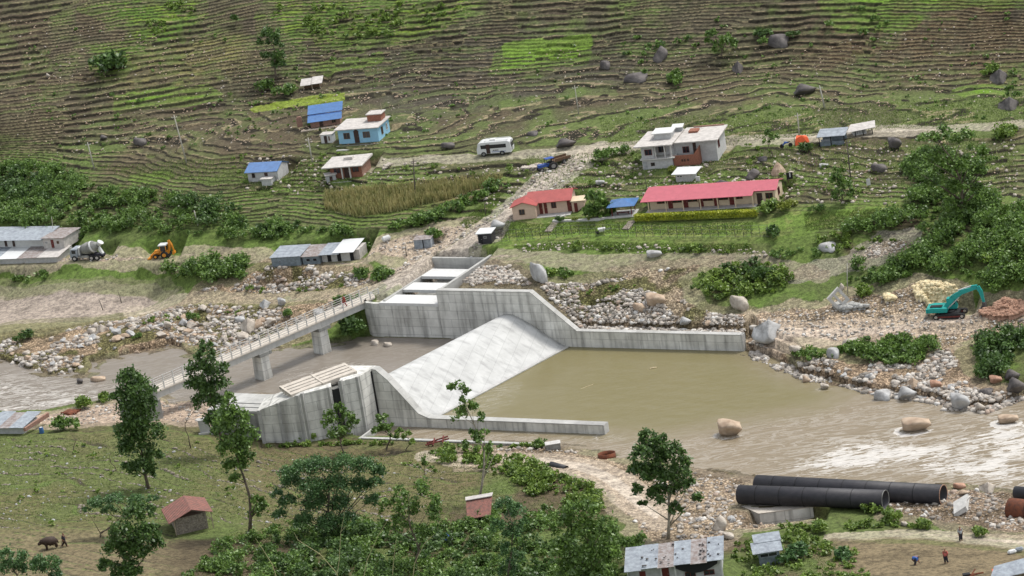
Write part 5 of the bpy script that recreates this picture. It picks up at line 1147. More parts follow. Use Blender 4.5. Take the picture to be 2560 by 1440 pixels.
tp.build('tarpaulin', 'black', r); door(r, 'f', L, D, L * .36, 0, .8, 1.8, 'door_red', y0=.6); door(r, 'f', L, D, L * .12, 0, .7, 1.6, 'door_red', y0=.6)
for x_ in (L * .6, L * .8): window(r, 'f', L, D, x_, .3, 1.2, .6, 'door_red', y0=.6)
rng = np.random.default_rng(77); q_ = []
for i in range(34):
    x_, y_ = rng.uniform(1, L), rng.uniform(0, D * .95); V0, F0 = rock_shape(i % 6, _I1, 5, .1); s_ = rng.uniform(.09, .2); q_.append((V0 * (s_ * 1.2, s_, s_ * .6) + (x_, y_, 2.28 + .7 * (y_ + .5) / (D + .9) + .08), F0))
V = np.concatenate([a for a, b in q_]); F_ = np.concatenate([b + len(a) * i for i, (a, b) in enumerate(q_)]); so_ = link('roof_stones', npmesh('roof_stones', V, F_), r, 'rock_dark'); so_['kind'] = 'stuff'
r, L, D = hroot('bot2', 'pump_shed', 'small grey tin shed with a two-pane opening, right of the tarpaulin workshop', 'shed')
MB().box(0, L, 0, D, -.4, 1.7).build('wall', 'tin_wall', r); roofslab(r, -.7, L + .4, -.6, D * .6, 1.75, .05, 'tin', 'roof', .5); roofslab(r, -.3, L + .5, D * .5, D + .5, 2.25, .05, 'tin', 'roof', .35)
window(r, 'f', L, D, .1, 1.0, L * .85, .5, 'tin')
r, L, D = hroot('river_tin', 'riverside_shed', 'low wide grey tin-roofed shed by the near river track, left edge', 'shed')
MB().box(0, L - .4, 0, D, -.3, .9).build('wall', 'block_light', r)
for i in range(4): roofslab(r, -.3 + i * L / 4, (i + 1) * L / 4 - .05, -.5, D + .5 + .3 * (i % 2), .95 + .04 * (i % 2), .05, 'tin' if i != 2 else 'tin_old', 'roof', .45)
MB().hexa([(L, -.5, .5), (L + .3, -.4, .5), (L + 1.5, D + .2, .9), (L + 1.1, D + .3, .9)], [(L, -.5, 1.0), (L + .3, -.4, 1.0), (L + 1.5, D + .2, 1.5), (L + 1.1, D + .3, 1.5)]).build('side_sheet', 'brick_pale', r)
# ------------------------------------------------------------------ vehicles
def wheel(par, x, y, z, rad_, wd, name='wheel', hub='steel'):
    o = MB().tube([(x, y, z), (x, y + wd * .15, z), (x, y + wd * .85, z), (x, y + wd, z)], [rad_ * .86, rad_, rad_, rad_ * .86], 16).build(name, 'rubber', par)
    MB().tube([(x, y - .02, z), (x, y + .03, z)], [rad_ * .5, rad_ * .55], 12).build('rim', hub, o); return o
# bus (front to the left)
r, L, D = hroot('bus', 'bus', 'small white bus with a dark window band, parked on the upper road', 'bus')
body = MB().ext([(.05, .42), (L - .05, .42), (L, 1.1), (L - .12, 2.35), (L - .5, 2.55), (.75, 2.55), (.32, 2.35), (.02, 1.25)], 0, 2.05).build('body', 'white_gloss', r, bevel=.05)
MB().box(.72, L - .75, -.025, .01, 1.38, 2.05).build('window_band', 'window_dark', r)
MB().hexa([(-.01, .12, 1.3), (.30, .12, 2.3), (.30, 1.93, 2.3), (-.01, 1.93, 1.3)], [(.02, .12, 1.28), (.33, .12, 2.28), (.33, 1.93, 2.28), (.02, 1.93, 1.28)]).build('windscreen', 'window_dark', r)
MB().box(1.55, 2.15, -.05, -.026, .5, 2.15).build('door', 'door_dark', r)
MB().box(L - .03, L + .03, .3, 1.75, 1.35, 2.1).build('rear_window', 'window_dark', r)
MB().box(2.4, L - .9, -.03, .0, .72, .78).build('stripe', 'blue_paint', r)
for i, x_ in enumerate((2.6, 2.85, 3.05, 3.3)): MB().box(x_, x_ + .16, -.03, .0, .92, 1.08).build('lettering', 'cloth_dark', r)
rk = MB()
for x_ in (1.4, 3.0, L - .6): rk.box(x_, x_ + .05, .2, 1.85, 2.56, 2.66)
for y_ in (.2, 1.8): rk.box(1.2, L - .3, y_, y_ + .05, 2.66, 2.72)
rk.build('roof_rack', 'white_gloss', r); MB().box(2.1, 3.0, .6, 1.4, 2.56, 2.8).build('roof_vent', 'white_paint', r)
ld = MB()
for y_ in (.35, .75): ld.box(L + .02, L + .07, y_, y_ + .04, .6, 2.7)
for z_ in (.9, 1.3, 1.7, 2.1): ld.box(L + .02, L + .06, .35, .79, z_, z_ + .04)
ld.build('rear_ladder', 'steel', r)
for x_ in (1.05, L - 1.5):
    wheel(r, x_, -.04, .42, .42, .26); wheel(r, x_, 1.82, .42, .42, .26)
for y_ in (.15, 1.7): MB().box(-.03, .06, y_, y_ + .22, .72, .92).build('headlight', 'white_gloss', r)
# tractor and trailer
r, L, D = hroot('tractor', 'tractor', 'dark blue farm tractor on the rubble beside the road junction', 'tractor')
MB().box(.1, 1.6, .45, 1.1, .75, 1.3).build('bonnet', 'blue_paint', r, bevel=.05); MB().box(1.5, 2.6, .4, 1.15, .7, 1.15).build('body', 'blue_paint', r, bevel=.04)
cb = MB().box(1.4, 2.7, .25, 1.3, 2.0, 2.1).build('canopy', 'blue_paint', r)
for x_, y_ in ((1.45, .3), (1.45, 1.22), (2.6, .3), (2.6, 1.22)): MB().box(x_, x_ + .06, y_, y_ + .06, 1.1, 2.0).build('canopy_post', 'black', r)
MB().box(2.0, 2.4, .6, .95, 1.15, 1.3).box(2.35, 2.45, .6, .95, 1.3, 1.7).build('seat', 'black', r); MB().cyl((1.75, .8, 1.35), .18, .03, 12).build('steering_wheel', 'black', r)
wheel(r, 2.35, -.02, .7, .7, .35); wheel(r, 2.35, 1.2, .7, .7, .35); wheel(r, .45, .1, .4, .4, .22); wheel(r, .45, 1.2, .4, .4, .22)
MB().cyl((.8, .55, 1.3), .04, .7, 8).build('exhaust', 'black', r)
P = hit([1398], [414], land)[0]; q = empty('farm_trailer', tuple(P), .45, 'low brown flatbed trailer behind the blue tractor', 'trailer')
MB().box(-.6, 2.2, 0, 1.5, .7, .8).box(-.6, 2.2, 0, .06, .8, 1.15).box(-.6, 2.2, 1.44, 1.5, .8, 1.15).build('bed', 'wood', q); wheel(q, .9, -.2, .4, .4, .2); wheel(q, .9, 1.5, .4, .4, .2); MB().box(-1.6, -.6, .7, .8, .6, .68).build('drawbar', 'steel', q)
# concrete mixer lorry (cab to the left)
r, L, D = hroot('mixer', 'mixer_truck', 'dusty grey concrete mixer lorry on the dirt track', 'lorry'); s = L / 6.2
MB().box(0, L, .7, 1.6, .65, .9).build('chassis', 'cloth_dark', r)
cab = MB().ext([(-.1, .6), (1.3 * s, .6), (1.3 * s, 2.2), (.15, 2.2), (-.1, 1.5)], .15, 2.2).build('cab', 'tin', r, bevel=.04)
MB().box(.3, 1.1 * s, .12, .16, 1.4, 2.0).build('side_window', 'window_dark', cab); MB().hexa([(-.13, .3, 1.5), (-.10, .3, 1.5), (-.10, 2.05, 1.5), (-.13, 2.05, 1.5)], [(.11, .3, 2.1), (.14, .3, 2.1), (.14, 2.05, 2.1), (.11, 2.05, 2.1)]).build('windscreen', 'window_dark', cab)
MB().tube([(1.7 * s, 1.15, 1.75), (2.1 * s, 1.15, 1.8), (3.2 * s, 1.15, 2.0), (4.2 * s, 1.15, 2.25), (5.0 * s, 1.15, 2.45), (5.3 * s, 1.15, 2.55)], [.45, .85, 1.1, 1.02, .62, .5], 20).build('drum', 'concrete_dark', r, smooth=True)
MB().tube([(4.1 * s, 1.15, 2.22), (4.35 * s, 1.15, 2.3)], [1.07, 1.0], 20).build('drum_ring', 'white_paint', r)
MB().box(1.35 * s, 1.7 * s, .6, 1.7, .9, 2.3).build('water_tank', 'white_paint', r); MB().tube([(5.4 * s, 1.15, 2.5), (5.9 * s, 1.15, 3.05)], [.3, .55], 12).build('hopper', 'white_paint', r)
MB().hexa([(5.3 * s, .9, 1.5), (5.9 * s, .9, .8), (5.9 * s, 1.4, .8), (5.3 * s, 1.4, 1.5)], [(5.4 * s, .9, 2.3), (6.1 * s, .9, 1.0), (6.1 * s, 1.4, 1.0), (5.4 * s, 1.4, 2.3)]).build('chute', 'white_gloss', r)
for x_ in (.7 * s, 4.1 * s, 5.2 * s):
    wheel(r, x_, .1, .5, .5, .32, hub='roof_white'); wheel(r, x_, 1.9, .5, .5, .32, hub='roof_white')
MB().box(1.6 * s, 3.4 * s, .25, .5, .55, .95).build('fuel_tank', 'concrete_dark', r)
# backhoe loader
r, L, D = hroot('hoe', 'backhoe_loader', 'orange-yellow backhoe loader with a white cab roof on the dirt track', 'backhoe'); s = L / 5.0
MB().box(1.2 * s, 2.5 * s, .7, 1.5, .7, 1.35).build('bonnet', 'orange', r, bevel=.05); MB().box(2.3 * s, 3.9 * s, .6, 1.6, .55, 1.2).build('body', 'orange', r, bevel=.04)
cab = MB().box(2.45 * s, 3.7 * s, .55, 1.65, 1.2, 2.2).build('cab', 'window_dark', r); MB().box(2.25 * s, 3.85 * s, .4, 1.8, 2.203, 2.36).build('cab_roof', 'white_gloss', cab)
for x_, y_ in ((2.45, .5), (3.62, .5), (2.45, 1.62), (3.62, 1.62)): MB().box(x_ * s, x_ * s + .1, y_, y_ + .1, 1.2, 2.2).build('cab_post', 'orange', cab)
MB().tube([(2.3 * s, .45, 1.2), (1.3 * s, .4, .95), (.6 * s, .4, .45)], .13, 6).build('loader_arm', 'orange', r); MB().tube([(2.3 * s, 1.75, 1.2), (1.3 * s, 1.8, .95), (.6 * s, 1.8, .45)], .13, 6).build('loader_arm', 'orange', r)
MB().ext([(.55 * s, .1), (0, .05), (-.15, .2), (.1, .28), (.5 * s, .35), (.65 * s, .85), (.72 * s, .8)], .1, 2.1).build('front_bucket', 'orange', r)
MB().tube([(3.9 * s, 1.1, .9), (4.3 * s, 1.1, 1.8), (4.25 * s, 1.1, 2.9)], [.22, .24, .18], 6).build('boom', 'orange', r); MB().tube([(4.25 * s, 1.1, 2.95), (4.75 * s, 1.1, 2.1), (5.0 * s, 1.1, 1.0)], [.2, .18, .13], 6).build('dipper', 'orange', r)
MB().ext([(4.8 * s, 1.0), (5.2 * s, 1.0), (5.25 * s, .6), (4.9 * s, .35), (4.7 * s, .5)], .8, 1.4).build('rear_bucket', 'orange', r)
for y_ in (.15, 1.75): wheel(r, 3.3 * s, y_, .62, .62, .36, hub='orange'); wheel(r, 1.5 * s, y_, .42, .42, .28, hub='orange')
MB().box(3.9 * s, 4.1 * s, .1, 2.1, .2, .5).build('stabiliser', 'black', r)
# excavator
r, L, D = hroot('digger', 'excavator', 'turquoise tracked excavator digging at the reddish rubble heap', 'excavator')
for y_ in (.0, 2.2):
    t_ = [(.25, 0), (L - .25, 0), (L, .18), (L + .02, .5), (L - .25, .74), (.25, .74), (-.02, .5), (0, .18)]; tr = MB().ext(t_, y_, y_ + .55).build('track', 'rubber', r)
    for x_ in (.35, L - .35): MB().cyl((x_, y_ - .04, .37), .22, .06, 12, 'y').build('sprocket', 'rock_pale', tr)
    MB().box(.5, L - .5, y_ - .02, y_, .25, .5).build('track_frame', 'red_steel', tr)
MB().box(.8, L - .8, .55, 2.2, .35, .8).cyl((L / 2, 1.38, .8), .7, .15, 16).build('undercarriage', 'black', r)
MB().ext([(-.75, 1.0), (1.6, 1.0), (1.9, 1.0), (1.9, 1.75), (-.1, 1.85), (-.75, 1.7)], .2, 2.6).build('house', 'teal', r, bevel=.06)
MB().ext([(-1.0, 1.05), (-.74, 1.05), (-.74, 1.75), (-.95, 1.7)], .15, 2.65).build('counterweight', 'teal', r, bevel=.04)
MB().box(-.4, 1.2, .5, 1.3, 1.86, 1.98).build('engine_cover', 'black', r)
cab = MB().ext([(1.6, 1.0), (3.0, 1.0), (3.05, 1.9), (2.8, 2.75), (1.65, 2.75)], 1.7, 2.65).build('cab', 'teal', r, bevel=.04)
MB().hexa([(2.0, 1.66, 1.8), (2.8, 1.66, 1.8), (2.8, 1.69, 1.8), (2.0, 1.69, 1.8)], [(2.0, 1.66, 2.6), (2.7, 1.66, 2.6), (2.7, 1.69, 2.6), (2.0, 1.69, 2.6)]).build('side_window', 'window_dark', cab); MB().hexa([(3.06, 1.8, 1.9), (3.09, 1.8, 1.9), (3.09, 2.55, 1.9), (3.06, 2.55, 1.9)], [(2.83, 1.8, 2.7), (2.86, 1.8, 2.7), (2.86, 2.55, 2.7), (2.83, 2.55, 2.7)]).build('windscreen', 'window_dark', cab)
def arm(pts, ws, y0, y1):
    mb = MB()
    for (a, b), (wa, wb) in zip(zip(pts, pts[1:]), zip(ws, ws[1:])):
        d = np.array(b) - np.array(a); n_ = np.array([-d[1], d[0]]) / np.hypot(*d)
        mb.ext([tuple(np.array(a) - n_ * wa), tuple(np.array(b) - n_ * wb), tuple(np.array(b) + n_ * wb), tuple(np.array(a) + n_ * wa)], y0, y1)
    return mb
arm([(1.5, 1.5), (2.7, 3.1), (3.9, 3.95), (6.0, 4.6)], [.25, .42, .34, .2], .95, 1.35).build('boom', 'teal', r)
arm([(5.3, 4.85), (6.15, 4.75), (6.55, 3.9), (6.8, 2.1)], [.12, .3, .26, .15], 1.0, 1.3).build('dipper', 'teal', r)
MB().tube([(1.9, 1.15, 1.4), (3.5, 1.15, 3.1)], .09, 8).tube([(3.5, 1.15, 4.3), (5.4, 1.15, 4.95)], .09, 8).build('hydraulic_cylinder', 'white_gloss', r)
MB().ext([(6.6, 2.2), (7.0, 2.15), (7.1, 1.5), (6.8, 1.05), (6.35, .95), (6.3, 1.3), (6.6, 1.6)], .75, 1.55).build('bucket', 'rock_dark', r)

# ------------------------------------------------------------------ poles, posts, fence
def pole(px, py, tx, ty, label, mt='pole', mt2=None, r0=.11, arm_=True, name='utility_pole', cat='pole'):
    P = hit([px], [py], land)[0]; s = ppm(P); h = math.hypot(py - ty, 0) / s / .955 / math.cos(ROLL) ; q = empty(name, tuple(P), 0, label, cat)
    dx = (tx - px + (py - ty) * math.tan(ROLL)) / s
    mb = MB().tube([(0, 0, -.4), (dx * .5, 0, h * .5), (dx, 0, h)], [r0, r0 * .85, r0 * .7], 8); mb.build('shaft', mt, q, smooth=True)
    if arm_: MB().box(dx - .45, dx + .45, -.04, .04, h - .45, h - .37).build('crossarm', mt2 or mt, q)
    if arm_:
        for x_ in (-.38, .0, .38): MB().cyl((dx + x_, 0, h - .37), .04, .12, 6).build('insulator', 'white_paint', q)
    return q
pole(467, 408, 438, 288, 'tallest pale utility pole, at the left of the terraced slope')
pole(236, 422, 221, 356, 'thin pale pole at the end of the upper track, far left')
pole(781, 405, 771, 345, 'pale leaning pole between the sky-blue house and the block house')
pole(1038, 493, 1034, 400, 'dark pole standing in the maize field', 'pole_dark')
pole(2062, 270, 2047, 214, 'bright pale pole on the slope right of centre, beside a flat grey boulder', r0=.13)
pole(1998, 338, 1992, 284, 'pale pole rising behind the orange tarpaulin')
pole(2127, 452, 2114, 352, 'two-tone pole on the terraces below the roadside stall', 'pole_dark')
pole(1447, 286, 1436, 215, 'faint thin pole in the middle of the terraced slope', r0=.08)
pole(495, 562, 486, 526, 'short pale post standing in the left thicket', r0=.09, arm_=False, name='post', cat='post')
pole(453, 622, 442, 590, 'short white leaning post behind the backhoe loader', 'white_paint', r0=.09, arm_=False, name='post', cat='post')
pole(136, 600, 131, 543, 'thin bare post in the thicket above the quarters', r0=.06, arm_=False, name='post', cat='post')
pole(1618, 478, 1611, 436, 'thin dark pole rising behind the left end of the pink roof', 'pole_dark', r0=.06, arm_=False)
pole(1016, 640, 1013, 612, 'short dark post at the bend of the river track', 'pole_dark', r0=.07, arm_=False, name='post', cat='post')
pole(1214, 538, 1211, 507, 'dark post at the edge of the stony road', 'pole_dark', r0=.07, arm_=False, name='post', cat='post')
pole(2118, 735, 2116, 660, 'thin pale post with a small sign at the edge of the right thicket', r0=.07, arm_=False, name='post', cat='post')
for px, py, tx, ty, l in ((258, 775, 248, 748, 'left'), (304, 757, 297, 730, 'right')):
    pole(px, py, tx, ty, 'thin dark goalpost on the sand field, the %s of two' % l, 'pole_dark', r0=.07, arm_=False, name='goalpost', cat='goalpost')
# wire fence round the playing lawn
A = hit([1236], [608], land)[0]; B = hit([1922], [592], land)[0]; d = B - A; fl = float(np.hypot(d[0], d[1])); n = 34
q = empty('wire_fence', tuple(A), math.atan2(d[1], d[0]), 'wire fence on thin dark posts along the lawn below the school', 'fence')
ca, sa = d[0] / fl, d[1] / fl; xs = [fl * i / n for i in range(n + 1)]; zs = land(np.array([A[0] + x * ca for x in xs]), np.array([A[1] + x * sa for x in xs])) - A[2]
for x_, z_ in zip(xs, zs): MB().tube([(x_, 0, z_ - .2), (x_ - .03, 0, z_ + 1.75)], .035, 5).build('post', 'pole_dark', q)
wr = MB()
for h_ in (.1, .6, 1.15, 1.7): wr.tube([(x_, 0, z_ + h_) for x_, z_ in zip(xs, zs)], .012, 4, cap=False)
wr.build('wires', 'steel', q)

# ------------------------------------------------------------------ pipes, debris
def pipe(name, a, b, rad_, wall, mt, label, rim=None, n=28):
    a = Vector(a); b = Vector(b); q = empty(name, tuple(a), 0, label, 'pipe'); d = b - a; k = d.normalized(); u = k.cross(Vector((0, 0, 1))).normalized(); v = u.cross(k)
    V = []; F_ = []; prof = [(0, rad_ - wall), (0, rad_), (d.length, rad_), (d.length, rad_ - wall)]
    for t, rr in prof:
        for i in range(n):
            w_ = 2 * math.pi * i / n; V.append(k * t + (u * math.cos(w_) + v * math.sin(w_)) * rr)
    for jx in range(4):
        for i in range(n): F_.append((jx * n + i, jx * n + (i + 1) % n, ((jx + 1) % 4) * n + (i + 1) % n, ((jx + 1) % 4) * n + i))
    o = MB().add(V, F_).build('shell', mt, q)
    for p in o.data.polygons: p.use_smooth = abs(Vector(p.normal).dot(k)) < .5
    for t in np.arange(2.4, d.length - 1, 3.1):      # weld seams
        MB().tube([k * t, k * (t + .06)], rad_ + .012, n).build('weld', 'black', q) if False else None
    sm = MB(); cnt = 0
    for t in np.arange(2.4, d.length - 1, 3.1):
        for i in range(n):
            w0 = 2 * math.pi * i / n; w1 = 2 * math.pi * (i + 1) / n
            c = [k * tt + (u * math.cos(w) + v * math.sin(w)) * rr for tt in (t, t + .09) for w in (w0, w1) for rr in (rad_ - .01, rad_ + .02)]
            sm.add(c, [(1, 3, 7, 5)]); cnt += 1
    if cnt: sm.build('weld_seams', 'rubber', q)
    if rim:
        V = []; 
        for t, rr in ((d.length + .002, rad_ - wall), (d.length + .002, rad_ + .01), (d.length + .05, rad_ + .01), (d.length + .05, rad_ - wall)):
            for i in range(n):
                w_ = 2 * math.pi * i / n; V.append(k * t + (u * math.cos(w_) + v * math.sin(w_)) * rr)
        MB().add(V, F_).build('end_ring', rim, q, smooth=False)
    return q
pipe('steel_pipe', un(1849, 1236, 2.7), un(2213, 1249, 2.7), 1.16, .07, 'black_iron', 'nearer of two long black steel pipes lying on the gravel by the river', 'concrete_dark')
pipe('steel_pipe', un(1893, 1212, 2.35), un(2358, 1237, 2.35), 1.22, .07, 'black_iron', 'farther and longer of two black steel pipes lying on the gravel by the river', 'rock_red')
pipe('steel_pipe', un(2538, 1231, 1.9), un(2680, 1240, 1.9), .75, .05, 'black_iron', 'black pipe end cut off by the right edge of the picture, above the rusty drum')
pipe('rusty_drum', un(2526, 1272, 1.7), un(2660, 1288, 1.7), 1.3, .08, 'rust', 'thick rust-red steel drum cut off by the right edge of the picture')
pipe('short_pipe', un(1378, 1163, 1.5), un(1416, 1174, 1.4), .50, .05, 'black_iron', 'short black pipe with a round open end beside the pale near track')
pipe('short_pipe', un(1118, 1128, 1.4), un(1138, 1133, 1.35), .34, .04, 'black_iron', 'small black pipe end poking out of the greenery below the channel wall')
pipe('rusty_ring', un(1519, 1150, .3), un(1516, 1132, 1.25), 1.15, .05, 'rust', 'rust-red open steel ring standing on the near river edge')
def lump(name, px, py, parts, label, cat, rz=0., z=None):
    P = hit([px], [py], land)[0] if z is None else un(float(px), float(py), z); q = empty(name, tuple(P), rz, label, cat)
    for nm, mt, fn in parts: fn(MB()).build(nm, mt, q)
    return q
lump('concrete_block', 1898, 1284, [('block', 'concrete_wall', lambda m: m.hexa([(0, 0, -3), (6.4, -.6, -3), (6.2, 4, -3), (-1.7, 3.2, -3)], [(0, 0, 0), (6.4, -.6, 0), (6.2, 4, 0), (-1.7, 3.2, 0)])), ('top_slab', 'concrete_deck', lambda m: m.hexa([(-.1, -.1, .003), (6.5, -.7, .003), (6.25, 4.1, .003), (-1.8, 3.3, .003)], [(-.1, -.1, .07), (6.5, -.7, .07), (6.25, 4.1, .07), (-1.8, 3.3, .07)]))], 'grey concrete footing block under the near black pipe', 'concrete block', z=1.45)
lump('tilted_slab', 2385, 1290, [('slab', 'mortar', lambda m: m.hexa([(0, 0, -.3), (1.7, .2, .3), (2.4, 2.6, .9), (.5, 2.4, .2)], [(0, 0, .25), (1.5, .2, .9), (2.2, 2.6, 1.5), (.4, 2.4, .8)])), ('rebar', 'rust', lambda m: m.tube([(1.9, 1.4, 1.1), (2.5, 1.5, 1.6)], .03, 4))], 'broken concrete slab tilted on the gravel right of the pipes', 'slab')
lump('concrete_ruin', 2098, 778, [('frame', 'mortar', lambda m: m.box(0, 2.2, 0, .3, 0, .4).box(0, .4, 0, .3, .4, 2.2).box(1.8, 2.2, 0, .3, .4, 2.2).box(0, 2.2, 0, .3, 2.2, 2.6).box(.9, 1.2, 0, .3, .4, 2.2))], 'broken hollow concrete frame lying tilted on rubble left of the excavator', 'frame').rotation_euler = (0, rad(-35), .3)
lump('concrete_box', 1366, 1127, [('box', 'concrete_dark', lambda m: m.box(0, 1.9, 0, 1.2, -.3, .7)), ('lid', 'mortar', lambda m: m.box(-.05, 1.95, -.05, 1.25, .703, .78))], 'small dark concrete box at the river end of the near channel wall', 'concrete box')
lump('steel_scrap', 1064, 1118, [('beams', 'red_steel', lambda m: m.tube([(0, 0, .3), (3.2, .5, .5)], .12, 5).tube([(.2, 1, .2), (3.1, 1.2, .6)], .12, 5).tube([(1, -.2, .2), (1.3, 1.5, .5)], .1, 5).tube([(2.3, -.1, .3), (2.5, 1.4, .7)], .1, 5).tube([(.4, .1, -.1), (.5, .2, .4)], .08, 5))], 'dark red steel framework lying beside the near channel wall', 'steel scrap')
lump('concrete_pier_stub', 503, 1085, [('stub', 'concrete_new', lambda m: m.hexa([(0, 0, -.4), (1.3, 0, -.4), (1.3, 1.2, -.4), (0, 1.2, -.4)], [(-.2, 0, 1.9), (1.2, 0, 1.9), (1.2, 1.2, 1.9), (-.2, 1.2, 1.9)])), ('ledge', 'concrete_new', lambda m: m.box(-.3, 1.6, -.4, -.003, -.4, .2))], 'pale concrete stub standing behind the leafy trees near the track', 'concrete stub')
lump('water_drum', 105, 1083, [('barrel', 'roof_blue', lambda m: m.tube([(0, 0, -.1), (0, 0, .1), (0, 0, .5), (0, 0, .85)], [.28, .33, .33, .27], 12)), ('lid', 'white_paint', lambda m: m.cyl((0, 0, .85), .2, .05, 10))], 'light blue drum beside the riverside shed at the left edge', 'drum')
lump('driftwood', 1633, 921, [('log', 'log', lambda m: m.tube([(-.45, 0, .02), (0, .05, .06), (.5, .1, .03)], [.09, .11, .07], 7))], 'pale piece of driftwood floating in the middle of the pool', 'driftwood', z=0.)
lump('driftwood', 1452, 972, [('branch', 'log', lambda m: m.tube([(0, 0, .0), (.9, .5, .03), (1.8, 1.1, .0)], [.03, .04, .02], 5))], 'thin stick floating in the pool near the weir', 'driftwood', z=0.)
lump('white_sheeting', 862, 590, [('sheet', 'roof_white', lambda m: m.hexa([(0, 0, -.1), (3.6, -.3, -.1), (7.2, .9, 0), (5, 1.8, 0)], [(0, .1, .3), (3.6, -.1, .35), (7.2, 1.0, .6), (5, 1.9, .7)]).hexa([(3.2, -.8, -.2), (4.8, -.8, -.2), (5.2, .2, -.1), (3.4, .2, -.1)], [(3.3, -.7, .5), (4.8, -.8, .4), (5.2, .3, .6), (3.4, .3, .7)]))], 'crumpled white sheeting spread in the bushes above the tin sheds', 'sheeting')
lump('white_tank', 966, 604, [('tank', 'white_paint', lambda m: m.tube([(-.6, 0, .35), (-.4, 0, .4), (.5, .3, .5), (.65, .35, .5)], [.2, .45, .45, .2], 12)), ('cap', 'block_wall', lambda m: m.tube([(.66, .35, .5), (.74, .38, .5)], .12, 8))], 'white rounded tank lying at the upper edge of the dirt yard', 'tank')
lump('tarpaulin_heap', 1112, 1352, [('blue_sheet', 'blue_tarp', lambda m: m.add([(-.7, -.3, -.1), (.5, -.5, -.1), (1.0, .3, -.1), (.2, 1.2, -.1), (-.9, .8, -.1), (-.3, .1, .7), (.3, .3, .95), (.5, .0, .5)], [(0, 1, 7, 5), (1, 2, 7), (2, 3, 6, 7), (3, 4, 6), (4, 0, 5), (5, 6, 4), (5, 7, 6)])), ('white_sheet', 'white_paint', lambda m: m.add([(.3, -.6, -.1), (1.5, -.4, -.1), (1.7, .6, -.1), (.7, -.1, .5), (1.3, .3, .45)], [(0, 1, 3), (1, 4, 3), (1, 2, 4)])), ('rope', 'black', lambda m: m.tube([(.2, -.4, .2), (.8, .1, .62), (1.3, .6, .3)], .05, 5))], 'crumpled blue and white tarpaulin heap among the near bushes', 'tarpaulin')
lump('orange_tarpaulin', 1988, 366, [('sheet', 'orange_tarp', lambda m: m.add([(0, 0, -.2), (2.3, 0, -.2), (2.4, 1.4, -.1), (.1, 1.5, -.1), (.2, .4, 1.0), (1.2, .5, 1.35), (2.1, .5, .9), (.5, 1.2, 1.3), (1.9, 1.2, 1.1)], [(0, 1, 6, 5, 4), (1, 2, 8, 6), (3, 0, 4, 7), (4, 5, 7), (5, 6, 8, 7), (2, 3, 7, 8)])), ('prop', 'wood', lambda m: m.tube([(0, -.1, -.2), (0, -.1, 1.5)], .05, 5))], 'bright orange tarpaulin shelter beside the upper road', 'tarpaulin')
lump('motorcycle', 1966, 369, [('frame', 'blue_paint', lambda m: m.tube([(-.5, 0, .45), (-.1, 0, .8), (.5, 0, .75)], [.1, .18, .1], 6)), ('seat', 'black', lambda m: m.box(.1, .7, -.1, .1, .78, .88)), ('handlebar', 'steel', lambda m: m.tube([(-.35, -.3, 1.0), (-.35, .3, 1.0)], .03, 5)), ('wheel', 'rubber', lambda m: m.cyl((-.65, -.05, .32), .32, .1, 14, 'y')), ('wheel', 'rubber', lambda m: m.cyl((.65, -.05, .32), .32, .1, 14, 'y'))], 'dark blue motorcycle parked left of the orange tarpaulin', 'motorcycle')
lump('dark_wheelbarrow', 1503, 584, [('tray', 'white_paint', lambda m: m.hexa([(-.2, -.3, .4), (.5, -.3, .4), (.5, .3, .4), (-.2, .3, .4)], [(-.4, -.4, .8), (.7, -.4, .8), (.7, .4, .8), (-.4, .4, .8)])), ('wheel', 'rubber', lambda m: m.cyl((-.5, -.05, .22), .22, .1, 12, 'y')), ('handle', 'steel', lambda m: m.tube([(.5, -.25, .5), (1.4, -.3, .6)], .03, 5).tube([(.5, .25, .5), (1.4, .3, .6)], .03, 5))], 'small grey and white wheelbarrow on the lawn below the hedge', 'wheelbarrow')
lump('white_sign', 2171, 466, [('board', 'white_paint', lambda m: m.box(-.2, .35, 0, .06, .15, 1.1)), ('leg', 'wood', lambda m: m.box(-.12, -.06, .02, .05, -.2, .15).box(.2, .26, .02, .05, -.2, .15))], 'small white board standing on the terrace left of the big right-hand tree', 'board')
lump('hay_stack', 1948, 437, [('heap', 'rock_tan', lambda m: m.tube([(0, .6, -.2), (0, .6, .1), (0, .6, .8), (0, .6, 1.5), (0, .6, 1.75)], [1.1, 1.15, .85, .35, .08], 12))], 'cone-shaped brown straw heap on the terraces above the school', 'straw heap')
P = hit([1978], [452], land)[0]
lump('notice_panel', 1976, 456, [('panel', 'black', lambda m: m.box(-.45, .45, 0, .06, .5, 1.5)), ('stripe', 'white_paint', lambda m: m.box(-.02, .14, -.03, .0, .8, 1.4)), ('leg', 'wood', lambda m: m.box(-.3, -.22, .01, .05, -.3, .5).box(.22, .3, .01, .05, -.3, .5))], 'small black panel with a white stripe on the terrace right of the straw heap', 'panel')
lump('scrap_pile', 2430, 1448, [('rods', 'rust', lambda m: m.tube([(-1.2, 0, .2), (.9, .2, .5)], .1, 5).tube([(-.8, .6, .3), (1.4, .4, .4)], .1, 5).tube([(-.4, -.2, .1), (.6, 1, .7)], .08, 5)), ('engine', 'rubber', lambda m: m.box(-.9, -.1, .1, .7, -.1, .6)), ('red_cover', 'orange_tarp', lambda m: m.box(2.4, 3.1, .6, 1.1, 0, .35))], 'dark scrap heap with rusty rods at the bottom right corner', 'scrap')
lump('tin_sheet', 2520, 1452, [('sheet', 'tin', lambda m: m.hexa([(-2, 0, .3), (3, .6, .4), (3, 3, 1.1), (-1, 2.4, .9)], [(-2, 0, .36), (3, .6, .46), (3, 3, 1.16), (-1, 2.4, .96)])), ('prop', 'wood', lambda m: m.box(-1.4, -1.3, .3, .4, -.4, .3).box(2.4, 2.5, 1, 1.1, -.4, .4))], 'grey tin sheet roof corner at the bottom right edge', 'tin sheet')
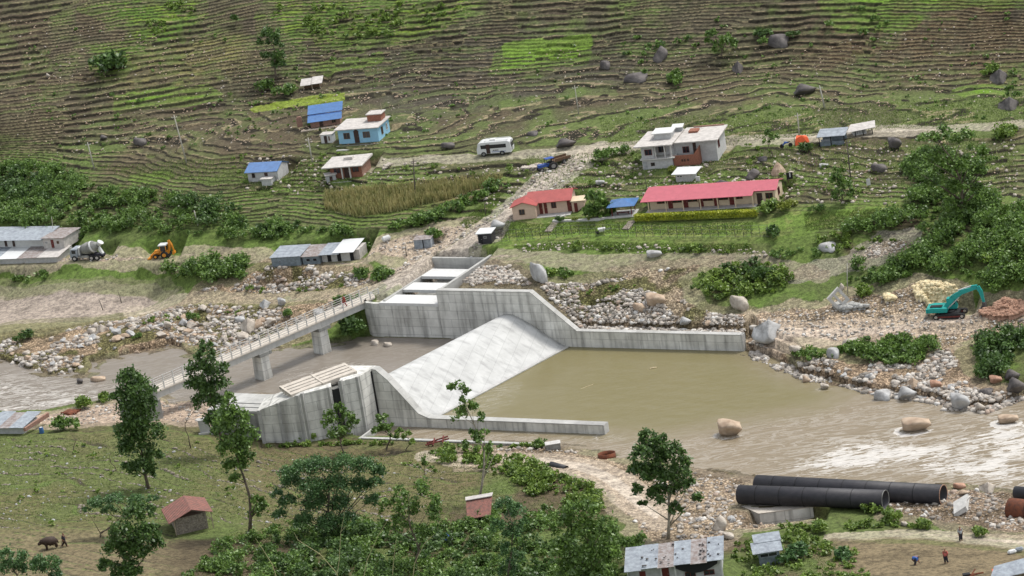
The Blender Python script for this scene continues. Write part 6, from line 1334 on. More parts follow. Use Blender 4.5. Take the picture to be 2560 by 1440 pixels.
lump('white_sacks', 2535, 1384, [('sack', 'white_gloss', lambda m: m.tube([(-.7, 0, .2), (-.5, 0, .25), (.1, .1, .25), (.3, .1, .2)], [.12, .27, .27, .1], 8)), ('sack', 'tin', lambda m: m.tube([(.2, .4, .2), (.4, .4, .25), (1.0, .5, .25), (1.2, .5, .2)], [.12, .27, .27, .1], 8))], 'pale sacks lying beside the path at the right edge', 'sacks')

# ------------------------------------------------------------------ people and buffalo
def skin_obj(name, verts, edges, radii, mt, parent, sub=1):
    """grow one continuous skin over a skeleton and keep it as a plain mesh"""
    me = bpy.data.meshes.new(name + '_frame'); me.from_pydata([tuple(map(float, v)) for v in verts], edges, [])
    bm = bmesh.new(); bm.from_mesh(me); ly = bm.verts.layers.skin.verify(); bm.verts.ensure_lookup_table()
    for i, r_ in enumerate(radii):
        r_ = r_ if hasattr(r_, '__len__') else (r_, r_); bm.verts[i][ly].radius = r_; bm.verts[i][ly].use_root = (i == 0)
    bm.to_mesh(me); bm.free(); t = bpy.data.objects.new('tmp', me); COL.objects.link(t)
    t.modifiers.new('skin', 'SKIN'); dg = bpy.context.evaluated_depsgraph_get(); m2 = bpy.data.meshes.new_from_object(t.evaluated_get(dg))
    bpy.data.objects.remove(t); bpy.data.meshes.remove(me)
    # two rounds of Catmull-Clark-like smoothing by bmesh
    bm = bmesh.new(); bm.from_mesh(m2); bmesh.ops.subdivide_edges(bm, edges=bm.edges[:], cuts=1, use_grid_fill=True, smooth=.8); bm.to_mesh(m2); bm.free()
    for p in m2.polygons: p.use_smooth = True
    return link(name, m2, parent, mt)
def person(px, py, label, rz, shirt, trousers, pose='stand', P=None):
    P = hit([px], [py], land)[0] if P is None else P
    q = empty('person', tuple(P), rz, label, 'person')
    if pose == 'stand':  J = dict(pel=(0, 0, .92), sp=(0, .01, 1.15), ch=(0, 0, 1.36), nk=(0, 0, 1.48), hd=(0, -.02, 1.60), tp=(0, -.01, 1.70), sl=(-.18, 0, 1.40), el=(-.24, .02, 1.12), wl=(-.24, -.06, .86), sr=(.18, 0, 1.40), er=(.25, .02, 1.12), wr=(.25, -.05, .86), hl=(-.09, 0, .88), kl=(-.12, -.04, .48), al=(-.15, .04, .09), hr=(.09, 0, .88), kr=(.10, .0, .48), ar=(.14, .12, .09))
    elif pose == 'walk': J = dict(pel=(0, 0, .90), sp=(0, -.01, 1.13), ch=(0, -.03, 1.34), nk=(0, -.04, 1.46), hd=(0, -.07, 1.58), tp=(0, -.06, 1.68), sl=(-.18, -.03, 1.38), el=(-.24, .12, 1.14), wl=(-.23, .05, .90), sr=(.18, -.03, 1.38), er=(.24, -.10, 1.14), wr=(.22, -.28, .98), hl=(-.09, 0, .86), kl=(-.10, -.2, .50), al=(-.10, -.28, .09), hr=(.09, 0, .86), kr=(.10, .05, .46), ar=(.10, .32, .12))
    else:                J = dict(pel=(0, .12, .72), sp=(0, -.02, .88), ch=(0, -.24, .95), nk=(0, -.36, .95), hd=(0, -.48, .92), tp=(0, -.56, .93), sl=(-.17, -.26, .92), el=(-.20, -.34, .62), wl=(-.12, -.46, .36), sr=(.17, -.26, .92), er=(.20, -.34, .62), wr=(.12, -.46, .36), hl=(-.09, .12, .70), kl=(-.13, -.14, .40), al=(-.13, .0, .09), hr=(.09, .12, .70), kr=(.13, -.10, .40), ar=(.13, .08, .09))
    V = []; R_ = []; E_ = []; ix = {}
    def add(k, p, r_, par=None):
        ix[k] = len(V); V.append(p); R_.append(r_)
        if par is not None: E_.append((ix[par], ix[k]))
    add('pel', J['pel'], (.13, .10)); add('sp', J['sp'], (.12, .09), 'pel'); add('ch', J['ch'], (.15, .10), 'sp'); add('nk', J['nk'], .05, 'ch'); add('hd', J['hd'], (.078, .095), 'nk'); add('tp', J['tp'], (.06, .075), 'hd')
    hx, hy, hz = J['hd']; add('nose', (hx, hy - .11, hz), .014, 'hd')
    for s_ in 'lr':
        add('s' + s_, J['s' + s_], .055, 'ch'); add('e' + s_, J['e' + s_], .042, 's' + s_); add('w' + s_, J['w' + s_], .028, 'e' + s_)
        w_ = np.array(J['w' + s_]); e_ = np.array(J['e' + s_]); d = (w_ - e_) / np.linalg.norm(w_ - e_); add('p' + s_, tuple(w_ + d * .07), (.035, .018), 'w' + s_)
        for i, (o_, l_) in enumerate(((-.03, .07), (-.01, .085), (.01, .08), (.028, .065))): add('f%s%d' % (s_, i), tuple(w_ + d * (.09 + l_) + np.array([0, o_, 0])), .009, 'p' + s_)
        add('t' + s_, tuple(w_ + d * .07 + np.array([0, -.06, 0])), .010, 'w' + s_)
        add('h' + s_, J['h' + s_], .085, 'pel'); add('k' + s_, J['k' + s_], .055, 'h' + s_); add('a' + s_, J['a' + s_], .04, 'k' + s_); a_ = J['a' + s_]; add('t2' + s_, (a_[0], a_[1] - .17, .035), (.04, .03), 'a' + s_)
    skin_obj('body', V, E_, R_, 'skin', q)
    def sub(name, keys, rr, mt):
        Vs = [J[k] for k in keys]; id_ = {k: i for i, k in enumerate(keys)}
        pars = dict(sp='pel', ch='sp', sl='ch', el='sl', sr='ch', er='sr', hl='pel', kl='hl', al='kl', hr='pel', kr='hr', ar='kr')
        Es = [(id_[pars[k]], id_[k]) for k in keys if k in pars and pars[k] in id_]; skin_obj(name, Vs, Es, rr, mt, q)
    sub('shirt', ['pel', 'sp', 'ch', 'sl', 'el', 'sr', 'er'], [(.155, .12), (.15, .115), (.18, .125), .085, .06, .085, .06], shirt)
    sub('trousers', ['pel', 'hl', 'kl', 'al', 'hr', 'kr', 'ar'], [(.16, .125), .11, .08, .06, .11, .08, .06], trousers)
    t = J['tp']; h_ = J['hd']; V0, F0 = _I2; hv = V0 * (.092, .105, .07) + ((t[0] + h_[0]) / 2, (t[1] + h_[1]) / 2 + .015, (t[2] + h_[2]) / 2 + .035); link('hair', npmesh('hair', hv, F0, True), q, 'hair')
    return q
person(2403, 1352, 'person in a pale shirt and dark trousers standing on the pale path at the right', .3, 'cloth_grey', 'cloth_dark')
person(2288, 1412, 'stooping person in blue on the ploughed field at the lower right', 1.2, 'cloth_blue', 'cloth_dark', 'bend')
person(2366, 1408, 'person in dark red standing on the ploughed field at the lower right', -.5, 'cloth_pink', 'cloth_dark', 'stand')
_a, _A, _L, _W = BRIDGE; bx = _L * .865; by = 1.3
person(0, 0, 'person in red walking across the footbridge near its far end', _A + 1.57 + 3.14, 'cloth_red', 'cloth_red', 'walk', np.array([_a[0] + bx * math.cos(_A) - by * math.sin(_A), _a[1] + bx * math.sin(_A) + by * math.cos(_A), _a[2]]))
person(162, 1366, 'dark-clothed ploughman walking behind the buffalo', 1.5, 'cloth_dark', 'hide', 'walk')
P = hit([128], [1372], land)[0]; q = empty('buffalo', tuple(P), .25, 'dark brown buffalo pulling a plough on the bare terrace at lower left', 'buffalo')
V = [(.6, 0, 1.0), (0, 0, .98), (-.55, 0, 1.05), (-.85, 0, 1.15), (-1.15, 0, 1.05), (-1.4, 0, .88), (.85, 0, .95), (.98, 0, .5), (-.5, -.2, .55), (-.52, -.2, .06), (-.5, .2, .55), (-.42, .2, .06), (.62, -.2, .6), (.75, -.2, .36), (.68, -.2, .06), (.62, .2, .6), (.72, .2, .36), (.6, .2, .06), (-1.12, -.22, 1.22), (-1.0, -.38, 1.35), (-1.12, .22, 1.22), (-1.0, .38, 1.35)]
E_ = [(0, 1), (1, 2), (2, 3), (3, 4), (4, 5), (0, 6), (6, 7), (2, 8), (8, 9), (2, 10), (10, 11), (0, 12), (12, 13), (13, 14), (0, 15), (15, 16), (16, 17), (4, 18), (18, 19), (4, 20), (20, 21)]
skin_obj('body', V, E_, [(.30, .36), (.36, .40), (.30, .36), (.2, .24), (.15, .17), (.10, .10), .1, .03, .11, .06, .11, .06, .13, .07, .055, .13, .07, .055, .04, .02, .04, .02], 'hide', q)
lump('wooden_plough', 148, 1370, [('beam', 'wood', lambda m: m.tube([(-.9, .1, .5), (.3, 0, .25)], .04, 5).tube([(.3, 0, .1), (.55, 0, 1.0)], .04, 5)), ('share', 'steel', lambda m: m.tube([(.3, 0, .3), (.05, 0, .0)], [.05, .02], 5))], 'wooden plough between the buffalo and the ploughman', 'plough')
# ------------------------------------------------------------------ boulders one can tell apart
BL_ = [(1655,150,60,46,'rock_dark','large dark boulder high on the slope, left of the bushy tree'),(1955,118,66,52,'rock_dark','largest dark angular boulder high on the right of the slope'),(1849,182,40,38,'rock_dark','rounded dark boulder lower left of the largest dark boulder'),
 (2010,236,84,36,'rock_dark','flat grey boulder beside the bright pale pole'),(2505,206,62,42,'rock_dark','dark boulder at the upper right beside a bright green plot'),(2530,275,70,40,'rock_dark','dark rocky outcrop at the right edge of the slope'),
 (1412,368,78,30,'rock_dark','long dark boulder between the bus and the road junction'),(1335,340,36,18,'rock_dark','small dark boulder above the bus'),(350,364,50,28,'rock_dark','dark boulder on the left terraces, beside the tallest pole'),(258,350,30,18,'rock_dark','small dark boulder left of the larger one on the left terraces'),
 (2238,372,54,38,'rock_dark','dark brown boulder below the lean-to'),(1120,370,52,20,'rock_dark','low dark rock half in the grass left of the bus'),(1517,172,32,34,'rock_dark','narrow grey rock in the middle of the slope'),(1598,205,76,34,'rock_dark','broken grey rock outcrop in the middle of the slope'),
 (1243,575,56,28,'rock_grey','round grey boulder beside the stony road, above the black hut'),(1350,706,50,62,'rock_grey','tall grey standing boulder on the bank above the retaining wall'),(1352,700,34,30,'rock_pale','') ,
 (1885,444,48,22,'rock_dark','dark flat boulder on the terraces above the school, left of the straw heap'),(2200,430,50,24,'rock_dark','dark boulder on the terraces right of the two-tone pole'),(1910,403,26,14,'rock_dark','small dark boulder on the grass below the orange tarpaulin'),(2060,420,34,12,'rock_grey','low grey rock on the terrace wall below the stall'),
 (1500,462,34,12,'rock_grey','flat grey rock above the banana trees'),(1805,470,60,20,'rock_dark','dark rock just above the pink roof'),(1635,645,56,20,'rock_grey','flat grey boulder on the green bank below the lawn'),
 (2075,628,50,26,'rock_grey','grey boulder in the scrub on the right bank'),(1851,775,56,44,'rock_pale','pale brown boulder at the foot of the central thicket'),
 (1640,768,70,36,'rock_tan','big layered tan boulder in the middle of the scree'),(1600,778,40,24,'rock_tan','smaller tan boulder left of the layered one in the scree'),(1712,812,40,22,'rock_grey','white-grey boulder at the foot of the scree above the wing wall'),
 (1930,845,90,44,'rock_grey','large broken grey rock face at the end of the wing wall'),(1990,880,40,18,'rock_pale',''),
 (2016,962,32,26,'rock_tan','small tan rock standing at the water edge, upper right of the pool'),(2062,974,30,16,'rock_pale','small pale rock alone in the water off the right bank'),
 (1825,1092,84,44,'rock_tan','round tan boulder standing alone in the river'),(2290,1080,104,36,'rock_tan','long pointed pale-and-brown boulder alone in the river'),
 (2213,1000,46,32,'rock_grey','blue-grey boulder at the left end of the right-bank row'),(2266,998,62,36,'rock_grey','largest blue-grey boulder of the right-bank row, second from its left'),(2312,1012,52,26,'rock_grey','low grey boulder at the waterline, third in the right-bank row'),
 (2402,1026,64,46,'rock_grey','big cracked pale grey boulder on the right bank'),(2450,1028,34,24,'rock_pale','whitish boulder right of the cracked grey one'),(2287,968,36,24,'rock_tan','tan boulder behind the blue-grey row on the right bank'),(2340,972,40,22,'rock_red','rusty brown boulder on the right bank shingle'),
 (2470,985,40,16,'rock_dark','flat dark rock below the right thicket'),(2530,950,50,30,'rock_dark','dark grey boulder by the right edge of the bank'),(2540,980,60,40,'rock_dark','largest dark grey boulder at the right edge of the bank'),(2500,1005,50,20,'rock_pale','flat pale boulder at the right edge of the bank'),(2490,960,44,22,'rock_red','reddish-grey boulder beside the dark boulders at the right edge'),
 (2135,868,48,26,'rock_pale','large white boulder on the edge of the bare right bank'),(2088,895,34,34,'rock_grey','upright pale grey rock on the right bank slope'),(2105,726,20,20,'rock_pale','round white boulder above the broken concrete frame'),
 (2520,1060,74,24,'rock_tan','low rock in the rapids at the right edge'),
 (1803,1326,50,40,'rock_pale','big white boulder on the gravel left of the concrete block'),(1822,1348,36,18,'rock_pale','white boulder just below the biggest one left of the concrete block'),(2475,1232,50,26,'rock_pale','rounded pale boulder right of the long pipes'),(2400,1222,40,16,'rock_red','orange-brown rock right of the open pipe end'),(2408,1238,44,14,'rock_tan','flat ochre rock right of the open pipe end'),(2520,1218,46,18,'rock_grey','grey boulder half in the rapids above the rusty drum'),
 (2263,1315,24,12,'rock_pale','flat white stone on the grass below the pipes'),
 (625,830,54,36,'rock_pale','largest rounded boulder on the left bank, left of the footbridge'),(255,830,30,20,'rock_pale','pale boulder at the edge of the sand field'),(232,835,24,18,'rock_pale','second pale boulder at the edge of the sand field, left of the first'),(420,822,30,20,'rock_pale','grey-white boulder in the middle of the left bank'),
 (665,770,34,22,'rock_grey','grey boulder on the left bank near the footpath'),(705,765,30,22,'rock_grey','whitish boulder right of the grey one near the footpath'),
 (410,936,60,26,'rock_pale','broad pale rock island in the upstream river, behind the leafy trees'),(300,925,40,16,'rock_tan',''),(245,955,50,16,'rock_tan','low brown rock in the upstream rapids'),(200,960,24,14,'rock_dark','small dark rock in the upstream rapids'),
 (820,915,56,16,'rock_tan','flat brown slab rock at the foot of the far bridge pier'),(790,905,36,22,'rock_grey','grey angular rock left of the far bridge pier foot'),(866,908,34,26,'rock_pale','pale boulder right of the far bridge pier foot'),
 (655,945,36,20,'rock_pale','long concrete-like rock leaning at the near bridge pier'),(718,962,30,26,'rock_pale','white boulder right of the near bridge pier foot'),(742,966,22,16,'rock_tan','small tan boulder right of the near bridge pier foot'),
 (600,968,40,14,'rock_pale','flat pale rock at the waterline left of the near bridge pier'),(940,865,22,20,'rock_pale','upright white rock in the water under the far wall'),(970,868,28,14,'rock_pale','cluster of low white rock under the far wall'),
 (120,194,14,12,'rock_pale','')]
GLAB = 'plain small boulder lying on the bank'
for i, (px, py, w_, h_, mt, lb) in enumerate(BL_):
    inw = (px, py) in ((1825, 1092), (2290, 1080), (2062, 974), (2520, 1060)); up = (px, py) in ((245, 955), (200, 960), (940, 865), (970, 868))
    boulder(px, py, w_, h_, mt, lb or GLAB, None if lb else 'plain boulders', z=-.05 if inw else (.7 if up else None), v=0 if inw else None)
def scatter_boulders(poly, n, lab, group, seed, smin=14, smax=32, mats=('rock_pale', 'rock_pale', 'rock_tan', 'rock_grey')):
    rg = np.random.default_rng(seed); Q = sample([np.clip(wpoly(poly), (-90, 350), (90, 640))], n, rg); z = land(Q[:, 0], Q[:, 1])
    for (x, y), z_ in zip(Q, z):
        px, py = proj((x, y, z_)); w_ = rg.uniform(0, 1) ** 1.6 * (smax - smin) + smin
        mt = mats[rg.integers(len(mats))]; s = ppm((x, y, z_)); w2 = w_ / s / 2
        o = bpy.data.objects.new('boulder', rock_mesh(mt, int(rg.integers(6)))); COL.objects.link(o); o.location = (x, y, z_ + w2 * .25); o.scale = (w2 * 1.15, w2 * rg.uniform(.8, 1.1), w2 * rg.uniform(.6, .9)); o.rotation_euler = (rg.uniform(-.3, .3), rg.uniform(-.3, .3), rg.uniform(0, 6))
        col = {'rock_pale': 'pale', 'rock_tan': 'tan', 'rock_grey': 'grey', 'rock_dark': 'dark', 'rock_red': 'reddish', 'rock_yellow': 'yellowish'}[mt]
        sz = 'largish' if w_ > smin + .45 * (smax - smin) else ('middling' if w_ > smin + .15 * (smax - smin) else 'small')
        b0 = np.array(poly)[:, 0]; ps = min(5, max(0, int((px - b0.min()) / (b0.max() - b0.min()) * 6))); pl = ('far left', 'left', 'left middle', 'right middle', 'right', 'far right')[ps]
        tag(o, '%s %s' % (sz, lab % col) + ', ' + pl + ' part', 'boulder', '%s, %s %s, %s' % (group, sz, col, pl))
scatter_boulders([(340,800),(470,768),(850,745),(880,770),(700,850),(560,880),(420,850),(240,880),(180,850)], 78, '%s boulder on the overgrown bank left of the footbridge', 'boulders on the left bank', 3, 14, 34)
scatter_boulders([(0,850),(200,830),(420,870),(230,920),(120,925),(0,900)], 26, '%s boulder on the shingle by the upstream river', 'boulders on the left shingle', 4, 12, 28)
scatter_boulders([(1900,860),(2000,885),(2270,925),(2330,900),(2440,985),(2360,1010),(2200,985),(2100,955),(2000,935)], 44, '%s boulder in the rubble along the right shore of the pool', 'boulders on the right shore', 5, 12, 26)
scatter_boulders([(1480,740),(1680,720),(1840,800),(1820,826),(1460,818)], 22, '%s boulder in the scree above the wing wall', 'boulders in the scree', 6, 11, 22)
scatter_boulders([(1700,1250),(1850,1280),(1890,1300),(1800,1370),(1650,1350),(1600,1310)], 30, '%s boulder on the near gravel left of the concrete block', 'boulders on the near gravel', 7, 12, 24, ('rock_pale', 'rock_grey', 'rock_pale'))
# rubble one could not count
P_ = lambda *k: [Z[i] for i in k]
stones('shingle', 'loose pale river stones on the left bank', P_('rub_l', 'rub_c'), 9500, .06, .6, 31, thresh=.43, power=5)
stones('shingle', 'loose rubble on the scree and road bank above the retaining wall', P_('rub_d'), 11000, .06, .5, 32, thresh=.42, power=5)
stones('shingle', 'loose stones along the right shore', P_('rub_e'), 7500, .07, .6, 33, thresh=.38, power=5)
stones('gravel', 'coarse gravel on the bare right bank', P_('bare_r', 'scree_r'), 2600, .08, .35, 34)
stones('gravel', 'coarse gravel and stones on the near shore', P_('gravel_n', 'gravel_r'), 5000, .07, .5, 35, thresh=.4, power=5, keep=lambda D, n_: D['flat'] < .5)
stones('gravel', 'small stones along the near track and shore', P_('bank_n', 'dirt_low'), 2200, .07, .38, 36)
_hill = wpoly([(-100,20),(2660,20),(2660,300),(1900,330),(900,380),(-100,370)]); _mid = wpoly([(600,380),(1100,400),(1600,400),(2560,340),(2560,520),(2100,520),(1500,500),(1300,520),(600,480)]); _low = wpoly([(1250,600),(1900,610),(2060,650),(1900,655),(1300,640)]); _nb = wpoly([(-60,1100),(640,1130),(1130,1150),(1130,1300),(600,1320),(-60,1330)])
stones('field_stones', 'small pale stones scattered over the terraced slope', [_hill], 2600, .05, .24, 37, mt='rock_pale', power=5)
stones('field_stones', 'pale stones along the terrace edges between the houses', [_mid, _low], 2600, .06, .42, 38, mt='rock_pale', power=3)
stones('field_stones', 'stones heaped along the low field walls of the near terraces', [_nb], 22000, .06, .30, 40, mt='stone', power=2, keep=lambda D, n_: (D['f2'] > .72) & (D['f2'] < .88) & (D['tn'] > .5) & (n_ > .5))
stones('field_stones', 'rough stones set along the terrace walls of the slope', [_hill, _mid], 26000, .05, .22, 41, mt='rock_tan', power=2, keep=lambda D, n_: (D['f'] > D['edge']) & (D['ter'] > .5) & (n_ > .44))
stones('verge_stones', 'stones along the edges of the bridge road', [wpoly(strip([(1460,392),(1400,432),(1330,480),(1282,522),(1240,562),(1160,612),(1080,652)], [56,64,60,58,62,64,60]))], 1500, .07, .4, 42, power=3, keep=lambda D, n_: D['flat'] < .9)
stones('field_stones', 'small stones lying on the near terraces', [_nb], 600, .05, .3, 39, mt='rock_grey', power=4)
M['stones_yellow'] = M['rock_yellow']
def heap(name, label, poly, n, mt, hgt, seed, smax=.5):
    """a tipped heap: mound plus loose lumps"""
    W = wpoly(poly); rg = np.random.default_rng(seed); Q = sample([W], n, rg); d = pdist(W, Q[:, 0], Q[:, 1], 8); z = land(Q[:, 0], Q[:, 1]) + hgt * (1 - np.exp(-d / 1.3))
    s = .12 + (smax - .12) * rg.random(len(Q)) ** 2; VV = []; FF = []
    for i in range(len(Q)):
        V0, F0 = rock_shape(70 + i % 9, _I1, 6, .1) if i < 9 else HS[i % 9]
        if i < 9: HS.append((V0, F0))
        VV.append(V0 * (s[i] * 1.3, s[i], s[i] * .8) + (Q[i, 0], Q[i, 1], z[i])); FF.append(F0 + len(V0) * i)
    g = rg.uniform(-1, 1, (1, 1))
    # mound body
    lo = W.min(0); hi = W.max(0); xs = np.arange(lo[0], hi[0], .35); ys = np.arange(lo[1], hi[1], .35); X, Y = np.meshgrid(xs, ys); dd = pdist(W, X.ravel(), Y.ravel(), 8)
    ZZ = land(X.ravel(), Y.ravel()) + np.where(dd > 0, hgt * (1 - np.exp(-np.maximum(dd, 0) / 1.3)), -.5) + (fbm(X.ravel(), Y.ravel(), 1.1, 2, seed) - .5) * .5
    I = np.arange(X.size).reshape(X.shape); Fq = np.stack([I[:-1, :-1], I[:-1, 1:], I[1:, 1:], I[1:, :-1]], -1).reshape(-1, 4); Fq = Fq[(dd[Fq] > -.6).all(1)]; u, inv = np.unique(Fq, return_inverse=True)
    q = empty(name, (float(Q[0, 0]), float(Q[0, 1]), 0), 0, label, 'heap'); o0 = np.array([Q[0, 0], Q[0, 1], 0])
    link('mound', npmesh('mound', np.c_[X.ravel(), Y.ravel(), ZZ][u] - o0, inv.reshape(-1, 4)), q, mt); so_ = link('lumps', npmesh('lumps', np.concatenate(VV) - o0, np.concatenate(FF)), q, mt); so_['kind'] = 'stuff'
HS = []; heap('yellow_rubble_heap', 'pale yellow heap of broken rock behind the excavator', [(2262,738),(2290,708),(2350,700),(2405,712),(2420,745),(2345,775),(2280,770)], 520, 'rock_yellow', 1.5, 51, .38)
HS = []; heap('yellow_rubble_heap', 'lower pale yellow rubble heap left of the larger one', [(2190,742),(2215,728),(2260,745),(2255,770),(2200,772)], 160, 'rock_yellow', .9, 52, .4)
HS = []; heap('red_rubble_heap', 'reddish-brown heap of dug rock under the excavator bucket', [(2420,800),(2440,775),(2480,755),(2510,735),(2560,735),(2600,760),(2560,800),(2480,812)], 520, 'rock_red', 1.1, 53, .34)
HS = []; heap('brick_heap', 'pale rubble heap with broken bricks behind the brick house', [(940,432),(950,412),(980,402),(1000,408),(985,420),(960,434)], 110, 'rock_pale', .5, 54, .3)
HS = []; heap('rubble_heap', 'pale building stone heap beside the blue tractor', [(1282,432),(1300,412),(1345,405),(1380,405),(1370,422),(1330,434)], 220, 'rock_pale', .8, 55, .35)
HS = []; heap('rubble_heap', 'grey broken concrete heap below the concrete frame', [(2060,775),(2090,750),(2130,755),(2200,765),(2180,785),(2100,790)], 220, 'concrete_new', .9, 56, .5)
HS = []; heap('red_earth_heap', 'low heap of dark red earth by the upstream river track', [(130,1038),(170,1022),(225,1022),(200,1040),(160,1044)], 90, 'rust', .4, 57, .2)

# ------------------------------------------------------------------ trees
T = make_tree
T('tall_tree', 'tallest slender leafy tree, leftmost of the three tall ones on the near bank', (372,1222), [(322,952,34),(350,975,40),(300,985,24),(335,1010,40),(365,1010,30),(345,1045,42),(325,1075,36),(368,1090,40),(340,1120,42),(385,1140,24),(355,1165,34),(330,1170,22),(372,1190,18)], 'leaf_dark', .40, 12, 'bark', trunk=.2, asp=1.4)
T('tall_tree', 'slender leafy tree in front of the footbridge, middle of the three tall ones', (556,1140), [(512,868,18),(515,892,26),(500,930,32),(540,928,30),(495,968,32),(545,968,32),(515,1005,34),(550,1010,22),(535,1045,26),(552,1075,20)], 'leaf_dark', .40, 12, 'bark', trunk=.18, asp=1.4)
T('tall_tree', 'slender leafy tree with a long bare leaning trunk, rightmost of the three tall ones', (625,1335), [(575,1002,20),(570,1030,30),(600,1050,32),(556,1075,30),(612,1092,32),(580,1120,38),(615,1140,24),(592,1165,30),(590,1192,18),(645,1250,18),(640,1285,20),(660,1270,14)], 'leaf_mid', .38, 12, 'bark', trunk=.22, asp=1.4)
T('sparse_tree', 'slim tree with a pale crooked trunk in front of the low wall', (1195,1252), [(1142,972,20),(1165,982,16),(1150,1000,14),(1180,1028,22),(1195,1042,18),(1150,1050,22),(1162,1020,12),(1200,1098,20),(1228,1112,16),(1168,1112,16),(1248,1122,9),(1185,1085,16),(1212,1075,12)], 'leaf_mid', .34, 8, 'bark_pale', trunk=.17)
T('young_tree', 'rounded young tree in front of the gate block', (862,1138), [(850,1030,18),(828,1050,22),(870,1045,20),(845,1075,24),(882,1060,16),(812,1062,13),(860,1095,18),(835,1098,12),(895,1050,10)], 'leaf_mid', .32, 9, 'bark', trunk=.11)
T('young_tree', 'narrow young tree right of the gate slot', (963,1122), [(955,1048,15),(962,1068,20),(944,1076,14),(976,1066,12),(985,1090,12)], 'leaf_mid', .32, 10, 'bark', trunk=.12)
T('young_tree', 'small pale-flowered sapling beside the channel wall', (1010,1128), [(1000,1085,13),(1018,1092,14),(1030,1105,12)], 'leaf_light', .28, 9, 'bark', trunk=.07)
T('big_tree', 'full dark green tree standing alone by the near shore, left of the pipes', (1667,1348), [(1618,1092,24),(1650,1105,26),(1605,1125,30),(1680,1130,30),(1645,1150,36),(1702,1160,26),(1598,1175,28),(1640,1192,36),(1692,1195,32),(1725,1205,20),(1588,1222,20),(1650,1235,32),(1702,1232,26),(1742,1252,18),(1608,1268,14),(1692,1275,20)], 'leaf_dark', .38, 13, 'bark_pale', trunk=.2)
T('feathery_tree', 'wide flat-crowned feathery tree in the middle of the near bank', (825,1350), [(720,1182,24),(760,1176,30),(800,1172,30),(860,1166,32),(910,1176,30),(950,1192,22),(730,1215,26),(780,1220,34),(840,1216,34),(900,1222,28),(720,1252,22),(790,1262,34),(850,1266,30),(690,1232,16),(940,1212,18),(760,1298,24),(820,1300,28),(700,1282,18),(872,1292,26),(930,1255,20)], 'leaf_feather', .24, 13, 'bark', trunk=.2, squash=1., flat=.5)
T('feathery_tree', 'thin flat-crowned feathery tree beside the stone hut', (248,1345), [(240,1262,24),(290,1248,26),(340,1250,24),(380,1254,16),(270,1282,22),(330,1278,22),(215,1276,12)], 'leaf_feather', .22, 10, 'bark', trunk=.1, squash=.7, flat=.7)
T('dense_tree', 'dense dark round tree at the bottom left, below the stone hut', (345,1462), [(330,1292,26),(360,1290,26),(308,1330,32),(368,1335,34),(288,1370,30),(338,1380,42),(390,1368,24),(268,1410,22),(318,1430,36),(388,1322,18)], 'leaf_dark', .36, 14, 'bark', trunk=.2)
T('slim_tree', 'drooping dark tree right of the tiny rusty shed', (1268,1470), [(1260,1268,24),(1290,1290,26),(1244,1310,22),(1285,1332,28),(1312,1310,15),(1270,1370,20),(1290,1400,24),(1270,1435,26)], 'leaf_feather', .26, 10, 'bark', trunk=.13)
T('leafy_tree', 'broad leafy tree left of the workshop at the bottom', (1455,1475), [(1430,1282,26),(1470,1282,30),(1408,1320,32),(1460,1330,40),(1512,1312,28),(1535,1342,22),(1400,1370,32),(1460,1382,40),(1522,1382,32),(1420,1422,34),(1482,1428,34)], 'leaf_mid', .36, 12, 'bark', trunk=.2)
T('leafy_tree', 'leafy tree between the feathery tree and the rusty shed', (1040,1430), [(1000,1240,22),(1050,1236,26),(1082,1256,22),(970,1272,22),(1020,1282,34),(1080,1292,26),(1000,1322,30),(1060,1332,26),(960,1312,20)], 'leaf_mid', .34, 9, 'bark', trunk=.16)
T('leafy_tree', 'low leafy tree on the shore gravel above the workshop', (1570,1420), [(1545,1370,24),(1575,1355,26),(1600,1350,20),(1590,1385,24)], 'leaf_mid', .34, 9, 'bark', trunk=.12)
T('feathery_tree', 'small feathery tree at the bottom left corner', (34,1475), [(18,1388,20),(45,1400,24),(15,1422,24),(50,1430,22)], 'leaf_feather', .26, 10, 'bark', trunk=.12)
T('feathery_tree', 'small feathery tree right of the one in the bottom left corner', (116,1475), [(100,1402,22),(126,1415,26),(92,1428,22),(140,1435,18)], 'leaf_feather', .26, 10, 'bark', trunk=.12)
T('bare_tree', 'leafless forked tree between the two left tall trees', (478,1120), [(455,1012,10),(478,1020,14),(498,1015,8),(458,1050,10)], size=.3, bark='bark', trunk=.09, bare=True)
T('bare_tree', 'small leafless tree on the green terraces at far left', (184,1133), [(165,1085,8),(178,1078,7),(190,1090,6)], size=.3, bark='bark', trunk=.07, bare=True)
T('bare_tree', 'small leafless tree left of the leftmost tall tree', (291,1178), [(265,1138,8),(285,1130,7),(275,1145,6)], size=.3, bark='bark', trunk=.07, bare=True)
T('sapling', 'tiny thin sapling on the bare brown terrace above the leafy tree', (1063,1212), [(1060,1165,14),(1045,1172,9),(1078,1166,9),(1060,1150,8)], 'leaf_mid', .26, 6, 'bark', trunk=.06)
T('field_tree', 'lone tall two-tufted tree high on the slope, above the little hut', (690,196), [(665,88,20),(690,84,14),(652,108,12),(682,108,18),(697,138,19),(668,148,16),(692,165,19),(704,120,9)], 'leaf_dark', .40, 12, 'bark', trunk=.2, cat='tree')
T('field_tree', 'tiny round tree at the top of the slope', (590,62), [(584,42,9),(590,46,8)], 'leaf_dark', .34, 11, 'bark', trunk=.08)
T('spreading_tree', 'big wide-spreading tree above the right thicket', (2405,545), [(2325,345,26),(2365,338,28),(2410,352,30),(2440,385,30),(2295,385,30),(2345,395,36),(2405,415,36),(2445,430,26),(2285,425,26),(2335,455,34),(2400,468,34),(2448,472,22),(2298,352,18),(2476,392,14),(2378,505,26),(2420,510,22)], 'leaf_mid', .38, 8, 'bark', trunk=.3, flat=.7, squash=.75)
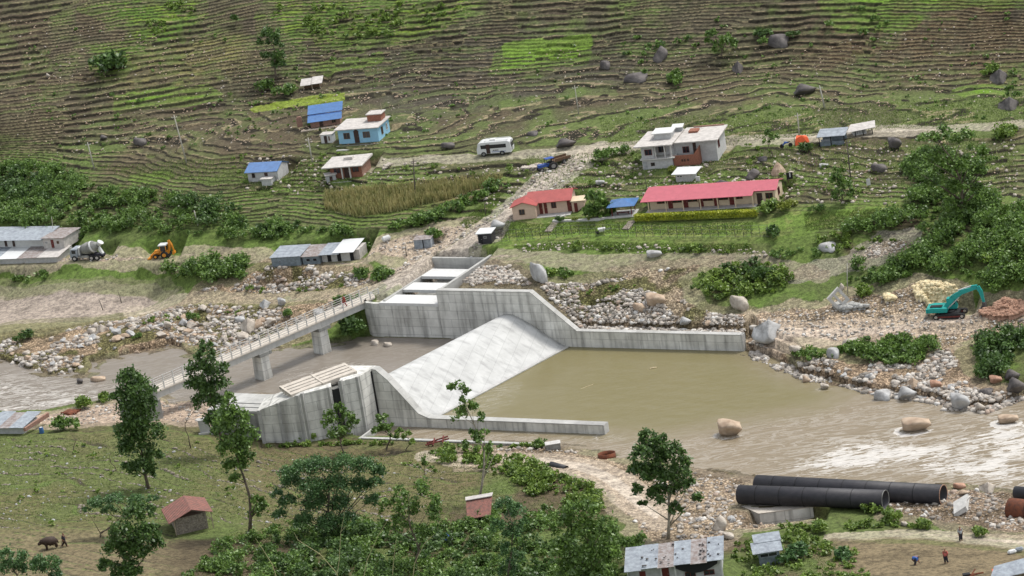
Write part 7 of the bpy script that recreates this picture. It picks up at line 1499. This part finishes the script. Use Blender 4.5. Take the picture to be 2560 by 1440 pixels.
T('field_tree', 'slim green tree below the two-tone pole', (2102,508), [(2095,425,14),(2090,448,20),(2112,462,20),(2095,484,18),(2128,486,13)], 'leaf_mid', .34, 11, 'bark', trunk=.12)
T('field_tree', 'small dark tree beside the road, left of the orange tarpaulin', (1932,390), [(1920,335,12),(1935,345,14),(1914,352,9)], 'leaf_mid', .32, 11, 'bark', trunk=.08)
T('banana_clump', 'lush banana clump between the cream house and the pavilion', (1492,548), [(1478,500,18),(1500,518,24),(1468,528,18),(1522,532,16),(1495,488,14),(1485,540,20),(1512,545,14)], 'leaf_mid', .55, 14, 'bark', trunk=.1, asp=2.2, cat='plant')
T('bushy_tree', 'bushy tree high on the slope between two dark boulders', (1803,140), [(1780,92,18),(1812,98,20),(1832,110,14),(1795,118,16),(1770,108,12)], 'leaf_mid', .36, 9, 'bark', trunk=.12)
T('field_tree', 'small tree on the terrace beside the dark outcrop at the right edge', (2528,262), [(2525,225,12),(2540,235,12),(2515,238,8)], 'leaf_mid', .34, 10, 'bark', trunk=.08)
# bare stems at the bottom edge
def stem(pts, label):
    P = hit([pts[0][0]], [pts[0][1]], land)[0]; q = empty('dry_bamboo', tuple(P), 0, label, 'dry bamboo'); mb = MB(); L_ = []
    for (x, y) in pts: c = unv(np.array([float(x)]), np.array([float(y)]), P[1])[0] - P; L_.append((c[0], -.02 * len(L_), c[2]))
    mb.tube(L_, [.05 - .035 * i / (len(L_) - 1) for i in range(len(L_))], 5); mb.build('stalk', 'stalk', q)
    k = len(L_) // 2; a = np.array(L_[k]); MB().tube([a, a + (.5, 0, .5), a + (.8, 0, .7)], [.02, .015, .006], 4).build('side_twig', 'stalk', q)
stem([(700,1470),(680,1410),(652,1365),(638,1345)], 'leftmost bare pale stem crossing the bottom foliage'); stem([(858,1480),(840,1430),(800,1385),(745,1350),(735,1330)], 'long bare stem bending left across the bottom foliage'); stem([(838,1470),(848,1400),(852,1330),(862,1280)], 'upright bare stem below the feathery tree')
stem([(902,1480),(918,1400),(945,1340),(968,1302)], 'tall curved bare stem leaning right below the feathery tree'); stem([(978,1480),(984,1400),(992,1338)], 'straight short bare stem in the bottom foliage'); stem([(1028,1480),(1036,1410),(1060,1360),(1085,1335)], 'bare stem arching right towards the blue tarpaulin')
# single bushes
for b in [(268,185,90,'leaf_dark','dark green bush at the foot of the upper green patch, left'),(1690,210,60,'leaf_mid','bright bush among the broken grey rocks, mid slope'),(660,228,50,'leaf_mid','bush on the slope left of the little hut'),(715,240,60,'leaf_mid','low bush below the little hut'),
    (1985,92,30,'leaf_dark','small dark bush right of the largest dark boulder'),(1908,92,44,'leaf_dark','dark bush left of the largest dark boulder'),(2480,185,50,'leaf_light','light bush behind the upper right boulder'),(1680,428,26,'leaf_yellow','yellow-green bush in front of the two-storey house'),
    (1510,400,60,'leaf_mid','bush beside the road left of the two-storey house'),(1555,385,44,'leaf_mid','small bush at the road edge, nearer the two-storey house'),(1400,552,26,'leaf_dark','dark clipped bush at the corner of the garden kerb'),(1436,552,18,'leaf_yellow','small yellowish bush on the garden kerb'),(1475,550,16,'leaf_yellow','tiny yellow shrub on the garden kerb'),
    (1920,532,60,'leaf_light','bright bush at the right end of the hedge'),(1965,525,50,'leaf_yellow','yellow-green bush beside the school gable'),(2045,530,40,'leaf_mid','bush on the grass right of the school'),(1935,590,50,'leaf_dark','dark bush at the right end of the wire fence'),(1400,600,0,'',''),
    (210,1020,60,'leaf_light','green bush on the track by the upstream rapids'),(262,1003,44,'leaf_light','second green bush by the upstream rapids, nearer the tall tree'),(882,838,90,'leaf_dark','dark bushes under the far end of the footbridge'),(65,850,50,'leaf_dark','grey-green bush on the far left shingle'),
    (480,800,40,'leaf_mid','small bush among the boulders in the middle of the left bank'),(345,845,26,'leaf_mid','tiny bush at the left of the boulder bank'),(720,790,36,'leaf_mid','small bush among the boulders near the footbridge railing'),(2180,1282,60,'leaf_light','tall weeds at the open end of the near pipe'),(2232,1300,60,'leaf_light','bright weeds below the two pipes'),
    (1880,1255,40,'leaf_light','weeds growing against the near pipe'),(2050,1330,60,'leaf_light','bright bush left of the pale path'),(1990,1400,80,'leaf_feather','feathery bush right of the small tin shed'),(2110,1400,60,'leaf_feather','feathery bush on the grass above the ploughed field'),(1790,1300,0,'',''),
    (165,1075,70,'leaf_mid','bush beside the riverside shed at left'),(2310,1320,50,'leaf_light','low bush behind the pale path, left of the standing person'),(2450,1340,50,'leaf_light','low bush behind the standing person'),(2000,890,50,'leaf_mid','bush on the right bank slope above the water'),
    (1350,1118,40,'leaf_mid','weeds against the small dark concrete box'),(640,1420,0,'',''),(1085,600,60,'leaf_mid','bush beside the small tin cabin'),(1355,650,0,'',''),(1950,380,0,'',''),(2010,378,40,'leaf_dark','dark bush under the orange tarpaulin'),(760,1100,60,'leaf_light','weeds along the foot of the gate block'),(800,655,0,'',''),(2545,1380,0,'','')]:
    if b[2]: bush(*b)
# masses of scrub
thicket('scrub', 'low weeds and shrubs among the boulders of the left bank', [[(340,800),(470,768),(850,745),(880,770),(700,830),(560,870),(420,840),(300,830)],[(600,690),(930,690),(900,725),(600,740)],[(1380,690),(1560,690),(1700,700),(1560,740),(1440,790)]], .16, 'leaf_light', .28, .25, .75, seed=21, gap=.48)
thicket('scrub', 'weeds and brambles along the edges of the upper terraces', [[(60,20),(2560,0),(2560,300),(1900,330),(900,380),(60,370)]], .09, 'leaf_mid', .24, .15, .5, seed=22, gap=.45)
thicket('scrub', 'weeds and brambles between the houses', [[(560,380),(1300,400),(1290,440),(1000,470),(800,480),(560,480)],[(1300,400),(1600,370),(1640,450),(1560,480),(1300,520)],[(1800,360),(2240,350),(2240,500),(1960,500),(1900,460)]], .22, 'leaf_light', .24, .18, .55, seed=23, gap=.42)
thicket('scrub', 'dense green scrub between the upper fields and the river track, left', [[(-500,400),(0,392),(110,390),(200,430),(260,470),(330,478),(480,490),(560,520),(640,545),(800,560),(900,585),(640,612),(450,600),(180,590),(0,570),(-500,575)]], .36, 'leaf_mid', .30, .5, 1.7, seed=1, gap=.28)
thicket('scrub', 'darker crowns standing out of the left scrub', [[(-100,420),(60,410),(180,445),(150,520),(0,520)],[(400,500),(520,490),(640,540),(780,560),(700,600),(480,570)]], .10, 'leaf_dark', .38, 1.2, 2.1, seed=2)
thicket('scrub', 'belt of scrub under the maize field', [[(780,562),(900,568),(1010,555),(1110,515),(1200,470),(1275,448),(1290,462),(1200,510),(1110,560),(1000,582),(900,600),(800,600)]], .45, 'leaf_mid', .34, .5, 1.4, seed=3)
thicket('scrub', 'scrub on the bank below the dirt track', [[(370,665),(460,648),(560,640),(650,655),(660,690),(600,712),(520,722),(400,712),(340,700)],[(-300,672),(0,668),(140,672),(155,705),(0,716),(-300,720)]], .55, 'leaf_mid', .36, .6, 1.7, seed=4)
thicket('scrub', 'low scrub around the tin sheds', [[(880,668),(960,672),(1010,690),(940,712),(900,718),(860,690)],[(820,740),(930,735),(900,760),(820,770)]], .5, 'leaf_mid', .34, .4, 1.2, seed=5)
thicket('scrub', 'great mass of scrub on the right slope', [[(2240,400),(2300,380),(2480,400),(2480,480),(2560,520),(3000,560),(3000,740),(2560,735),(2490,750),(2400,705),(2290,695),(2190,725),(2130,715),(2080,700),(2140,660),(2300,630),(2280,575),(2150,600),(2060,560),(2230,540),(2270,480)]], .42, 'leaf_mid', .32, .6, 2.0, seed=6, gap=.12)
thicket('scrub', 'lighter scrub at the right edge of the slope', [[(2440,560),(2560,590),(3000,600),(3000,720),(2560,720),(2470,700)],[(2470,330),(2540,310),(2560,340),(2490,370)],[(2060,745),(2190,725),(2180,760),(2120,752)]], .35, 'leaf_light', .34, .6, 1.6, seed=7)
thicket('scrub', 'green scrub knoll in the middle of the far bank', [[(1710,690),(1800,660),(1900,648),(1990,680),(2010,740),(1890,745),(1860,770),(1790,765),(1720,735)]], .5, 'leaf_light', .36, .5, 1.3, seed=8)
thicket('scrub', 'darker crest of the central scrub knoll', [[(1800,665),(1900,650),(1960,690),(1900,725),(1820,710)]], .3, 'leaf_dark', .36, .8, 1.6, seed=9)
thicket('scrub', 'scrub on the right bank below the excavator track', [[(1985,880),(2090,868),(2180,842),(2350,836),(2368,870),(2310,905),(2240,925),(2170,915),(2100,905),(2000,910)]], .5, 'leaf_mid', .36, .5, 1.6, seed=10, gap=.28)
thicket('scrub', 'dark scrub at the right edge above the boulders', [[(2430,850),(2500,825),(2700,810),(2700,890),(2560,900),(2500,950),(2440,955),(2440,900)]], .5, 'leaf_dark', .36, .7, 1.7, seed=11)
thicket('scrub', 'low scrub on the green bank between lawn and road', [[(1240,615),(1500,612),(1900,603),(2060,600),(2060,640),(1900,650),(1700,645),(1500,640),(1300,628)],[(1330,655),(1400,662),(1500,672),(1490,705),(1400,710),(1350,700)],[(1900,600),(2200,560),(2250,560),(2280,600),(2130,640),(2060,640)]], .40, 'leaf_light', .32, .3, 1.0, seed=12, gap=.36)
thicket('scrub', 'dark bushes dotted over the green bank', [[(1350,660),(1480,672),(1460,700),(1360,700)],[(1700,640),(1900,625),(2060,610),(2100,650),(1900,655)]], .15, 'leaf_mid', .34, .5, 1.2, seed=13)
thicket('scrub', 'overgrown hollow at the bottom of the near bank', [[(560,1330),(700,1300),(900,1310),(1160,1290),(1330,1260),(1500,1280),(1560,1330),(1600,1480),(1500,1560),(420,1560),(420,1470)]], .30, 'leaf_mid', .28, .35, 1.4, seed=14, gap=.38)
thicket('scrub', 'dark brush in the bottom hollow', [[(640,1340),(900,1320),(1250,1350),(1560,1360),(1560,1500),(640,1500)]], .12, 'leaf_dark', .34, .7, 1.7, seed=15)
thicket('scrub', 'bright scrub on the near bank between channel and track', [[(1020,1120),(1150,1125),(1300,1140),(1440,1185),(1520,1235),(1560,1290),(1450,1290),(1300,1240),(1250,1200),(1100,1160)],[(1240,1150),(1420,1190),(1380,1260),(1270,1240)]], .40, 'leaf_light', .32, .35, 1.2, seed=16, gap=.33)
thicket('scrub', 'green growth along the foot of the gate block and channel wall', [[(640,1108),(900,1102),(1100,1112),(1100,1122),(900,1116),(640,1122)],[(1250,1118),(1375,1112),(1400,1120),(1250,1130)]], .8, 'leaf_light', .28, .25, .6, seed=17)
thicket('scrub', 'green growth round the lower right sheds and path', [[(1820,1360),(1980,1320),(2100,1345),(2200,1420),(2200,1500),(1820,1480)],[(2080,1310),(2220,1290),(2370,1320),(2450,1335),(2200,1330),(2090,1335)],[(1920,1320),(2060,1300),(2060,1330),(1940,1350)]], .38, 'leaf_light', .30, .3, .95, seed=18, gap=.3)
thicket('scrub', 'green bush cover on the upper slope patches', [[(400,0),(500,0),(500,55),(430,100),(340,120),(330,70),(380,40)],[(680,0),(1190,0),(1140,45),(980,100),(860,104),(720,90),(670,45)],[(225,5),(330,5),(330,40),(230,30)]], .45, 'leaf_light', .32, .35, .8, seed=19, gap=.4)
thicket('scrub', 'small dark bushes dotted over the terraced slope', [[(1500,60),(1760,60),(1760,210),(1560,220),(1500,150)],[(1760,20),(1960,20),(1900,180),(1780,170)],[(2050,0),(2300,0),(2300,110),(2060,120)],[(330,130),(420,120),(300,180),(250,150)],[(2440,120),(2560,120),(2560,200),(2450,200)]], .05, 'leaf_mid', .34, .4, 1.1, seed=20)
thicket('scrub', 'low weeds along the field edges of the near bank', [[(-60,1085),(640,1115),(640,1300),(-60,1330)],[(640,1120),(1130,1130),(1130,1290),(640,1320)]], .05, 'leaf_light', .22, .15, .5, seed=24, gap=.4)
blade_patch('maize_stalks', 'ripening maize standing in the field below the brick house', [[(800,480),(1000,464),(1265,438),(1280,452),(1130,502),(1000,538),(885,555),(795,532)]], 6500, 1.25, .07, 'leaf_dry', 61, 'maize')
blade_patch('tufted_grass', 'long grass on the green banks', [[(1240,608),(1900,598),(1900,650),(1300,640)],[(1250,556),(1590,548),(1900,545),(1900,598),(1240,606)],[(1990,525),(2230,510),(2230,560),(2000,590)],[(1130,560),(1240,470),(1280,470),(1240,530),(1160,590)]], 16000, .16, .06, 'leaf_grass', 62)
blade_patch('tufted_grass', 'long grass over the near bank', [[(-60,1085),(640,1115),(640,1300),(-60,1320)],[(640,1120),(1130,1130),(1500,1250),(1100,1320),(640,1330)],[(560,1320),(1500,1280),(1560,1480),(420,1480)],[(1850,1340),(2110,1350),(2200,1480),(1820,1480)]], 26000, .13, .06, 'leaf_grass', 63)
blade_patch('tufted_grass', 'grass and weeds along the edges of the upper terraces', [[(-60,380),(900,400),(900,480),(600,500),(200,420)],[(1300,380),(2560,330),(2560,480),(1900,500),(1300,480)],[(1480,290),(2600,230),(2600,310),(1500,370)]], 26000, .2, .06, 'leaf_grass', 64)
